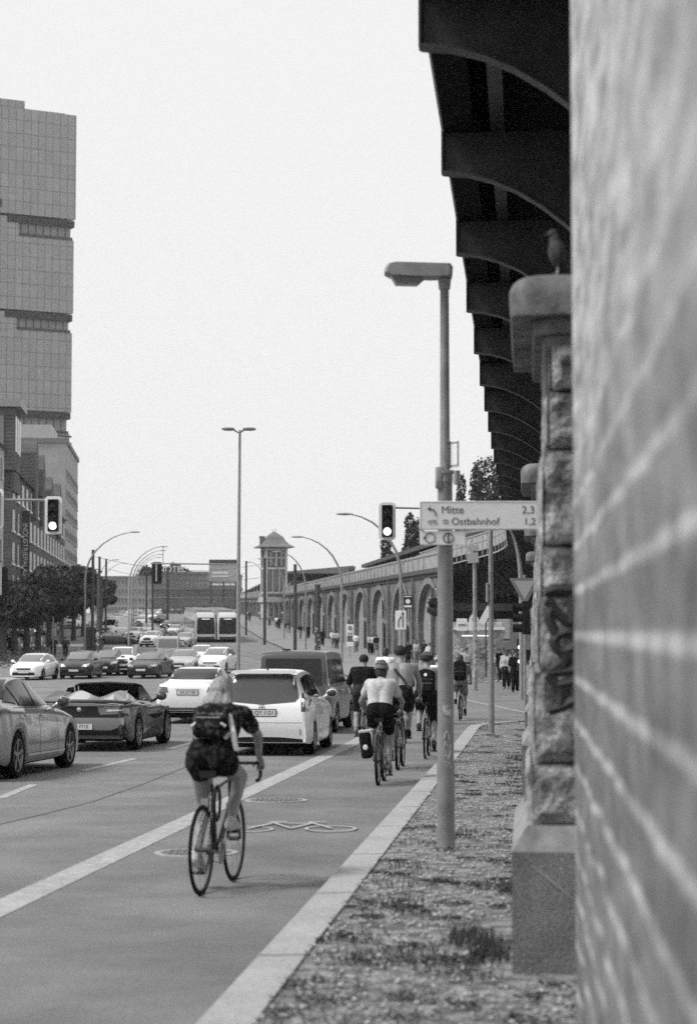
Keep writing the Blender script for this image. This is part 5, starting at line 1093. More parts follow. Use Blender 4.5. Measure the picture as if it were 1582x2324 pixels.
# ================================================================== people and bicycles
def fuse(mb, vox, name, mats, parent, smooth_it=4, extra=None):
    """merge overlapping limbs into one continuous skin"""
    me = mb.mesh('tmp', mats); o = bpy.data.objects.new('tmp', me); COL.objects.link(o)
    r = o.modifiers.new('r', 'REMESH'); r.mode = 'VOXEL'; r.voxel_size = vox; r.use_smooth_shade = True
    s = o.modifiers.new('s', 'SMOOTH'); s.factor = .5; s.iterations = smooth_it
    dg = bpy.context.evaluated_depsgraph_get(); dg.update(); m2 = bpy.data.meshes.new_from_object(o.evaluated_get(dg)); m2.name = name; bpy.data.objects.remove(o)
    if extra is not None:
        b = bmesh.new(); b.from_mesh(m2); b.from_mesh(extra.mesh('e', mats)); b.to_mesh(m2); b.free()
    m2.polygons.foreach_set('use_smooth', [True] * len(m2.polygons)); m2.materials.clear(); m2.materials.append(M[mats] if isinstance(mats, str) else mats)
    q = bpy.data.objects.new(name, m2); COL.objects.link(q)
    if parent is not None: q.parent = parent
    return q
V3 = Vector
def hand(mb, wrist, d, up, side, curl=.9, s=1.0):
    """palm, four unequal bent fingers and a thumb; d = direction of the forearm, up = back of the hand"""
    d = V3(d).normalized(); up = V3(up); up = (up - d * up.dot(d)).normalized(); sd_ = d.cross(up) * side; w = V3(wrist)
    mb.tube([w, w + d * .035 * s, w + d * .085 * s], [.022 * s, .036 * s, .034 * s], 10, sx=1.0)
    for k, (o, L) in enumerate(((-.027, .062), (-.009, .072), (.009, .068), (.026, .054))):
        b = w + d * .08 * s + sd_ * o * s; c = curl; p = [b]; dd = d.copy(); ax = d.cross(up).normalized()
        for seg in (.42, .33, .25):
            dd = (Matrix.Rotation(-c * .85, 3, ax) @ dd) if True else dd; p.append(p[-1] + dd * L * seg * s)
        mb.tube(p, [.0095 * s, .0088 * s, .008 * s, .006 * s], 6)
    b = w + d * .03 * s - sd_ * .028 * s; t1 = (d * .6 - sd_ * .7 - up * .3).normalized(); t2 = (d * .9 - up * .5).normalized(); mb.tube([b, b + t1 * .035 * s, b + t1 * .035 * s + t2 * .03 * s], [.012 * s, .0105 * s, .008 * s], 6)
def body(J, name='person', skin='skin', vox=.014, label=None, cat='person', group=None, hands=True, curl=.9, wide=1.0, face=True):
    """J: dict of joints; returns the body mesh object, one continuous figure"""
    m = MB(); g = lambda k: V3(J[k]); pel, che, nk, hd_ = g('pelvis'), g('chest'), g('neck'), g('head')
    w = J.get('hipw', .0)
    for s in (-1, 1):
        m.cap(pel + V3((s * .07, 0, 0)), pel.lerp(che, .45) + V3((s * .06, 0, 0)), .125 * wide, .105 * wide, 14)
        m.cap(pel.lerp(che, .4) + V3((s * .06, 0, 0)), che + V3((s * .075, 0, 0)), .105 * wide, .125 * wide, 14)
    m.cap(che, nk, .12, .062); m.cap(nk, hd_ - V3((0, 0, .03)), .056, .06)
    L_, R_2 = g('shL'), g('shR'); m.cap(L_, R_2, .062, .062); m.cap(che + (L_ - che) * .4, L_, .1, .066); m.cap(che + (R_2 - che) * .4, R_2, .1, .066)
    for s in 'LR':
        m.cap(g('sh' + s), g('el' + s), .054, .041); m.cap(g('el' + s), g('wr' + s), .041, .026)
        m.cap(pel + (g('hip' + s) - pel) * .5, g('hip' + s), .12, .105); m.cap(g('hip' + s), g('kn' + s), .098 * wide, .062); m.cap(g('kn' + s), g('an' + s), .062, .038)
        mid = g('kn' + s).lerp(g('an' + s), .3); m.ball(mid - V3((0, .022, 0)), (.052, .055, .095), 10, 8)
        m.cap(g('an' + s), g('toe' + s), .042, .03); m.cap(g('an' + s) - V3((0, .03, .03)), g('an' + s), .034, .04)
    f = V3(J.get('face', (0, 1, -.1))).normalized(); sx = f.cross(V3((0, 0, 1))).normalized(); u = sx.cross(f)
    R = Matrix((sx, f, u)).transposed()
    m.ball(hd_ + u * .02, (.078, .094, .105), 16, 12, R); m.ball(hd_ + f * .022 - u * .055, (.056, .07, .06), 12, 8, R)
    if face:
        m.cap(hd_ + f * .088 + u * .01, hd_ + f * .112 - u * .022, .010, .015, 6)
        for s in (-1, 1): m.ball(hd_ + sx * s * .08 - f * .008, (.014, .024, .034), 8, 6, R)
    ex = None
    if hands:
        ex = MB()
        for s, sg_ in (('L', -1), ('R', 1)): hand(ex, g('wr' + s), J.get('hd' + s, g('wr' + s) - g('el' + s)), J.get('hu' + s, (0, 0, 1)), sg_, curl)
    o = fuse(m, vox, name, skin, None, 4, ex)
    if face and vox < .02:
        for s in (-1, 1):
            e = MB(); e.ball(hd_ + sx * s * .032 + f * .092 + u * .018, .0125, 8, 6); e.build('eye', 'ink', o)
        e = MB(); e.cap(hd_ + f * .094 - u * .052 - sx * .02, hd_ + f * .094 - u * .052 + sx * .02, .007, .007, 6); e.build('mouth', mat('lips', .18, .6), o)
    return tag(o, label, cat, group)
def garment(J, o, name, m_, parts, infl, vox=.014):
    """parts: list of (jointA, jointB, ra, rb, t0, t1)"""
    m = MB(); g = lambda k: V3(J[k])
    for a, b, ra, rb, t0, t1 in parts:
        A, B = (g(a) if isinstance(a, str) else V3(a)), (g(b) if isinstance(b, str) else V3(b)); m.cap(A.lerp(B, t0), A.lerp(B, t1), ra + infl, rb + infl, 14)
    return fuse(m, vox, name, m_, o, 3)
def top_parts(J, sleeve=.5, hem=0.0, wide=1.0):
    pel, che = V3(J['pelvis']), V3(J['chest']); P_ = []
    for s in (-1, 1):
        ox = V3((s * .07, 0, 0)); P_.append((pel.lerp(che, hem) + ox * .95, pel.lerp(che, .5) + ox, .118 * wide, .108 * wide, 0, 1)); P_.append((pel.lerp(che, .45) + ox, che + ox * 1.1, .108 * wide, .128 * wide, 0, 1))
    P_ += [(che, J['neck'], .118, .06, 0, .75), ('shL', 'shR', .066, .066, 0, 1)]
    for s in 'LR':
        P_.append((che + (V3(J['sh' + s]) - che) * .4, J['sh' + s], .1, .068, 0, 1))
        if sleeve > 0: P_.append(('sh' + s, 'el' + s, .060, .056, 0, min(1, sleeve * 2)))
        if sleeve > .5: P_.append(('el' + s, 'wr' + s, .048, .036, 0, (sleeve - .5) * 2))
    return P_
def leg_parts(J, length=.5, wide=1.0, flare=0.0):
    pel, che = V3(J['pelvis']), V3(J['chest']); P_ = [(pel + V3((s * .07, 0, 0)), pel.lerp(che, .22) + V3((s * .065, 0, 0)), .128 * wide, .115 * wide, 0, 1) for s in (-1, 1)]
    for s in 'LR':
        P_.append((pel + (V3(J['hip' + s]) - pel) * .5, J['hip' + s], .122 * wide, .108 * wide, 0, 1)); P_.append(('hip' + s, 'kn' + s, .102 * wide, .07 + flare, 0, min(1, length * 2)))
        if length > .5: P_.append(('kn' + s, 'an' + s, .068 + flare, .05 + flare, 0, (length - .5) * 2))
    return P_
def shoes(J, o, m_, ankle=False):
    for s in 'LR':
        a, t = V3(J['an' + s]), V3(J['toe' + s]); d = (t - a); m = MB(); dn = V3((0, 0, -1)); back = V3((d.x, d.y, 0)).normalized()
        m.cap(a - back * .045 + dn * .035, a + dn * .01, .042, .045); m.cap(a - back * .04 + dn * .04, t + dn * .005 + back * .02, .04, .036); m.cap(a, t, .048, .038)
        fuse(m, .012 if o.get('near') else .02, 'shoe', m_, o, 2)
def hair_cap(J, o, m_, style='short'):
    hd_ = V3(J['head']); f = V3(J.get('face', (0, 1, -.1))).normalized(); sx = f.cross(V3((0, 0, 1))).normalized(); u = sx.cross(f); R = Matrix((sx, f, u)).transposed(); m = MB()
    m.ball(hd_ - f * .012 + u * .038, (.088, .10, .098), 14, 10, R)
    if style == 'long':
        m.ball(hd_ - f * .04 + u * .0, (.098, .09, .11), 12, 8, R)
        for k in range(21):
            a = (k - 10) / 10 * 1.35; st_ = hd_ - f * .06 * cos(a) + sx * .075 * sin(a) + u * .02; e = st_ + V3((sin(a) * .075 + random.uniform(-.02, .02), -.11, -.22 - .10 * random.random())) - f * .03; m.tube([st_, st_.lerp(e, .5) - f * .05, e], [.024, .022, .007], 7)
    elif style == 'pony':
        m.cap(hd_ - f * .08, hd_ - f * .11 - u * .18, .035, .02)
    elif style == 'mid': m.ball(hd_ - f * .03 - u * .02, (.092, .085, .11), 12, 8, R)
    return fuse(m, .011, 'hair', m_, o, 2)
def helmet(J, o, m_, vent=True):
    hd_ = V3(J['head']); f = V3(J.get('face', (0, 1, -.1))).normalized(); sx = f.cross(V3((0, 0, 1))).normalized(); u = sx.cross(f); R = Matrix((sx, f, u)).transposed(); m = MB()
    n = 20; rows = []
    for i in range(9):
        a = radians(-8 + 98 * i / 8); rows.append([(R @ V3((.108 * cos(a) * cos(2 * pi * j / n) * (1 - .06 * (j % 4 == 0) * vent), .134 * cos(a) * sin(2 * pi * j / n) * (1 - .06 * (j % 4 == 0) * vent), .122 * sin(a) + .005))) + hd_ + u * .028 - f * .008 for j in range(n)])
    m.add([v for r in rows for v in r], [(i * n + j, i * n + (j + 1) % n, (i + 1) * n + (j + 1) % n, (i + 1) * n + j) for i in range(8) for j in range(n)] + [tuple(range(n))])
    h = m.build('helmet', m_, o, smooth=50)
    if vent:
        m = MB()
        for k in (-2, -1, 0, 1, 2):
            for t in (25, 50):
                a = radians(t); az = radians(-90 + k * 24); p = R @ V3((.109 * cos(a) * cos(az), .135 * cos(a) * sin(az), .123 * sin(a) + .005)); m.ball(p + hd_ + u * .028 - f * .008, (.009, .016, .02), 6, 4)
        m.build('vent', 'clight' if m_ in ('cdark', 'cblack') else 'ink', h)
    return h
def ride_pose(lean, foot=0, hw=.24, hy=.40, hz=.99, sy=-.25, sz=.93, w=1.0, tilt=0, hipw=.095, torso=.46, hx=0):
    """seated on a bicycle, looking along +y; lean 0 upright .. 1 low; foot: crank angle"""
    a = radians(8 + 48 * lean); pel = V3((0, sy + .02, sz + .10)); che = pel + V3((0, sin(a), cos(a))) * torso * .72; nk = pel + V3((0, sin(a + .12), cos(a + .12))) * torso
    hd_ = nk + V3((0, .05 + .06 * lean, .145 - .03 * lean)); J = dict(pelvis=pel, chest=che, neck=nk, head=hd_, face=(0, 1, -.1 - .25 * lean))
    for s, sg_ in (('L', -1), ('R', 1)):
        sh = nk + V3((sg_ * .185 * w, -.015, -.055)); wr = V3((sg_ * hw, hy - .06, hz + .05)); J['sh' + s] = sh; J['wr' + s] = wr; J['hu' + s] = (0, .3, 1); J['hd' + s] = (0, .75, -.55)
        mid = (sh + wr) / 2; d = (wr - sh); L = .29 + .26; bend = sqrt(max(.003, (L / 2) ** 2 - (d.length / 2) ** 2)) * .8; J['el' + s] = mid + V3((sg_ * .75 * bend, -.1 * bend, -.65 * bend))
        ph = radians(foot) + (pi if s == 'L' else 0); ped = V3((sg_ * .125, -.06 + .17 * sin(ph), .28 + .17 * cos(ph))); an = ped + V3((0, -.09, .12 - .03 * cos(ph))); toe = ped + V3((0, .07, .04)); J['an' + s] = an; J['toe' + s] = toe
        hip = pel + V3((sg_ * hipw, .02, -.035)); J['hip' + s] = hip; d = an - hip; L1, L2 = .44, .45; D = min(d.length, L1 + L2 - .004); c = (L1 * L1 - L2 * L2 + D * D) / (2 * D); h = sqrt(max(0, L1 * L1 - c * c)); u = d.normalized(); fw = V3((0, 1, .15)); fw = (fw - u * fw.dot(u)).normalized(); J['kn' + s] = hip + u * c + fw * h + V3((sg_ * .015, 0, 0))
    return J
def bicycle(label, road=True, rack=False, fat=.018, paint='pdark', guards=False, R=.335, wb=1.02, foot=0, basket=False, light=False, sz=.93, hw=.24):
    T = empty('bicycle', (0, 0, 0), 0, label, 'bicycle'); ya, yf = -wb / 2, wb / 2
    for y in (ya, yf):
        m = MB(); m.torus((0, 0, 0), R - .006, .0145 if road else fat, 'x', 44, 8); w = m.build('wheel', 'black', T, smooth=True); w.location = (0, y, R)
        m = MB(); m.torus((0, 0, 0), R - .028, .009, 'x', 44, 6); m.build('rim', 'galv' if not road else 'dark', w, smooth=True)
        m = MB()
        for k in range(20):
            a = 2 * pi * k / 20; m.tube([(.03 * (-1) ** k, .018 * cos(a + .4), .018 * sin(a + .4)), (0, (R - .03) * cos(a), (R - .03) * sin(a))], .0012, 3)
        m.build('spokes', 'galv', w); m = MB(); m.lathe([(.018, -.045), (.018, .045)], n=10, axis='x'); m.build('hub', 'dark', w)
        if guards: m = MB(); m.tube([(0, (R + .02) * cos(a), (R + .02) * sin(a)) for a in [radians(q) for q in range(20 if y < 0 else 60, 196 if y < 0 else 170, 12)]], .024, 6); m.build('mudguard', 'blackp', w)
    bb = V3((0, -.06, .28)); st = V3((0, -.22, sz - .10)); ht = V3((0, yf - .17, .86)); hb = V3((0, yf - .11, .64)); fk = V3((0, yf, R)); m = MB(); r = .016
    m.tube([bb, st], r); m.tube([st - V3((0, -.01, .06)), ht - V3((0, 0, .03))], r * .9); m.tube([bb, hb + V3((0, -.01, .03))], r * 1.15); m.tube([hb, ht], r * 1.2)
    for s in (-1, 1):
        m.tube([bb + V3((s * .03, 0, 0)), V3((s * .055, ya, R))], .009); m.tube([st - V3((0, 0, .06)), V3((s * .055, ya, R))], .008); m.tube([hb + V3((s * .03, 0, -.01)), V3((s * .05, yf - .02, R + .12)), V3((s * .05, yf, R))], .011)
    m.build('frame', paint, T, smooth=50)
    m = MB(); m.tube([st, V3((0, -.245, sz - .02))], .013); q = m.build('seat_post', 'galv', T)
    m = MB(); m.add([(-.07, -.36, sz + .005), (.07, -.36, sz + .005), (.075, -.28, sz + .01), (.02, -.16, sz), (.014, -.09, sz - .004), (-.014, -.09, sz - .004), (-.02, -.16, sz), (-.075, -.28, sz + .01)] + [(x * .8, y, sz - .05) for x, y in ((-.07, -.36), (.07, -.36), (.075, -.28), (.02, -.16), (.014, -.09), (-.014, -.09), (-.02, -.16), (-.075, -.28))], [tuple(range(8)), tuple(range(8, 16))] + [(i, (i + 1) % 8, (i + 1) % 8 + 8, i + 8) for i in range(8)]); m.build('saddle', 'blackp', T, smooth=60)
    m = MB(); hz = .96
    m.tube([ht, V3((0, yf - .19, .93)), V3((0, yf - .12, hz))], .014)
    if road:
        m.tube([(-.21, .40, hz), (.21, .40, hz)], .0135)
        for s in (-1, 1): m.tube([(s * .21, .40, hz), (s * .215, .47, hz), (s * .218, .515, hz - .03), (s * .22, .50, hz - .11), (s * .222, .44, hz - .14), (s * .222, .38, hz - .14)], .0155, 8); m.tube([(s * .216, .50, hz + .01), (s * .216, .545, hz - .03), (s * .216, .55, hz - .12)], .009, 6)
    else:
        m.tube([(-hw - .03, .30, hz + .0), (-hw, .36, hz + .01), (-.08, .41, hz), (.08, .41, hz), (hw, .36, hz + .01), (hw + .03, .30, hz)], .0125)
        for s in (-1, 1): m.tube([(s * hw, .35, hz + .01), (s * (hw + .035), .27, hz)], .018, 8)
    m.build('handlebar', 'blackp', T, smooth=50)
    m = MB(); m.lathe([(.001, .04), (.09 if road else .085, .04), (.09, .046), (.001, .046)], bb, 28, 'x'); ph = radians(foot)
    for s in (-1, 1):
        a = ph + (pi if s < 0 else 0); e = bb + V3((0, .17 * sin(a), .17 * cos(a))); m.tube([bb + V3((s * .05, 0, 0)), e + V3((s * .07, 0, 0))], .011, 6)
    cr = m.build('crank', 'galv', T, smooth=40)
    for s in (-1, 1): a = ph + (pi if s < 0 else 0); e = bb + V3((s * .125, .17 * sin(a), .17 * cos(a))); m = MB(); m.box(e, (.095, .085, .02)); m.build('pedal', 'blackp', cr)
    m = MB(); m.lathe([(.001, .05), (.04, .05), (.04, .075), (.001, .075)], (0, ya, R), 14, 'x'); m.tube([(.045, -.06, .28 + .088), (.055, ya, R + .038)], .004, 4); m.tube([(.045, -.06, .28 - .088), (.055, ya + .02, R - .075)], .004, 4); m.box((.06, ya + .02, R - .06), (.012, .03, .10)); m.build('chain', 'dark', T)
    m = MB(); m.box((0, ya + .09, .70), (.06, .04, .05)); m.box((0, yf - .06, .70), (.06, .04, .05)); m.build('brake', 'galv', T)
    if rack:
        m = MB(); z = .74
        for s in (-1, 1): m.tube([(s * .06, -.30, z), (s * .06, -.72, z)], .007, 6); m.tube([(s * .06, -.66, z), (s * .065, ya, R)], .006, 6)
        m.tube([(-.06, -.72, z), (.06, -.72, z)], .007, 6); m.tube([(-.06, -.5, z), (.06, -.5, z)], .007, 6); m.build('rack', 'dark', T)
    if light: m = MB(); m.rbox((0, -.36, .80), (.05, .03, .04), .01); m.build('rear_light', 'redlens', T)
    return T
def rig(objs, px, py, heading, rear=True):
    """bicycle first: its rear tyre touches the ground at px, py"""
    p = G(px, py); a = heading; ax = V3((sin(a), cos(a), 0)); o = p + ax * .51 if rear else p; pit = math.atan(gz(o.y + 1) - gz(o.y)); z = gz(o.y)
    for q in objs: q.location = (o.x, o.y, z); q.rotation_euler = (pit, 0, -a)
def backpack(label, m_='cblack', w=.30, h=.44, d=.17, logo=False, piping=None):
    T = empty('backpack', (0, 0, 0), 0, label, 'backpack'); m = MB(); R = Matrix.Identity(3)
    m.rbox((0, 0, 0), (w, d, h), .06); m.ball((0, 0, h * .42), (w * .46, d * .5, h * .17), 12, 8); fuse(m, .012, 'bag', m_, T, 5)
    m = MB(); m.rbox((0, -d * .5, -h * .12), (w * .78, .05, h * .5), .025); fuse(m, .01, 'pocket', m_, T, 3)
    m = MB(); m.box((0, -d * .53, h * .12), (w * .74, .012, .008)); m.box((0, -d * .54, -h * .05), (w * .7, .05, .006)); m.build('zip', 'galv', T)
    for s in (-1, 1): m = MB(); m.tube([(s * w * .3, d * .4, h * .42), (s * w * .42, d * .9, h * .5), (s * w * .48, d * 1.6, h * .2), (s * w * .45, d * .6, -h * .35)], .018, 6); m.build('strap', m_ if not piping else piping, T, smooth=True)
    if logo: m = MB(); m.lathe([(.001, -.004), (.030, -.004), (.030, .004), (.001, .004)], (0, -d * .56, h * .30), 20, 'y'); m.build('round_badge', 'white', T)
    if piping: m = MB(); m.tube([(-w * .5, -d * .3, -h * .22), (-w * .4, -d * .52, -h * .19), (w * .4, -d * .52, -h * .19), (w * .5, -d * .3, -h * .22)], .011, 6); m.build('piping', piping, T)
    return T
def put_on(T, base_obj, off, pitch=0, roll=0):   # place a worn bag in the rider's own space
    Mx = base_obj.matrix_basis if False else Matrix.Translation(base_obj.location) @ base_obj.rotation_euler.to_matrix().to_4x4()
    W_ = Mx @ Matrix.Translation(off) @ Matrix.Rotation(pitch, 4, 'X') @ Matrix.Rotation(roll, 4, 'Y'); T.location = W_.to_translation(); T.rotation_euler = W_.to_euler()
# ---------------- the front cyclist
hh = radians(11)
J = ride_pose(.60, foot=20, hw=.215, hy=.45, hz=.96, hipw=.10, torso=.53, w=.90); J['head'] = V3(J['neck']) + V3((-.035, .075, .12)); J['face'] = (.12, 1, -.35)
for s, x in (('R', .225), ('L', -.225)): J['wr' + s] = V3((x, .44, 1.0)); J['hd' + s] = (0, .6, -.7)
J['elR'] = V3((.262, .24, 1.19)); J['elL'] = V3((-.25, .24, 1.18))
bk = bicycle('road bicycle with drop handlebar ridden by the front cyclist', True, paint='pdark', foot=20, R=.338)
m = MB(); m.torus((0, 0, 0), .085, .013, 'x', 20, 6); m.xf(Matrix.Scale(1.5, 4, (0, 0, 1))); q = m.build('lock', 'blackp', bk); q.location = (.06, -.27, .68)
p1 = body(J, label='front cyclist with long blond hair, dark patterned shirt and white shoulder strap', hands=True, curl=1.0, wide=.88, vox=.013); p1['near'] = 1
garment(J, p1, 'shirt', 'pattern', top_parts(J, .27, .05, .88), .012, .013); garment(J, p1, 'shorts', 'pattern2', leg_parts(J, .15, 1.02) , .010, .013)
J2 = dict(J); shoes(J, p1, 'clight'); hair_cap(J, p1, 'hair_blond', 'long')
rig([bk, p1], 457, 2030, hh); del p1['near']
bag = backpack('small dark patterned bag with white edging on the back of the front cyclist', 'pattern', .27, .28, .11, piping='cwhite'); ch = V3(J['chest']); pl = V3(J['pelvis']); dd_ = (ch - pl).normalized(); nrm = V3((0, -dd_.z, dd_.y)); pos = pl.lerp(ch, .55) + nrm * .19
put_on(bag, p1, pos, -atan2(dd_.y, dd_.z), 0)
m = MB(); n0 = V3(J['neck']); m.tube([n0 + V3((-.03, .0, .06)), n0 + V3((.05, -.10, -.02)), ch + V3((.13, -.15, .0)), pl.lerp(ch, .5) + V3((.18, -.13, .05)), pl.lerp(ch, .2) + V3((.20, -.05, .0))], .022, 8); m.build('shoulder_strap', 'cwhite', p1, smooth=True)
# ---------------- the group ahead
def rider(px, py, label, blabel, lean, foot, topm=None, sleeve=.45, botm='cblack', leg=.45, shoe='cblack', head='helmet', headm='cdark', hairm='hair_dark', skin='skin', heading=hd, bike=None, near=True, w=1.0, wide=1.0, sc=1.0, hz=.99, **kw):
    J = ride_pose(lean, foot, w=w, hz=hz, hw=kw.get('hw', .27), hy=.34, torso=kw.get('torso', .50)); 
    if 'face' in kw: J['face'] = kw['face']
    vx = .016 if near else .024
    bk = bicycle(blabel, False, foot=foot, **(bike or {})); p = body(J, label=label, skin=skin, vox=vx, wide=wide, hands=near, curl=1.0)
    if topm: garment(J, p, 'shirt', topm, top_parts(J, sleeve, 0, wide), .014, vx)
    garment(J, p, 'trousers' if leg > .6 else 'shorts', botm, leg_parts(J, leg, wide, .0), .016, vx); shoes(J, p, shoe)
    if head == 'helmet': hair_cap(J, p, hairm, kw.get('style', 'short')); helmet(J, p, headm)
    elif head == 'cap': m = MB(); hd_ = V3(J['head']); m.ball(hd_ + V3((0, -.005, .04)), (.096, .108, .09), 14, 8); c = m.build('headscarf', headm, p, smooth=True)
    else: hair_cap(J, p, hairm, head)
    rig([bk, p], px, py, heading); 
    if sc != 1: bk.scale = p.scale = (sc,) * 3
    return p, bk, J
pA, bA, JA = rider(858, 1782, 'cyclist in a pale grey shirt and vented helmet with a black pannier', 'city bicycle with a rear rack under the pale shirted cyclist', .30, 165, 'cpale', .26, 'cblack', .36, 'cgrey', 'helmet', 'cgrey', 'hair_dark', bike=dict(rack=True, fat=.022, guards=True, light=True), style='mid', wide=.86, w=.88)
pn = empty('pannier', (0, 0, 0), 0, 'black pannier bag with a pale round mark hanging left of the city bicycle rack', 'pannier')
m = MB(); m.rbox((0, 0, 0), (.15, .28, .36), .05); fuse(m, .012, 'bag', 'cblack', pn, 4); m = MB(); m.ball((0, -.14, -.02), (.035, .006, .038), 14, 8); m.build('pale_mark', 'white', pn); m = MB(); m.rbox((.02, 0, .2), (.2, .26, .04), .02); m.build('flap', 'clight', pn)
put_on(pn, bA, V3((-.16, -.60, .56)), 0, radians(-6))
pB, bB, JB = rider(903, 1747, 'bare backed cyclist with a dark headscarf and a strap across the back', 'bicycle under the bare backed cyclist', .22, 20, None, 0, 'cblack', .42, 'cblack', 'cap', 'cdark', bike=dict(fat=.02, rack=True, guards=True), w=1.15, wide=1.12, torso=.56, sc=1.1)
m = MB(); c_, n_ = V3(JB['chest']), V3(JB['neck']); pl = V3(JB['pelvis']); m.tube([n_ + V3((-.13, -.05, -.0)), c_ + V3((-.05, -.15, .02)), c_ + V3((.06, -.17, -.10)), pl + V3((.16, -.13, .14))], .02, 6, sx=1.0); m.build('strap', 'cdark', pB, smooth=True)
bb_ = empty('waist_bag', (0, 0, 0), 0, 'black waist bag slung at the back of the bare backed cyclist', 'bag'); m = MB(); m.rbox((0, 0, 0), (.26, .11, .14), .05); fuse(m, .01, 'bag', 'cblack', bb_, 3); m = MB(); m.tube([(-.13, 0, 0), (-.18, .1, .02), (-.17, .25, .03)], .012, 6); m.tube([(.13, 0, 0), (.18, .1, .02), (.17, .25, .03)], .012, 6); m.build('belt', 'cblack', bb_); put_on(bb_, pB, pl + V3((.04, -.17, .16)), radians(-15))
pC, bC, JC = rider(965, 1722, 'cyclist in black knee length shorts and a round dark helmet', 'slim bicycle under the cyclist in knee length shorts', .18, 180, 'cgrey', .4, 'cblack', .62, 'cdark', 'helmet', 'cdark', bike=dict(fat=.016), wide=1.0, sc=1.06)
bg_ = backpack('black backpack with a round white badge on the back of a cyclist', 'cblack', .33, .46, .18, logo=True); dd_ = (V3(JC['chest']) - V3(JC['pelvis'])).normalized(); put_on(bg_, pC, V3(JC['chest']) + V3((0, -.235, -.06)), -atan2(dd_.y, dd_.z))
pD, bD, JD = rider(820, 1690, 'cyclist in a black T-shirt and dark cap left of the pale shirted one', 'bicycle under the black shirted cyclist', .25, 40, 'cblack', .45, 'cdark', .45, 'cgrey', 'cap', 'cdark', bike=dict(fat=.018), sc=1.05)
pE, bE, JE = rider(1043, 1635, 'cyclist just right of the sign pole, riding on towards the crossing', 'bicycle just right of the sign pole', .15, 160, 'cgrey', .3, 'cgrey', .45, 'cblack', 'mid', 'cdark', 'hair_dark', bike=dict(fat=.018))
bg2 = backpack('large black backpack on the cyclist right of the sign pole', 'cblack', .34, .50, .2); put_on(bg2, pE, V3(JE['chest']) + V3((0, -.24, -.05)), radians(-10))
pF, bF, JF = rider(872, 1622, 'cyclist in a bright white shirt farther ahead, above the headscarf rider', 'bicycle of the white shirted cyclist farther ahead', .1, 90, 'cwhite', .45, 'cdark', .45, 'cblack', 'mid', 'cdark', 'hair_dark', bike=dict(fat=.02), sc=1.1)
pG, bG, JG = rider(992, 1645, 'cyclist in white partly hidden behind the sign pole', 'bicycle behind the sign pole', .2, 120, 'cwhite', .9, 'clight', .9, 'cgrey', 'helmet', 'clight', bike=dict(fat=.018))
# ---------------- pedestrians
def stand_pose(stride=0.0, arms=0.0, w=1.0):
    J = dict(pelvis=V3((0, 0, .96)), chest=V3((0, .01, 1.28)), neck=V3((0, .0, 1.46)), head=V3((0, .03, 1.60)), face=(0, 1, -.05))
    for s, g_ in (('L', -1), ('R', 1)):
        t = stride * g_; J['hip' + s] = V3((g_ * .09, 0, .90)); J['kn' + s] = V3((g_ * .095, .22 * t + .03, .50 + .02 * abs(t))); J['an' + s] = V3((g_ * .10, .38 * t - .03, .085 + (.05 if t < 0 else 0))); J['toe' + s] = J['an' + s] + V3((g_ * .03, .15, -.045 if t >= 0 else -.055))
        J['sh' + s] = V3((g_ * .18 * w, 0, 1.41)); J['el' + s] = V3((g_ * .235, -.06 - .16 * t * arms, 1.13)); J['wr' + s] = V3((g_ * .25, .03 - .30 * t * arms, .89 + .05 * arms)); J['hu' + s] = (g_, 0, 0)
    return J
PT = {}
def ped_base(key, stride, topm, sleeve, botm, leg, shoe, hairm, style, skin='skin', near=False, wide=1.0, dress=False):
    J = stand_pose(stride, 1.0); vx = .02 if near else .032
    p = body(J, label='x', skin=skin, vox=vx, hands=near, curl=.4, wide=wide, face=True)
    if near:
        f = V3((0, 1, 0)); hd_ = V3(J['head'])
        for s in (-1, 1): e = MB(); e.ball(hd_ + V3((s * .032, .092, .018)), .0125, 8, 6); e.build('eye', 'ink', p)
        e = MB(); e.cap(hd_ + V3((-.02, .094, -.052)), hd_ + V3((.02, .094, -.052)), .007, .007, 6); e.build('mouth', mat('lips', .18, .6), p)
    g_ = garment(J, p, 'shirt', topm, top_parts(J, sleeve, -.1, wide), .018, vx)
    if dress: m = MB(); m.lathe([(.15, 1.1), (.17, .95), (.25, .5), (.26, .42), (.24, .42), (.1, 1.0)], n=18); m.build('skirt', botm, p, smooth=50)
    else: garment(J, p, 'trousers' if leg > .55 else 'shorts', botm, leg_parts(J, leg, wide, .012), .014, vx)
    shoes(J, p, shoe); hair_cap(J, p, hairm, style); return p
def pedestrian(px, py, rz, label, base, topm=None, botm=None, group=None, sc=1.0, up=.10):
    if base not in PT:
        PT[base] = p = ped_base(base, *BASES[base])
    else: p = copy_tree(PT[base])
    for ch in p.children:
        k = ch.name.split('.')[0]
        if topm and k == 'shirt': repaint(ch, topm)
        if botm and k in ('trousers', 'shorts', 'skirt'): repaint(ch, botm)
    p.name = 'person'; tag(p, label, 'person', group); q = G(px, py, up); p.location = (q.x, q.y, gz(q.y) + up); p.rotation_euler = (0, 0, rz); p.scale = (sc,) * 3; return p
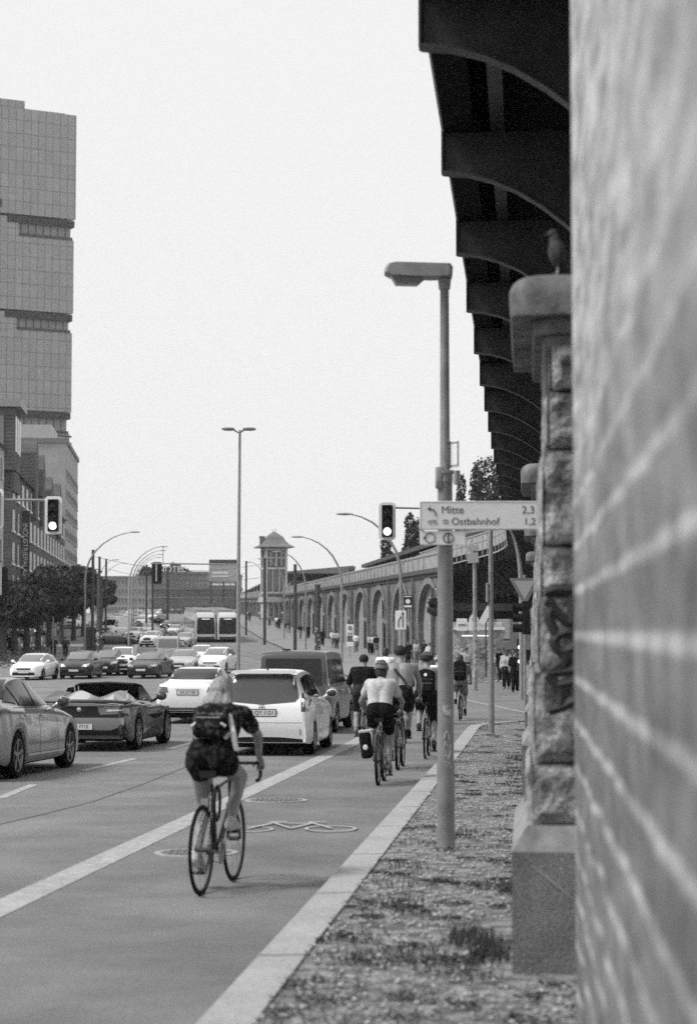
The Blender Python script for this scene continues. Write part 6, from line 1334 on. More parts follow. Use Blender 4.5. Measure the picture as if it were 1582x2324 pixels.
BASES = {'walk_dark': (.5, 'cblack', .45, 'cblack', .98, 'cblack', 'hair_dark', 'short', 'skin', False), 'walk_light': (.6, 'cwhite', .4, 'cgrey', .98, 'clight', 'hair_dark', 'mid', 'skin', False),
  'stand_dark': (.1, 'cdark', .9, 'cdark', .98, 'cblack', 'hair_dark', 'short', 'skin', False), 'shorts': (.4, 'clight', .4, 'cdark', .45, 'cgrey', 'hair_dark', 'short', 'skin', False),
  'dress': (.3, 'cwhite', .3, 'cwhite', .4, 'clight', 'hair_dark', 'long', 'skin', False, 1.0, True),
  'near_a': (.18, 'clight', .95, 'cblack', .98, 'cgrey', 'hair_dark', 'short', 'skin_dark', True), 'near_b': (.12, 'cblack', .45, 'cblack', .98, 'cblack', 'hair_dark', 'short', 'skin', True), 'near_c': (.35, 'cblack', .45, 'cblack', .98, 'clight', 'hair_dark', 'short', 'skin', True)}
pedestrian(1149, 1564, pi - .1, 'person in a pale loose top and black trousers waiting at the crossing', 'near_a', up=0)
pedestrian(1169, 1571, pi + .15, 'person all in black with short sleeves, standing closest to the stone pillar', 'near_b', up=0)
pedestrian(1133, 1548, pi + .9, 'person in a black T-shirt and cap reaching out, behind the pale topped one', 'near_c', up=0)
pedestrian(1157, 1563, pi, 'person half hidden between the pale topped and the black clad people', 'shorts', up=0, sc=.97)
pedestrian(1099, 1545, pi / 2, 'person in a long white dress walking to the left under the viaduct', 'dress', up=0)
pedestrian(1092, 1535, pi, 'person in a white top facing the road beside the white dress', 'walk_light', up=0)
pedestrian(1063, 1530, pi, 'person in a pale top between the pole and the sign post', 'walk_light', 'clight', up=0)
for px, py, rz, lb, b_, t_ in ((1110, 1546, .3, 'person with a pale bag walking between the pole and the crossing', 'walk_light', 'clight'), (1124, 1540, pi, 'person in grey standing behind the group at the crossing', 'walk_dark', 'cgrey'), (1082, 1540, pi / 2, 'person in a dark top left of the white dress', 'walk_dark', 'cdark'), (1052, 1538, 0, 'person in a dark top in front of the kiosk, left end', 'stand_dark', 'cblack'), (1142, 1545, pi, 'person in a pale shirt behind the pale topped one at the crossing', 'walk_light', 'cwhite'), (1176, 1555, pi, 'person in grey next to the slim cycle signal', 'shorts', 'cgrey'), (926, 1512, pi, 'person in a dark top behind the cyclists, left of the lane sign post', 'walk_dark', 'cblack'), (944, 1510, pi, 'person in a pale top behind the cyclists, right of the lane sign post', 'walk_light', 'clight'), (962, 1508, pi, 'person in dark clothes behind the backpack cyclist', 'walk_dark', 'cdark'), (1058, 1548, pi + .3, 'person in pale clothes near the kiosk posters, between the posts', 'shorts', 'clight'), (1070, 1538, 0, 'person in a grey top walking off beside the kiosk', 'walk_dark', 'cgrey'), (1104, 1532, pi, 'person in black behind the white dress', 'stand_dark', 'cblack'), (1118, 1550, pi / 2, 'person in a white top crossing right of the thin signal pole', 'walk_light', 'cwhite'), (1128, 1534, pi, 'person in pale clothes farthest back under the deck', 'walk_light', 'cpale'), (1163, 1548, pi, 'person in dark clothes behind the all black one', 'stand_dark', 'cdark'), (975, 1520, pi + .5, 'person in white behind the backpack cyclist, nearer the lamp post', 'shorts', 'cwhite')):
    pedestrian(px, py, rz, lb, b_, t_, up=0)
arc_p = [(560, 1407), (567, 1411), (590, 1407), (597, 1411), (603, 1414), (612, 1421), (628, 1425), (634, 1428), (648, 1433), (656, 1437), (682, 1450), (700, 1451), (732, 1466), (755, 1471), (764, 1473), (808, 1481), (840, 1486), (846, 1486), (854, 1488), (938, 1497), (950, 1496), (962, 1497)]
kinds_ = ['walk_dark', 'walk_light', 'stand_dark', 'shorts', 'walk_dark']; cols_ = ['cblack', 'cwhite', 'cdark', 'clight', 'cgrey']; wd = dict(cblack='black', cwhite='white', cdark='dark', clight='pale', cgrey='grey'); random.seed(21)
arc_p.sort()
for i, (px, py) in enumerate(arc_p):
    t = cols_[random.randrange(5)]; b = ('cblack', 'cdark', 'cgrey')[random.randrange(3)]; n = f'{ORD[i]}' if i < 20 else ('twenty-first', 'twenty-second')[i - 20]
    pedestrian(px, py, random.choice((pi, 0, pi + .4, -.3)), f'person in a {wd[t]} top on the pavement by the brick arches, {n} from the left', kinds_[i % 5], t, b, 'people walking along the brick arches')
lf = sorted([(4, 1487), (14, 1476), (24, 1488), (36, 1486), (45, 1470), (58, 1474), (66, 1462), (76, 1468), (84, 1462), (92, 1458), (98, 1466), (108, 1456), (134, 1450), (18, 1460)])
for i, (px, py) in enumerate(lf):
    t = cols_[random.randrange(5)]; pedestrian(px, py, random.choice((pi, 0, pi + .4, 1.2)), f'person in a {wd[t]} top in the crowd under the left trees, {ORD[i]} from the left', kinds_[i % 5], t, ('cblack', 'cdark', 'clight')[i % 3], 'people on the left pavement')
for i, (px, py) in enumerate(sorted([(352 + 13 * k + random.uniform(-4, 4), 1397 + random.uniform(-3, 3)) for k in range(15)])):
    pedestrian(px, py, random.choice((pi, 0)), f'tiny figure in the distant crowd before the hotel, {ORD[i]} from the left', kinds_[i % 5], cols_[i % 5], None, 'distant crowd before the hotel', up=0)
# cyclists at the far left
for px, py, lb, bl, tm in ((122, 1496, 'cyclist in dark clothes riding away at the far left, beside the thin post', 'bicycle beside the thin post at the far left', 'cblack'), (149, 1497, 'cyclist in dark clothes in the middle of the left side lane', 'bicycle in the middle of the left side lane', 'cdark')):
    rider(px, py, lb, bl, .15, 90, tm, .9, 'cblack', .95, 'cblack', 'short', near=False, heading=-.1, bike=dict(fat=.018))
# parked bicycles on the left
pb = bicycle('x', False, fat=.018, paint='dark'); random.seed(4); spots = sorted([(12, 1512), (22, 1508), (34, 1504), (46, 1500), (58, 1498), (70, 1494), (82, 1490), (94, 1487), (106, 1484), (28, 1516)])
for i, (px, py) in enumerate(spots):
    o = pb if i == 0 else copy_tree(pb); tag(o, f'parked bicycle on the left pavement, {ORD[i]} from the left in the cluster', 'bicycle', 'parked bicycles on the left pavement'); q = G(px, py, .1); o.location = (q.x, q.y, gz(q.y) + .1); o.rotation_euler = (0, radians(random.uniform(-6, 6)), radians(random.uniform(50, 115)))
# ================================================================== street furniture
def post(mb, z0, z1, r0, r1=None, n=12): mb.tube([(0, 0, z0), (0, 0, z1)], [r0, r1 or r0], n)
# main pole with lantern and direction signs
p = G(1012, 1922, KH); Yp = p.y; k = Yp / F
L = empty('street_lamp', p, 0, 'grey lamp post with a box lantern carrying the direction signs, right of the bike lane', 'street lamp')
zt_ = at(1013, 640, Yp).z - p.z; jz = at(1013, 1090, Yp).z - p.z; m = MB(); m.tube([(0, 0, -.1), (0, 0, .75)], [.082, .082], 24); m.tube([(0, 0, .75), (0, 0, jz)], [.075, .068], 24); m.tube([(0, 0, jz), (0, 0, jz + .05), (0, 0, zt_)], [.066, .046, .040], 24); m.build('pole', mat('galv_pole', .2, .55, .22, 4, .15, 70), L, smooth=50)
zj2 = at(1013, 1075, Yp).z - p.z; m = MB(); m.tube([(0, 0, jz - .02), (0, 0, zj2 + .02)], .073, 20); m.tube([(0, 0, zj2 - .0), (0, 0, zj2 + .03)], .085, 20); m.rbox((-.055, -.03, jz + .02), (.07, .09, .20), .02); m.build('clamp', 'galv', L, smooth=50)
m = MB(); m.tube([(0, 0, zt_ - .07), (0, 0, zt_ + .03)], [.052, .062], 16); m.build('socket', 'galv', L, smooth=50)
lz = at(1013, 622, Yp).z - p.z; x0 = (876 - 1013) * k; x1 = (1030 - 1013) * k
m = MB(); pr = [(x1, -.035), (x1 + .005, .05), (x1 - .02, .085), (x0 + .10, .10), (x0 + .03, .085), (x0, .035), (x0 + .0, -.0), (x0 + .06, -.03), (-.12, -.045)]
def ext(pr, hw, m, inset=.03):
    n = len(pr); cx_ = sum(a for a, _ in pr) / n; cz_ = sum(b for _, b in pr) / n; rows = [(-hw, 1 - inset * 3), (-hw + .025, 1), (hw - .025, 1), (hw, 1 - inset * 3)]; vs = []
    for y, f in rows: vs += [(cx_ + (a - cx_) * f, y, cz_ + (b - cz_) * f) for a, b in pr]
    m.add(vs, [(i * n + j, i * n + (j + 1) % n, (i + 1) * n + (j + 1) % n, (i + 1) * n + j) for i in range(3) for j in range(n)] + [tuple(range(n)), tuple(range(3 * n, 4 * n))])
ext(pr, .125, m); q = m.build('lantern', mat('lantern_paint', .27, .5, .15, 10), L, smooth=35); q.location = (0, 0, lz)
m = MB(); ext([(x0 + .05, -.02), (x0 + .10, -.10), (x0 + .30, -.105), (x0 + .38, -.035)], .10, m); g_ = m.build('lamp_shade', mat('diffuser', .16, .25, coat=.6), L, smooth=35); g_.location = (0, 0, lz)
m = MB(); m.box((0, -.1, 0), (.001, .001, .001))
for (zz, h, w) in ((1700, .10, .07), (1612, .09, .08)):
    z = at(1012, zz if zz < 1650 else 1622, Yp).z - p.z
st_ = MB(); z = at(1003, 1612, Yp).z - p.z; 
for a in range(5): t = radians(-115 + a * 12); t2 = radians(-115 + a * 12 + 12); st_.add([(.0775 * cos(t), .0775 * sin(t), z - .045), (.0775 * cos(t2), .0775 * sin(t2), z - .045), (.0775 * cos(t2), .0775 * sin(t2), z + .05), (.0775 * cos(t), .0775 * sin(t), z + .05)], [(0, 1, 2, 3)])
st_.build('sticker', 'marking_old', L)
st_ = MB(); random.seed(9)
for kx_, py0 in ((0, 1690), (1, 1712), (2, 1735), (3, 1668)):
    z = at(1008, py0, Yp).z - p.z; pts = [(radians(-100 + 10 * j + random.uniform(-4, 4)), z + random.uniform(-.05, .05)) for j in range(5)]; st_.tube([(.0785 * cos(a), .0785 * sin(a), b) for a, b in pts], .0055, 5)
st_.build('graffiti', 'clight', L)
# bicycle route sign
sz_ = at(1085, 1170, Yp - .1).z; xa, xb = at(952, 1170, Yp - .1).x, at(1232, 1170, Yp - .1).x; hS = 65 * k
sg = empty('direction_sign', ((xa + xb) / 2, Yp - .1, sz_), 0, 'white cycle route sign reading Mitte and Ostbahnhof on the lamp post', 'sign')
m = MB(); m.rbox((0, 0, 0), (xb - xa, hS, .018), .012, Matrix.Rotation(pi / 2, 3, 'X')); m.build('board', mat('sign_white', .78, .5, .04, 8), sg); wS = xb - xa
m = MB(); b_ = .004
for (cx_, cz_, dx, dz) in ((0, hS / 2 - .008, wS - .02, b_), (0, -hS / 2 + .008, wS - .02, b_), (-wS / 2 + .008, 0, b_, hS - .02)): m.box((cx_, -.0105, cz_), (dx, .003, dz))
m.build('border', mat('sign_ink_soft', .25, .6), sg)
ink = mat('sign_ink', .09, .6); X = lambda px: (px - 791) / F * (Yp - .1) - (xa + xb) / 2; Z = lambda py: at(1000, py, Yp - .1).z - sz_
def tx(s, px, py, size, al='LEFT'): text(s, size, 'sign_ink', sg, 'lettering', (X(px), -.011, Z(py)), (pi / 2, 0, 0), .001, al)
tx('Mitte', 1001, 1158, .098); tx('Ostbahnhof', 1024, 1184, .092); tx('2,3', 1184, 1158, .098); tx('1,2', 1188, 1184, .092)
m = MB(); m.tube([(X(988), -.012, Z(1170)), (X(988), -.012, Z(1163)), (X(984), -.012, Z(1157)), (X(975), -.012, Z(1155))], .006, 6); m.add([(X(969), -.013, Z(1155)), (X(977), -.013, Z(1149)), (X(977), -.013, Z(1161))], [(0, 1, 2)]); m.build('arrow', ink, sg)
m = MB()
for px in (975, 987): m.torus((X(px), -.012, Z(1185)), .016, .003, 'y', 16, 5)
m.tube([(X(975), -.012, Z(1185)), (X(980), -.012, Z(1180)), (X(986), -.012, Z(1180)), (X(987), -.012, Z(1185))], .003, 5)
m.box((X(1011), -.012, Z(1181)), (.05, .003, .016)); m.box((X(1011), -.012, Z(1187)), (.055, .003, .008)); m.build('pictogram', mat('sign_ink_pale', .3, .6), sg)
s2z = at(1004, 1221, Yp - .09).z; xa2, xb2 = at(953, 1220, Yp - .09).x, at(1056, 1220, Yp - .09).x
s2 = empty('route_plate', ((xa2 + xb2) / 2, Yp - .09, s2z), 0, 'small white plate with two round route emblems under the direction sign', 'sign'); w2 = xb2 - xa2
m = MB(); m.rbox((0, 0, 0), (w2, 32 * k, .016), .012, Matrix.Rotation(pi / 2, 3, 'X')); m.build('board', 'sign_white', s2); m = MB(); kk = k
m.torus((-w2 * .28, -.01, 0), 11 * k, .005, 'y', 24, 5); m.ball((-w2 * .40, -.01, 0), (.012, .004, .012), 8, 6); m.build('emblem', ink, s2); m = MB(); m.torus((w2 * .12, -.01, 0), 11 * k, .006, 'y', 24, 5); m.tube([(w2 * .12, -.011, -11 * k), (w2 * .12, -.011, 11 * k)], .008, 6); m.build('emblem', ink, s2)
q = at(1034, 1226, Yp + .1); m = MB(); m.box((0, 0, 0), (28 * k, .01, 15 * k)); o = m.build('small_plate', 'dark', label='tiny dark plate behind the right end of the route plate', cat='sign'); o.location = q; m = MB(); m.box((0, -.007, 0), (22 * k, .003, 5 * k)); m.build('pale_bar', 'galv', o)
# tilted panel higher on the post
q = at(1026, 1032, Yp); s3 = empty('street_name_sign', q, radians(-62), 'small white sign seen edge-on higher up the lamp post', 'sign'); s3.location = (q.x - .02, q.y, q.z)
hw_ = 34 * k / sin(radians(28)) * .5; m = MB(); m.rbox((hw_ * .4, 0, 0), (hw_ * 1.3, 62 * k, .012), .01, Matrix.Rotation(pi / 2, 3, 'X')); m.build('board', 'sign_white', s3)
m = MB(); m.box((hw_ * .4, -.008, 26 * k), (hw_ * 1.25, .004, .012)); m.box((hw_ * .4, -.008, -26 * k), (hw_ * 1.25, .004, .012)); m.box((hw_ * 1.0, -.008, 0), (.012, .004, 52 * k)); m.build('border', 'galv', s3)
m = MB(); m.box((.12, 0, -.22), (.05, .04, .13)); m.build('bracket', 'galv', s3)
# traffic signals on arms
def signal(T, c, s=1.0, lit='green', face=True, board=True, h=.98, w=.46, name='signal_head'):
    m = MB(); m.rbox((0, .0, 0), (w * s, h * s, .02), .09 * s, Matrix.Rotation(pi / 2, 3, 'X'), 5)
    q = m.build('backboard', 'white' if board and face else 'blackp', T, smooth=30); q.location = c; m = MB(); sg_ = -1 if face else 1
    m.rbox((0, sg_ * .05, 0), (w * .62 * s, h * .84 * s, .1), .012 * s, Matrix.Rotation(pi / 2, 3, 'X')); hs = m.build(name, 'blackp', T); hs.location = c
    for i, z in enumerate((.28, 0, -.28)):
        m = MB(); r = .105 * s * (w / .46); on = (i == 2 and lit == 'green'); m.ball((0, sg_ * .105, z * h * s), (r, .02, r), 18, 8); m.build('lens', 'lit' if on else 'dark', hs, smooth=True)
        m = MB(); a0 = [(r * 1.08 * cos(radians(t)), z * h * s + r * 1.08 * sin(radians(t))) for t in range(-10, 200, 15)]; m.add([(a, sg_ * .1, b) for a, b in a0] + [(a, sg_ * (.1 + .14 * s), b) for a, b in a0], [(j, j + 1, len(a0) + j + 1, len(a0) + j) for j in range(len(a0) - 1)]); m.build('visor', 'blackp', hs)
p = G(1115, 1666, KH); Ys = p.y; ks = Ys / F
T = empty('traffic_signal', p, 0, 'white bordered traffic light showing its bottom lamp, above the bike riders', 'traffic light')
zA = at(1115, 1158, Ys).z - p.z; m = MB(); m.tube([(0, 0, -.1), (0, 0, zA * .45)], [.068, .06], 14); m.tube([(0, 0, zA * .45), (0, 0, zA + .1)], [.056, .05], 14); m.build('pole', mat('signal_pole', .22, .6, .2, 5), T, smooth=50)
xs_ = (880 - 1115) * ks; m = MB(); m.tube([(0, 0, zA), (xs_, -.02, at(880, 1152, Ys).z - p.z)], .022, 10); m.build('arm', 'galv', T)
signal(T, (xs_, -.06, at(880, 1183, Ys).z - p.z), 86 * ks / .98, w=.44)
m = MB(); m.rbox((-.08, -.02, at(1107, 1345, Ys).z - p.z), (.06, .1, .42), .02); m.build('push_button_box', 'galv', T)
T = empty('traffic_signal', (0, 0, 0), 0, 'white bordered traffic light on a long arm before the brick factory', 'traffic light')
Ys = 44.0; ks = Ys / F; c = at(123, 1170, Ys); T.location = (-11.0, Ys, gz(Ys)); g0 = T.location
m = MB(); m.tube([(0, 0, -.1), (0, 0, c.z - g0.z + .3)], [.08, .06], 12); m.build('pole', 'galv', T); m = MB(); za = at(60, 1132, Ys).z - g0.z; m.tube([(0, 0, za + .0), (c.x + 11, .05, at(143, 1135, Ys).z - g0.z)], .03, 10); m.build('arm', 'galv', T)
signal(T, (c.x + 11, -.04, c.z - g0.z), 86 * ks / .98, w=.44); c2 = at(-10, 1155, Ys); signal(T, (c2.x + 11, -.04, c2.z - g0.z), 90 * ks / .98, w=.44)
c3 = at(4, 1318, 60); T = empty('traffic_signal', (c3.x - .9, 60, gz(60)), 0, 'dark back of a traffic light at the left edge against the trees', 'traffic light'); m = MB(); m.tube([(0, 0, 0), (0, 0, 4.2)], .06, 10); m.tube([(0, 0, 4.1), (.9, 0, 4.1)], .03, 8); m.build('pole', 'dark', T); signal(T, (.9, 0, c3.z - gz(60)), .85, face=False, lit='')
m = MB(); m.box((.9, -.06, c3.z - gz(60)), (.05, .03, .85)); m.build('rear_strip', 'galv_lt', T)
# tall twin mast with its wire arm and signal
Y = 100.0; b = at(541, 1500, Y); T = empty('lamp_mast', (b.x, Y, gz(Y)), 0, 'very tall lamp mast with flat heads on both sides, in the middle of the junction', 'lamp mast'); zt_ = at(543, 976, Y).z - gz(Y)
m = MB(); m.tube([(0, 0, -.1), (0, 0, 5), (0.05, 0, zt_)], [.10, .095, .06], 12); m.build('pole', 'galv', T, smooth=50)
for s in (-1, 1):
    for y in (-.25, .25):
        m = MB(); m.tube([(0, 0, zt_ - .15), (s * .25, y, zt_)], .03, 6); m.ball((s * .52, y, zt_ + .05), (.33, .17, .07), 12, 8); m.build('lamp_head', 'galv', T, smooth=True)
kk = Y / F; za = at(543, 1281, Y).z - gz(Y); xw = (358 - 543) * kk; m = MB(); m.tube([(0, 0, za), (xw - .3, 0, za + .05)], .035, 8); m.tube([(xw + .3, 0, za + .05), (xw + .3, 0, za + .9)], .018, 6); m.build('arm', 'galv', T)
T2 = T; signal(T, (xw, .05, at(358, 1300, Y).z - gz(Y)), 1.1, face=False, lit='', board=False); m = MB(); m.box((xw - .02, -.03, at(358, 1300, Y).z - gz(Y)), (.07, .03, .85)); m.build('rear_strip', 'galv_lt', T)
# curved arm lamps
def curved(px, py, yt, pxe, label, group, r=.085, up=.1, m_='galv', Yf=None):
    p = G(px, py, up) if Yf is None else V3((at(px, py, Yf).x, Yf, gz(Yf) + up)); Y = p.y; T = empty('street_lamp', p, 0, label, 'street lamp', group); top = at(px, yt, Y).z - p.z; dx = (pxe - px) * Y / F; s0 = top * .62
    pts = [(0, 0, 0), (0, 0, s0 * .5), (0, 0, s0)] + [(dx * (1 - cos(a)) * .5 / .5 if False else dx * (1 - cos(a)), 0, s0 + (top - s0) * sin(a)) for a in [radians(q) for q in (12, 24, 36, 48, 60, 72, 82)]]
    n = len(pts); m = MB(); m.tube(pts, [r] * 3 + [r * (1 - .65 * i / (n - 4)) for i in range(n - 3)], 10); m.build('pole', m_, T, smooth=50); e = pts[-1]; s = 1 if dx > 0 else -1
    m = MB(); m.ball((e[0] + s * .35, 0, e[2] + .02), (.45, .13, .07), 12, 6); m.build('lamp_head', m_, T, smooth=True); return T
curved(193, 1492, 1207, 312, 'curved arm street lamp nearest on the left, arching over the side road', 'curved street lamps', Yf=165)
for i, (px, yt, pe, Yf) in enumerate(((293, 1240, 374, 205), (300, 1249, 372, 235), (305, 1258, 366, 265), (310, 1265, 362, 300))): curved(px, 1440, yt, pe, f'curved arm street lamp in the central row, {ORD[i]} from the front', 'curved street lamps', Yf=Yf, m_='galv_lt')
for i, (px, yt, pe, Yf) in enumerate(((222, 1270, 262, 260), (232, 1278, 285, 320))): curved(px, 1440, yt, pe, f'thin curved street lamp beyond the dark poles on the left, {ORD[i]} one', 'curved street lamps', Yf=Yf, m_='galv_lt', r=.07)
for i, (px, yt, pe, Yf) in enumerate(((910, 1166, 780, 102), (776, 1218, 672, 140), (694, 1252, 628, 190), (645, 1268, 592, 240), (602, 1276, 566, 300))): curved(px, 1500, yt, pe, f'curved arm street lamp along the brick arches, {ORD[i]} from the front', 'curved street lamps', Yf=Yf)
curved(1183, 1500, 1195, 1148, 'curved lamp pole standing in the shadow under the viaduct', 'curved street lamps', Yf=75, up=0)
# dark catenary poles
for px, yt, Yf, wpx, lb in ((211, 1250, 168, 7, 'tall dark pole just right of the nearest left lamp'), (227, 1311, 140, 14, 'thick dark pole covered in stickers beside the grey cabinet'), (226, 1265, 200, 6, 'slim dark pole rising behind the thick dark one'), (241, 1270, 215, 5, 'slim dark pole right of the thick dark one'), (333, 1283, 260, 5, 'slim dark pole left of the hanging signal'),
                        (347, 1284, 240, 5, 'slim dark pole under the hanging signal'), (381, 1292, 300, 6, 'dark pole right of the hanging signal'), (559, 1275, 260, 5, 'slim dark pole right of the tall mast'), (601, 1268, 215, 7, 'dark pole in front of the pagoda roof tower'), (670, 1283, 165, 8, 'dark pole left of the thick pole by the arches'), (721, 1329, 150, 13, 'thick dark stickered pole by the brick arches')):
    k = Yf / F; x = at(px, 1400, Yf).x; g = gz(Yf); T = empty('catenary_pole', (x, Yf, g), 0, lb, 'pole', 'dark tramway poles'); z = at(px, yt, Yf).z - g; r = wpx * k / 2; m = MB(); post(m, -.1, z, r, r * .92, 12); m.tube([(0, 0, z), (0, 0, z + .08)], r * 1.1, 12); m.build('pole', 'poledark', T, smooth=50)
    if wpx > 10:
        random.seed(px); m = MB()
        for j in range(14): a = radians(random.uniform(-150, -30)); m.box((r * cos(a), r * sin(a), random.uniform(.5, 2.6)), (.1, .05, .12), Matrix.Rotation(a + pi / 2, 3, 'Z'))
        m.build('sticker', 'clight', T)
# overhead wires
for i, (a, b) in enumerate((((211, 1262, 168), (601, 1278, 215)), ((241, 1290, 215), (670, 1300, 165)), ((333, 1300, 260), (559, 1300, 260)))):
    A, B = at(*a), at(*b); pts = [A.lerp(B, t / 10) - V3((0, 0, 1.0 * 4 * (t / 10) * (1 - t / 10))) for t in range(11)]; m = MB(); m.tube(pts, .018, 5); m.build('overhead_wire', 'dark', label=f'thin overhead wire crossing the street, {ORD[i]} from the top', cat='wire', group='overhead wires')
# grey cabinet, barrier, posts on the left
q = G(208, 1489, 0); T = empty('switch_cabinet', (q.x, q.y, gz(q.y)), 0, 'tall dark switch cabinet beside the thick stickered pole', 'cabinet'); k = q.y / F; w = 26 * k; h = 62 * k
m = MB(); m.rbox((0, 0, h / 2), (w, .6, h), .04); m.build('housing', 'poledark', T); m = MB(); m.box((0, 0, h + .03), (w * 1.06, .66, .06)); m.build('lid', 'galv', T); m = MB(); m.box((0, -.305, h * .5), (.012, .01, h * .85)); m.build('door_seam', 'ink', T)
q = G(212, 1500, 0); T = empty('striped_barrier', (q.x, q.y - 1, gz(q.y)), 0, 'low white railed barrier in front of the dark cabinet', 'barrier')
for z in (.25, .4, .55): m = MB(); m.box((0, 0, z), (1.1, .04, .07)); m.build('rail', 'white', T)
for x in (-.5, .5): m = MB(); m.box((x, .03, .3), (.05, .04, .65)); m.build('post', 'galv', T)
q = G(180, 1500, 0); m = MB(); m.rbox((0, 0, .5), (.16, .16, 1.1), .03); m.box((0, 0, 1.06), (.2, .2, .05)); m.build('bollard', 'galv_lt', label='pale square bollard left of the dark cabinet', cat='bollard').location = (q.x, q.y, gz(q.y))
for px, yb, yt, lb in ((121, 1500, 1400, 'thin grey post beside the far left cyclist'), (150, 1440, 1385, 'thin post carrying a round white sign under the trees')):
    q = G(px, yb); k = q.y / F; T = empty('sign_post', (q.x, q.y, gz(q.y)), 0, lb, 'post'); m = MB(); m.tube([(0, 0, 0), (0, 0, (yb - yt) * k)], .05, 8); m.build('post', 'galv', T)
    if px == 150: m = MB(); m.lathe([(.001, -.02), (.36, -.02), (.36, .02), (.001, .02)], (0, -.06, (1440 - 1399) * k), 20, 'y'); m.build('round_sign', 'white', T)
# poster boards and signs along the right
def board(px0, py0, px1, py1, Y, m_, label, name='sign', pole=None, cat='sign', t=.04, rnd=.03, pole_m='galv', pr=.04):
    a, b = at(px0, py0, Y), at(px1, py1, Y); w, h = b.x - a.x, a.z - b.z; T = empty(name, ((a.x + b.x) / 2, Y, gz(Y)), 0, label, cat); zc = (a.z + b.z) / 2 - gz(Y); m = MB(); m.rbox((0, 0, 0), (w, h, t), rnd, Matrix.Rotation(pi / 2, 3, 'X')); o = m.build('panel', m_, T); o.location = (0, 0, zc)
    if pole is not None: m = MB(); m.tube([(pole * w, t + pr, 0), (pole * w, t + pr, zc + h * .5)], pr, 10); m.build('post', pole_m, T)
    return T, w, h, zc
T, w, h, zc = board(897, 1386, 922, 1429, 100, 'white', 'white lane sign with a straight and a branching arrow', 'lane_sign', .35)
m = MB()
for pts in ([(.18, -.38), (.18, .36)], [(-.22, -.36), (-.22, -.05), (.0, .18)]): m.tube([(a * w, -.03, zc + b * h) for a, b in pts], .025, 5)
m.add([(.18 * w - .07, -.035, zc + .30 * h), (.18 * w + .07, -.035, zc + .30 * h), (.18 * w, -.035, zc + .46 * h)], [(0, 1, 2)]); m.add([(-.08 * w, -.035, zc + .17 * h), (.02 * w, -.035, zc + .08 * h), (.06 * w, -.035, zc + .25 * h)], [(0, 1, 2)]); m.build('arrow', 'ink', T)
T, w, h, zc = board(915, 1350, 936, 1381, 120, 'ink', 'square black sign with a white disc and white bar on the arcade front', 'shop_sign', None)
m = MB(); m.lathe([(.001, -.03), (.17 * h, -.03), (.17 * h, 0), (.001, 0)], (0, 0, zc + .02 * h), 20, 'y'); m.build('disc', 'white', T); m = MB(); m.box((0, -.03, zc - .34 * h), (w * .8, .02, h * .14)); m.box((0, -.03, zc + .38 * h), (w * .8, .02, h * .06)); m.build('bar', 'white', T)
m = MB(); m.box((.1, .4, zc), (.06, .8, .06)); m.tube([(w * .5, .1, 0), (w * .5, .1, zc + h * .3)], .035, 8); m.build('bracket', 'dark', T)
T, w, h, zc = board(786, 1417, 803, 1443, 160, 'white', 'white notice sign with a dark ring and small print by the arches', 'notice_sign', 0.0)
m = MB(); m.torus((0, -.04, zc + .18 * h), .2 * w, .035, 'y', 20, 6); m.build('ring', 'dark', T); m = MB(); m.box((0, -.03, zc - .25 * h), (w * .7, .02, .05)); m.box((0, -.03, zc - .36 * h), (w * .6, .02, .05)); m.build('print', 'galv', T)
board(786, 1457, 803, 1467, 158, 'white', 'low white board at the foot of the notice sign', 'board')
T, w, h, zc = board(1036, 1404, 1060, 1432, 104.4, 'white', 'square white sign above the kiosk, left one', 'kiosk_sign', None); m = MB(); m.box((0, -.03, zc), (w * .7, .02, .1)); m.build('print', 'galv', T)
T, w, h, zc = board(1064, 1404, 1086, 1432, 104.3, 'white', 'white sign with a pointed top above the kiosk', 'kiosk_sign', None); m = MB(); m.prism([(-w / 2, h / 2), (w / 2, h / 2), (0.05, h * .95), (-.05, h * .95)], -.02, .02, 'xz'); q = m.build('gable', 'white', T); q.location = (0, 0, zc); m = MB(); m.torus((0, -.04, zc + h * .45), .09, .02, 'y', 16, 5); m.build('emblem', 'galv', T)
m = MB(); a = at(1092, 1415, 85); b = at(1112, 1378, 85); d = (b - a); m.box((0, 0, 0), (d.length, .04, .27)); T = m.build('slanted_board', 'white', label='long white board set at a slant under the viaduct', cat='sign'); T.location = (a + b) / 2; T.rotation_euler = (0, -atan2(d.z, d.x), 0)
m = MB(); m.tube([(0, .03, 0), (0, .03, -2.6)], .03, 6); q = m.build('post', 'dark', T); q.rotation_euler = (0, atan2(d.z, d.x), 0)
T, w, h, zc = board(1128, 1405, 1157, 1458, 118, 'galv_lt', 'pale poster hoarding with a dark disc right of the thin pole', 'poster_hoarding', None); m = MB(); m.lathe([(.001, -.03), (.24 * w, -.03), (.24 * w, 0), (.001, 0)], (-.2 * w, -.02, zc + .0 * h), 18, 'y'); m.build('disc', 'galv', T); m = MB(); m.box((0, -.04, zc - .38 * h), (w, .04, .1)); m.box((-.3 * w, -.04, -.0 + zc * .4), (.1, .04, 1)); m.build('bar', 'dark', T)
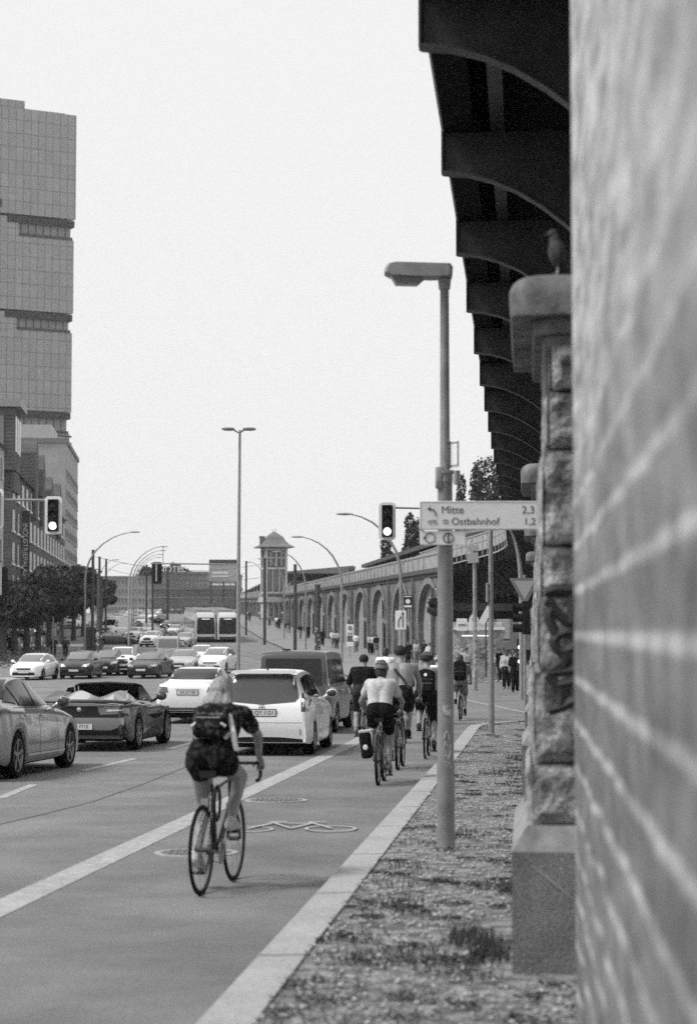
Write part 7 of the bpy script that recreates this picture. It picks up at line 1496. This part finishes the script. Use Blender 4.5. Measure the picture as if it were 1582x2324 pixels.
# stickered sign post right of the lamp post
p = G(1078, 1568, .0); T = empty('sign_post', (p.x, p.y, gz(p.y)), 0, 'stickered grey post with two pale tilted plates, left of the thin signal pole', 'post'); k = p.y / F; m = MB(); m.tube([(0, 0, -.1), (0, 0, (1568 - 1240) * k)], [.1, .085], 12); m.build('post', 'galv', T, smooth=50)
for (y0, y1_, x_) in ((1238, 1252, -.3), (1256, 1279, -.15)): m = MB(); m.rbox((x_ * 0 - .08, -.12, ((1568 - (y0 + y1_) / 2)) * k), (25 * k, (y1_ - y0) * k, .03), .02, Matrix.Rotation(radians(88), 3, 'X') @ Matrix.Rotation(radians(5), 3, 'Z')); m.build('plate', 'galv_lt', T)
m = MB(); random.seed(2)
for j in range(26): a = radians(random.uniform(-150, -30)); m.box((.092 * cos(a), .092 * sin(a), random.uniform(.6, 2.9)), (.1, .02, .1), Matrix.Rotation(a + pi / 2, 3, 'Z'))
m.build('sticker', 'clight', T)
# give way sign, dark signal heads behind it, cycle signal
Yg = 60; a = at(1155, 1312, Yg); w = 90 * Yg / F * .78; T = empty('give_way_sign', (a.x + w / 2, Yg, gz(Yg)), 0, 'triangular give way sign point down beside the graffitied pillar', 'sign'); zc = a.z - gz(Yg); hh_ = w * .87
m = MB(); m.prism([(-w / 2, 0), (w / 2, 0), (0.03, -hh_), (-.03, -hh_)], -.015, .015, 'xz'); q = m.build('border', mat('sign_border', .2, .5), T); q.location = (0, 0, zc); m = MB(); m.prism([(-w / 2 + .15, -.08), (w / 2 - .15, -.08), (0, -hh_ + .16)], -.02, -.012, 'xz'); q = m.build('face', mat('sign_face', .42, .5), T); q.location = (0, 0, zc)
m = MB(); m.tube([(0, .06, 0), (0, .06, zc + .1)], .04, 10); m.build('post', 'galv', T)
for i, (py, lb) in enumerate(((1387, 'upper'), (1412, 'middle'))):
    q = at(1186, py, 58); T_ = MB()
q = at(1186, 1402, 58); T = empty('traffic_signal', (q.x, 58, gz(58)), 0, 'dark traffic light in profile with deep visors below the give way sign', 'traffic light'); zc = q.z - gz(58); m = MB(); m.rbox((.1, 0, zc), (.26, .3, .95), .04); m.tube([(.3, 0, 0), (.3, 0, zc + .5)], .05, 8); m.build('signal_head', 'blackp', T)
for z in (.3, .0, -.3): m = MB(); m.lathe([(.12, -.28), (.12, .0), (.11, 0), (.11, -.28)], (0, 0, zc + z), 14, 'x'); m.build('visor', 'blackp', T)
q = at(1178, 1486, 80); T = empty('cycle_signal', (q.x + .05, 80, gz(80)), 0, 'slim dark signal with two glowing white lamps beside the person in black', 'traffic light'); zc = q.z - gz(80); k = 80 / F; m = MB(); m.rbox((0, 0, zc), (.3, .2, 72 * k), .04); m.tube([(0, .1, 0), (0, .1, zc)], .04, 8); m.build('housing', 'blackp', T)
for dy, on in ((-17, 1), (-5, 0), (5, 0), (15, 1)): m = MB(); m.ball((0, -.1, zc - dy * k * -1 * -1), (.115, .03, .09), 14, 6); m.build('lamp', 'lit' if on else 'iron', T, smooth=True)
# hanging plants on the arcade corner
q = at(985, 1375, 128); T = empty('hanging_basket', (q.x, 128, q.z), 0, 'bushy dark hanging basket behind the lamp post at the arcade corner', 'plant'); o = bpy.data.objects.new('foliage', leaf_mesh('foliage', [(random.uniform(-.3, .3), 0, random.uniform(-.5, .3), .32, .3, .3) for _ in range(7)], 1800, .07, leaf, 3)); COL.objects.link(o); o.parent = T
m = MB(); m.lathe([(.05, -.6), (.3, -.45), (.4, -.2), (.4, -.15)], n=12); m.build('pot', 'dark', T); m = MB(); m.tube([(-.9, 0, .75), (.6, 0, .6)], .02, 6); m.tube([(0, 0, .65), (0, 0, -.2)], .01, 4); m.build('bracket', 'dark', T)
q = at(985, 1450, 129); m = MB(); m.tube([(0, 0, -3.2), (0, 0, 2.0)], .12, 10); T = m.build('rusty_pipe', 'pgrey', label='dark downpipe at the arcade corner below the hanging basket', cat='pipe'); T.location = (q.x - .1, 129, gz(129) + 3.2)
m = MB(); m.tube([(.25, .1, -3.2), (.25, .1, 2.0)], .1, 8); m.build('pale_pipe', 'clight', T)

# ================================================================== light summer haze over the whole place
m = bpy.data.materials.new('haze'); m.use_nodes = True; n = m.node_tree.nodes; n.clear(); vo = n.new('ShaderNodeVolumePrincipled'); out = n.new('ShaderNodeOutputMaterial')
vo.inputs['Color'].default_value = (1, 1, 1, 1); vo.inputs['Density'].default_value = .00016; vo.inputs['Anisotropy'].default_value = .2; m.node_tree.links.new(vo.outputs[0], out.inputs['Volume']); MATS['haze'] = m
mb = MB(); mb.box((0, 470, 74), (1404, 1064, 154)); o = mb.build('haze', 'haze', kind='stuff')
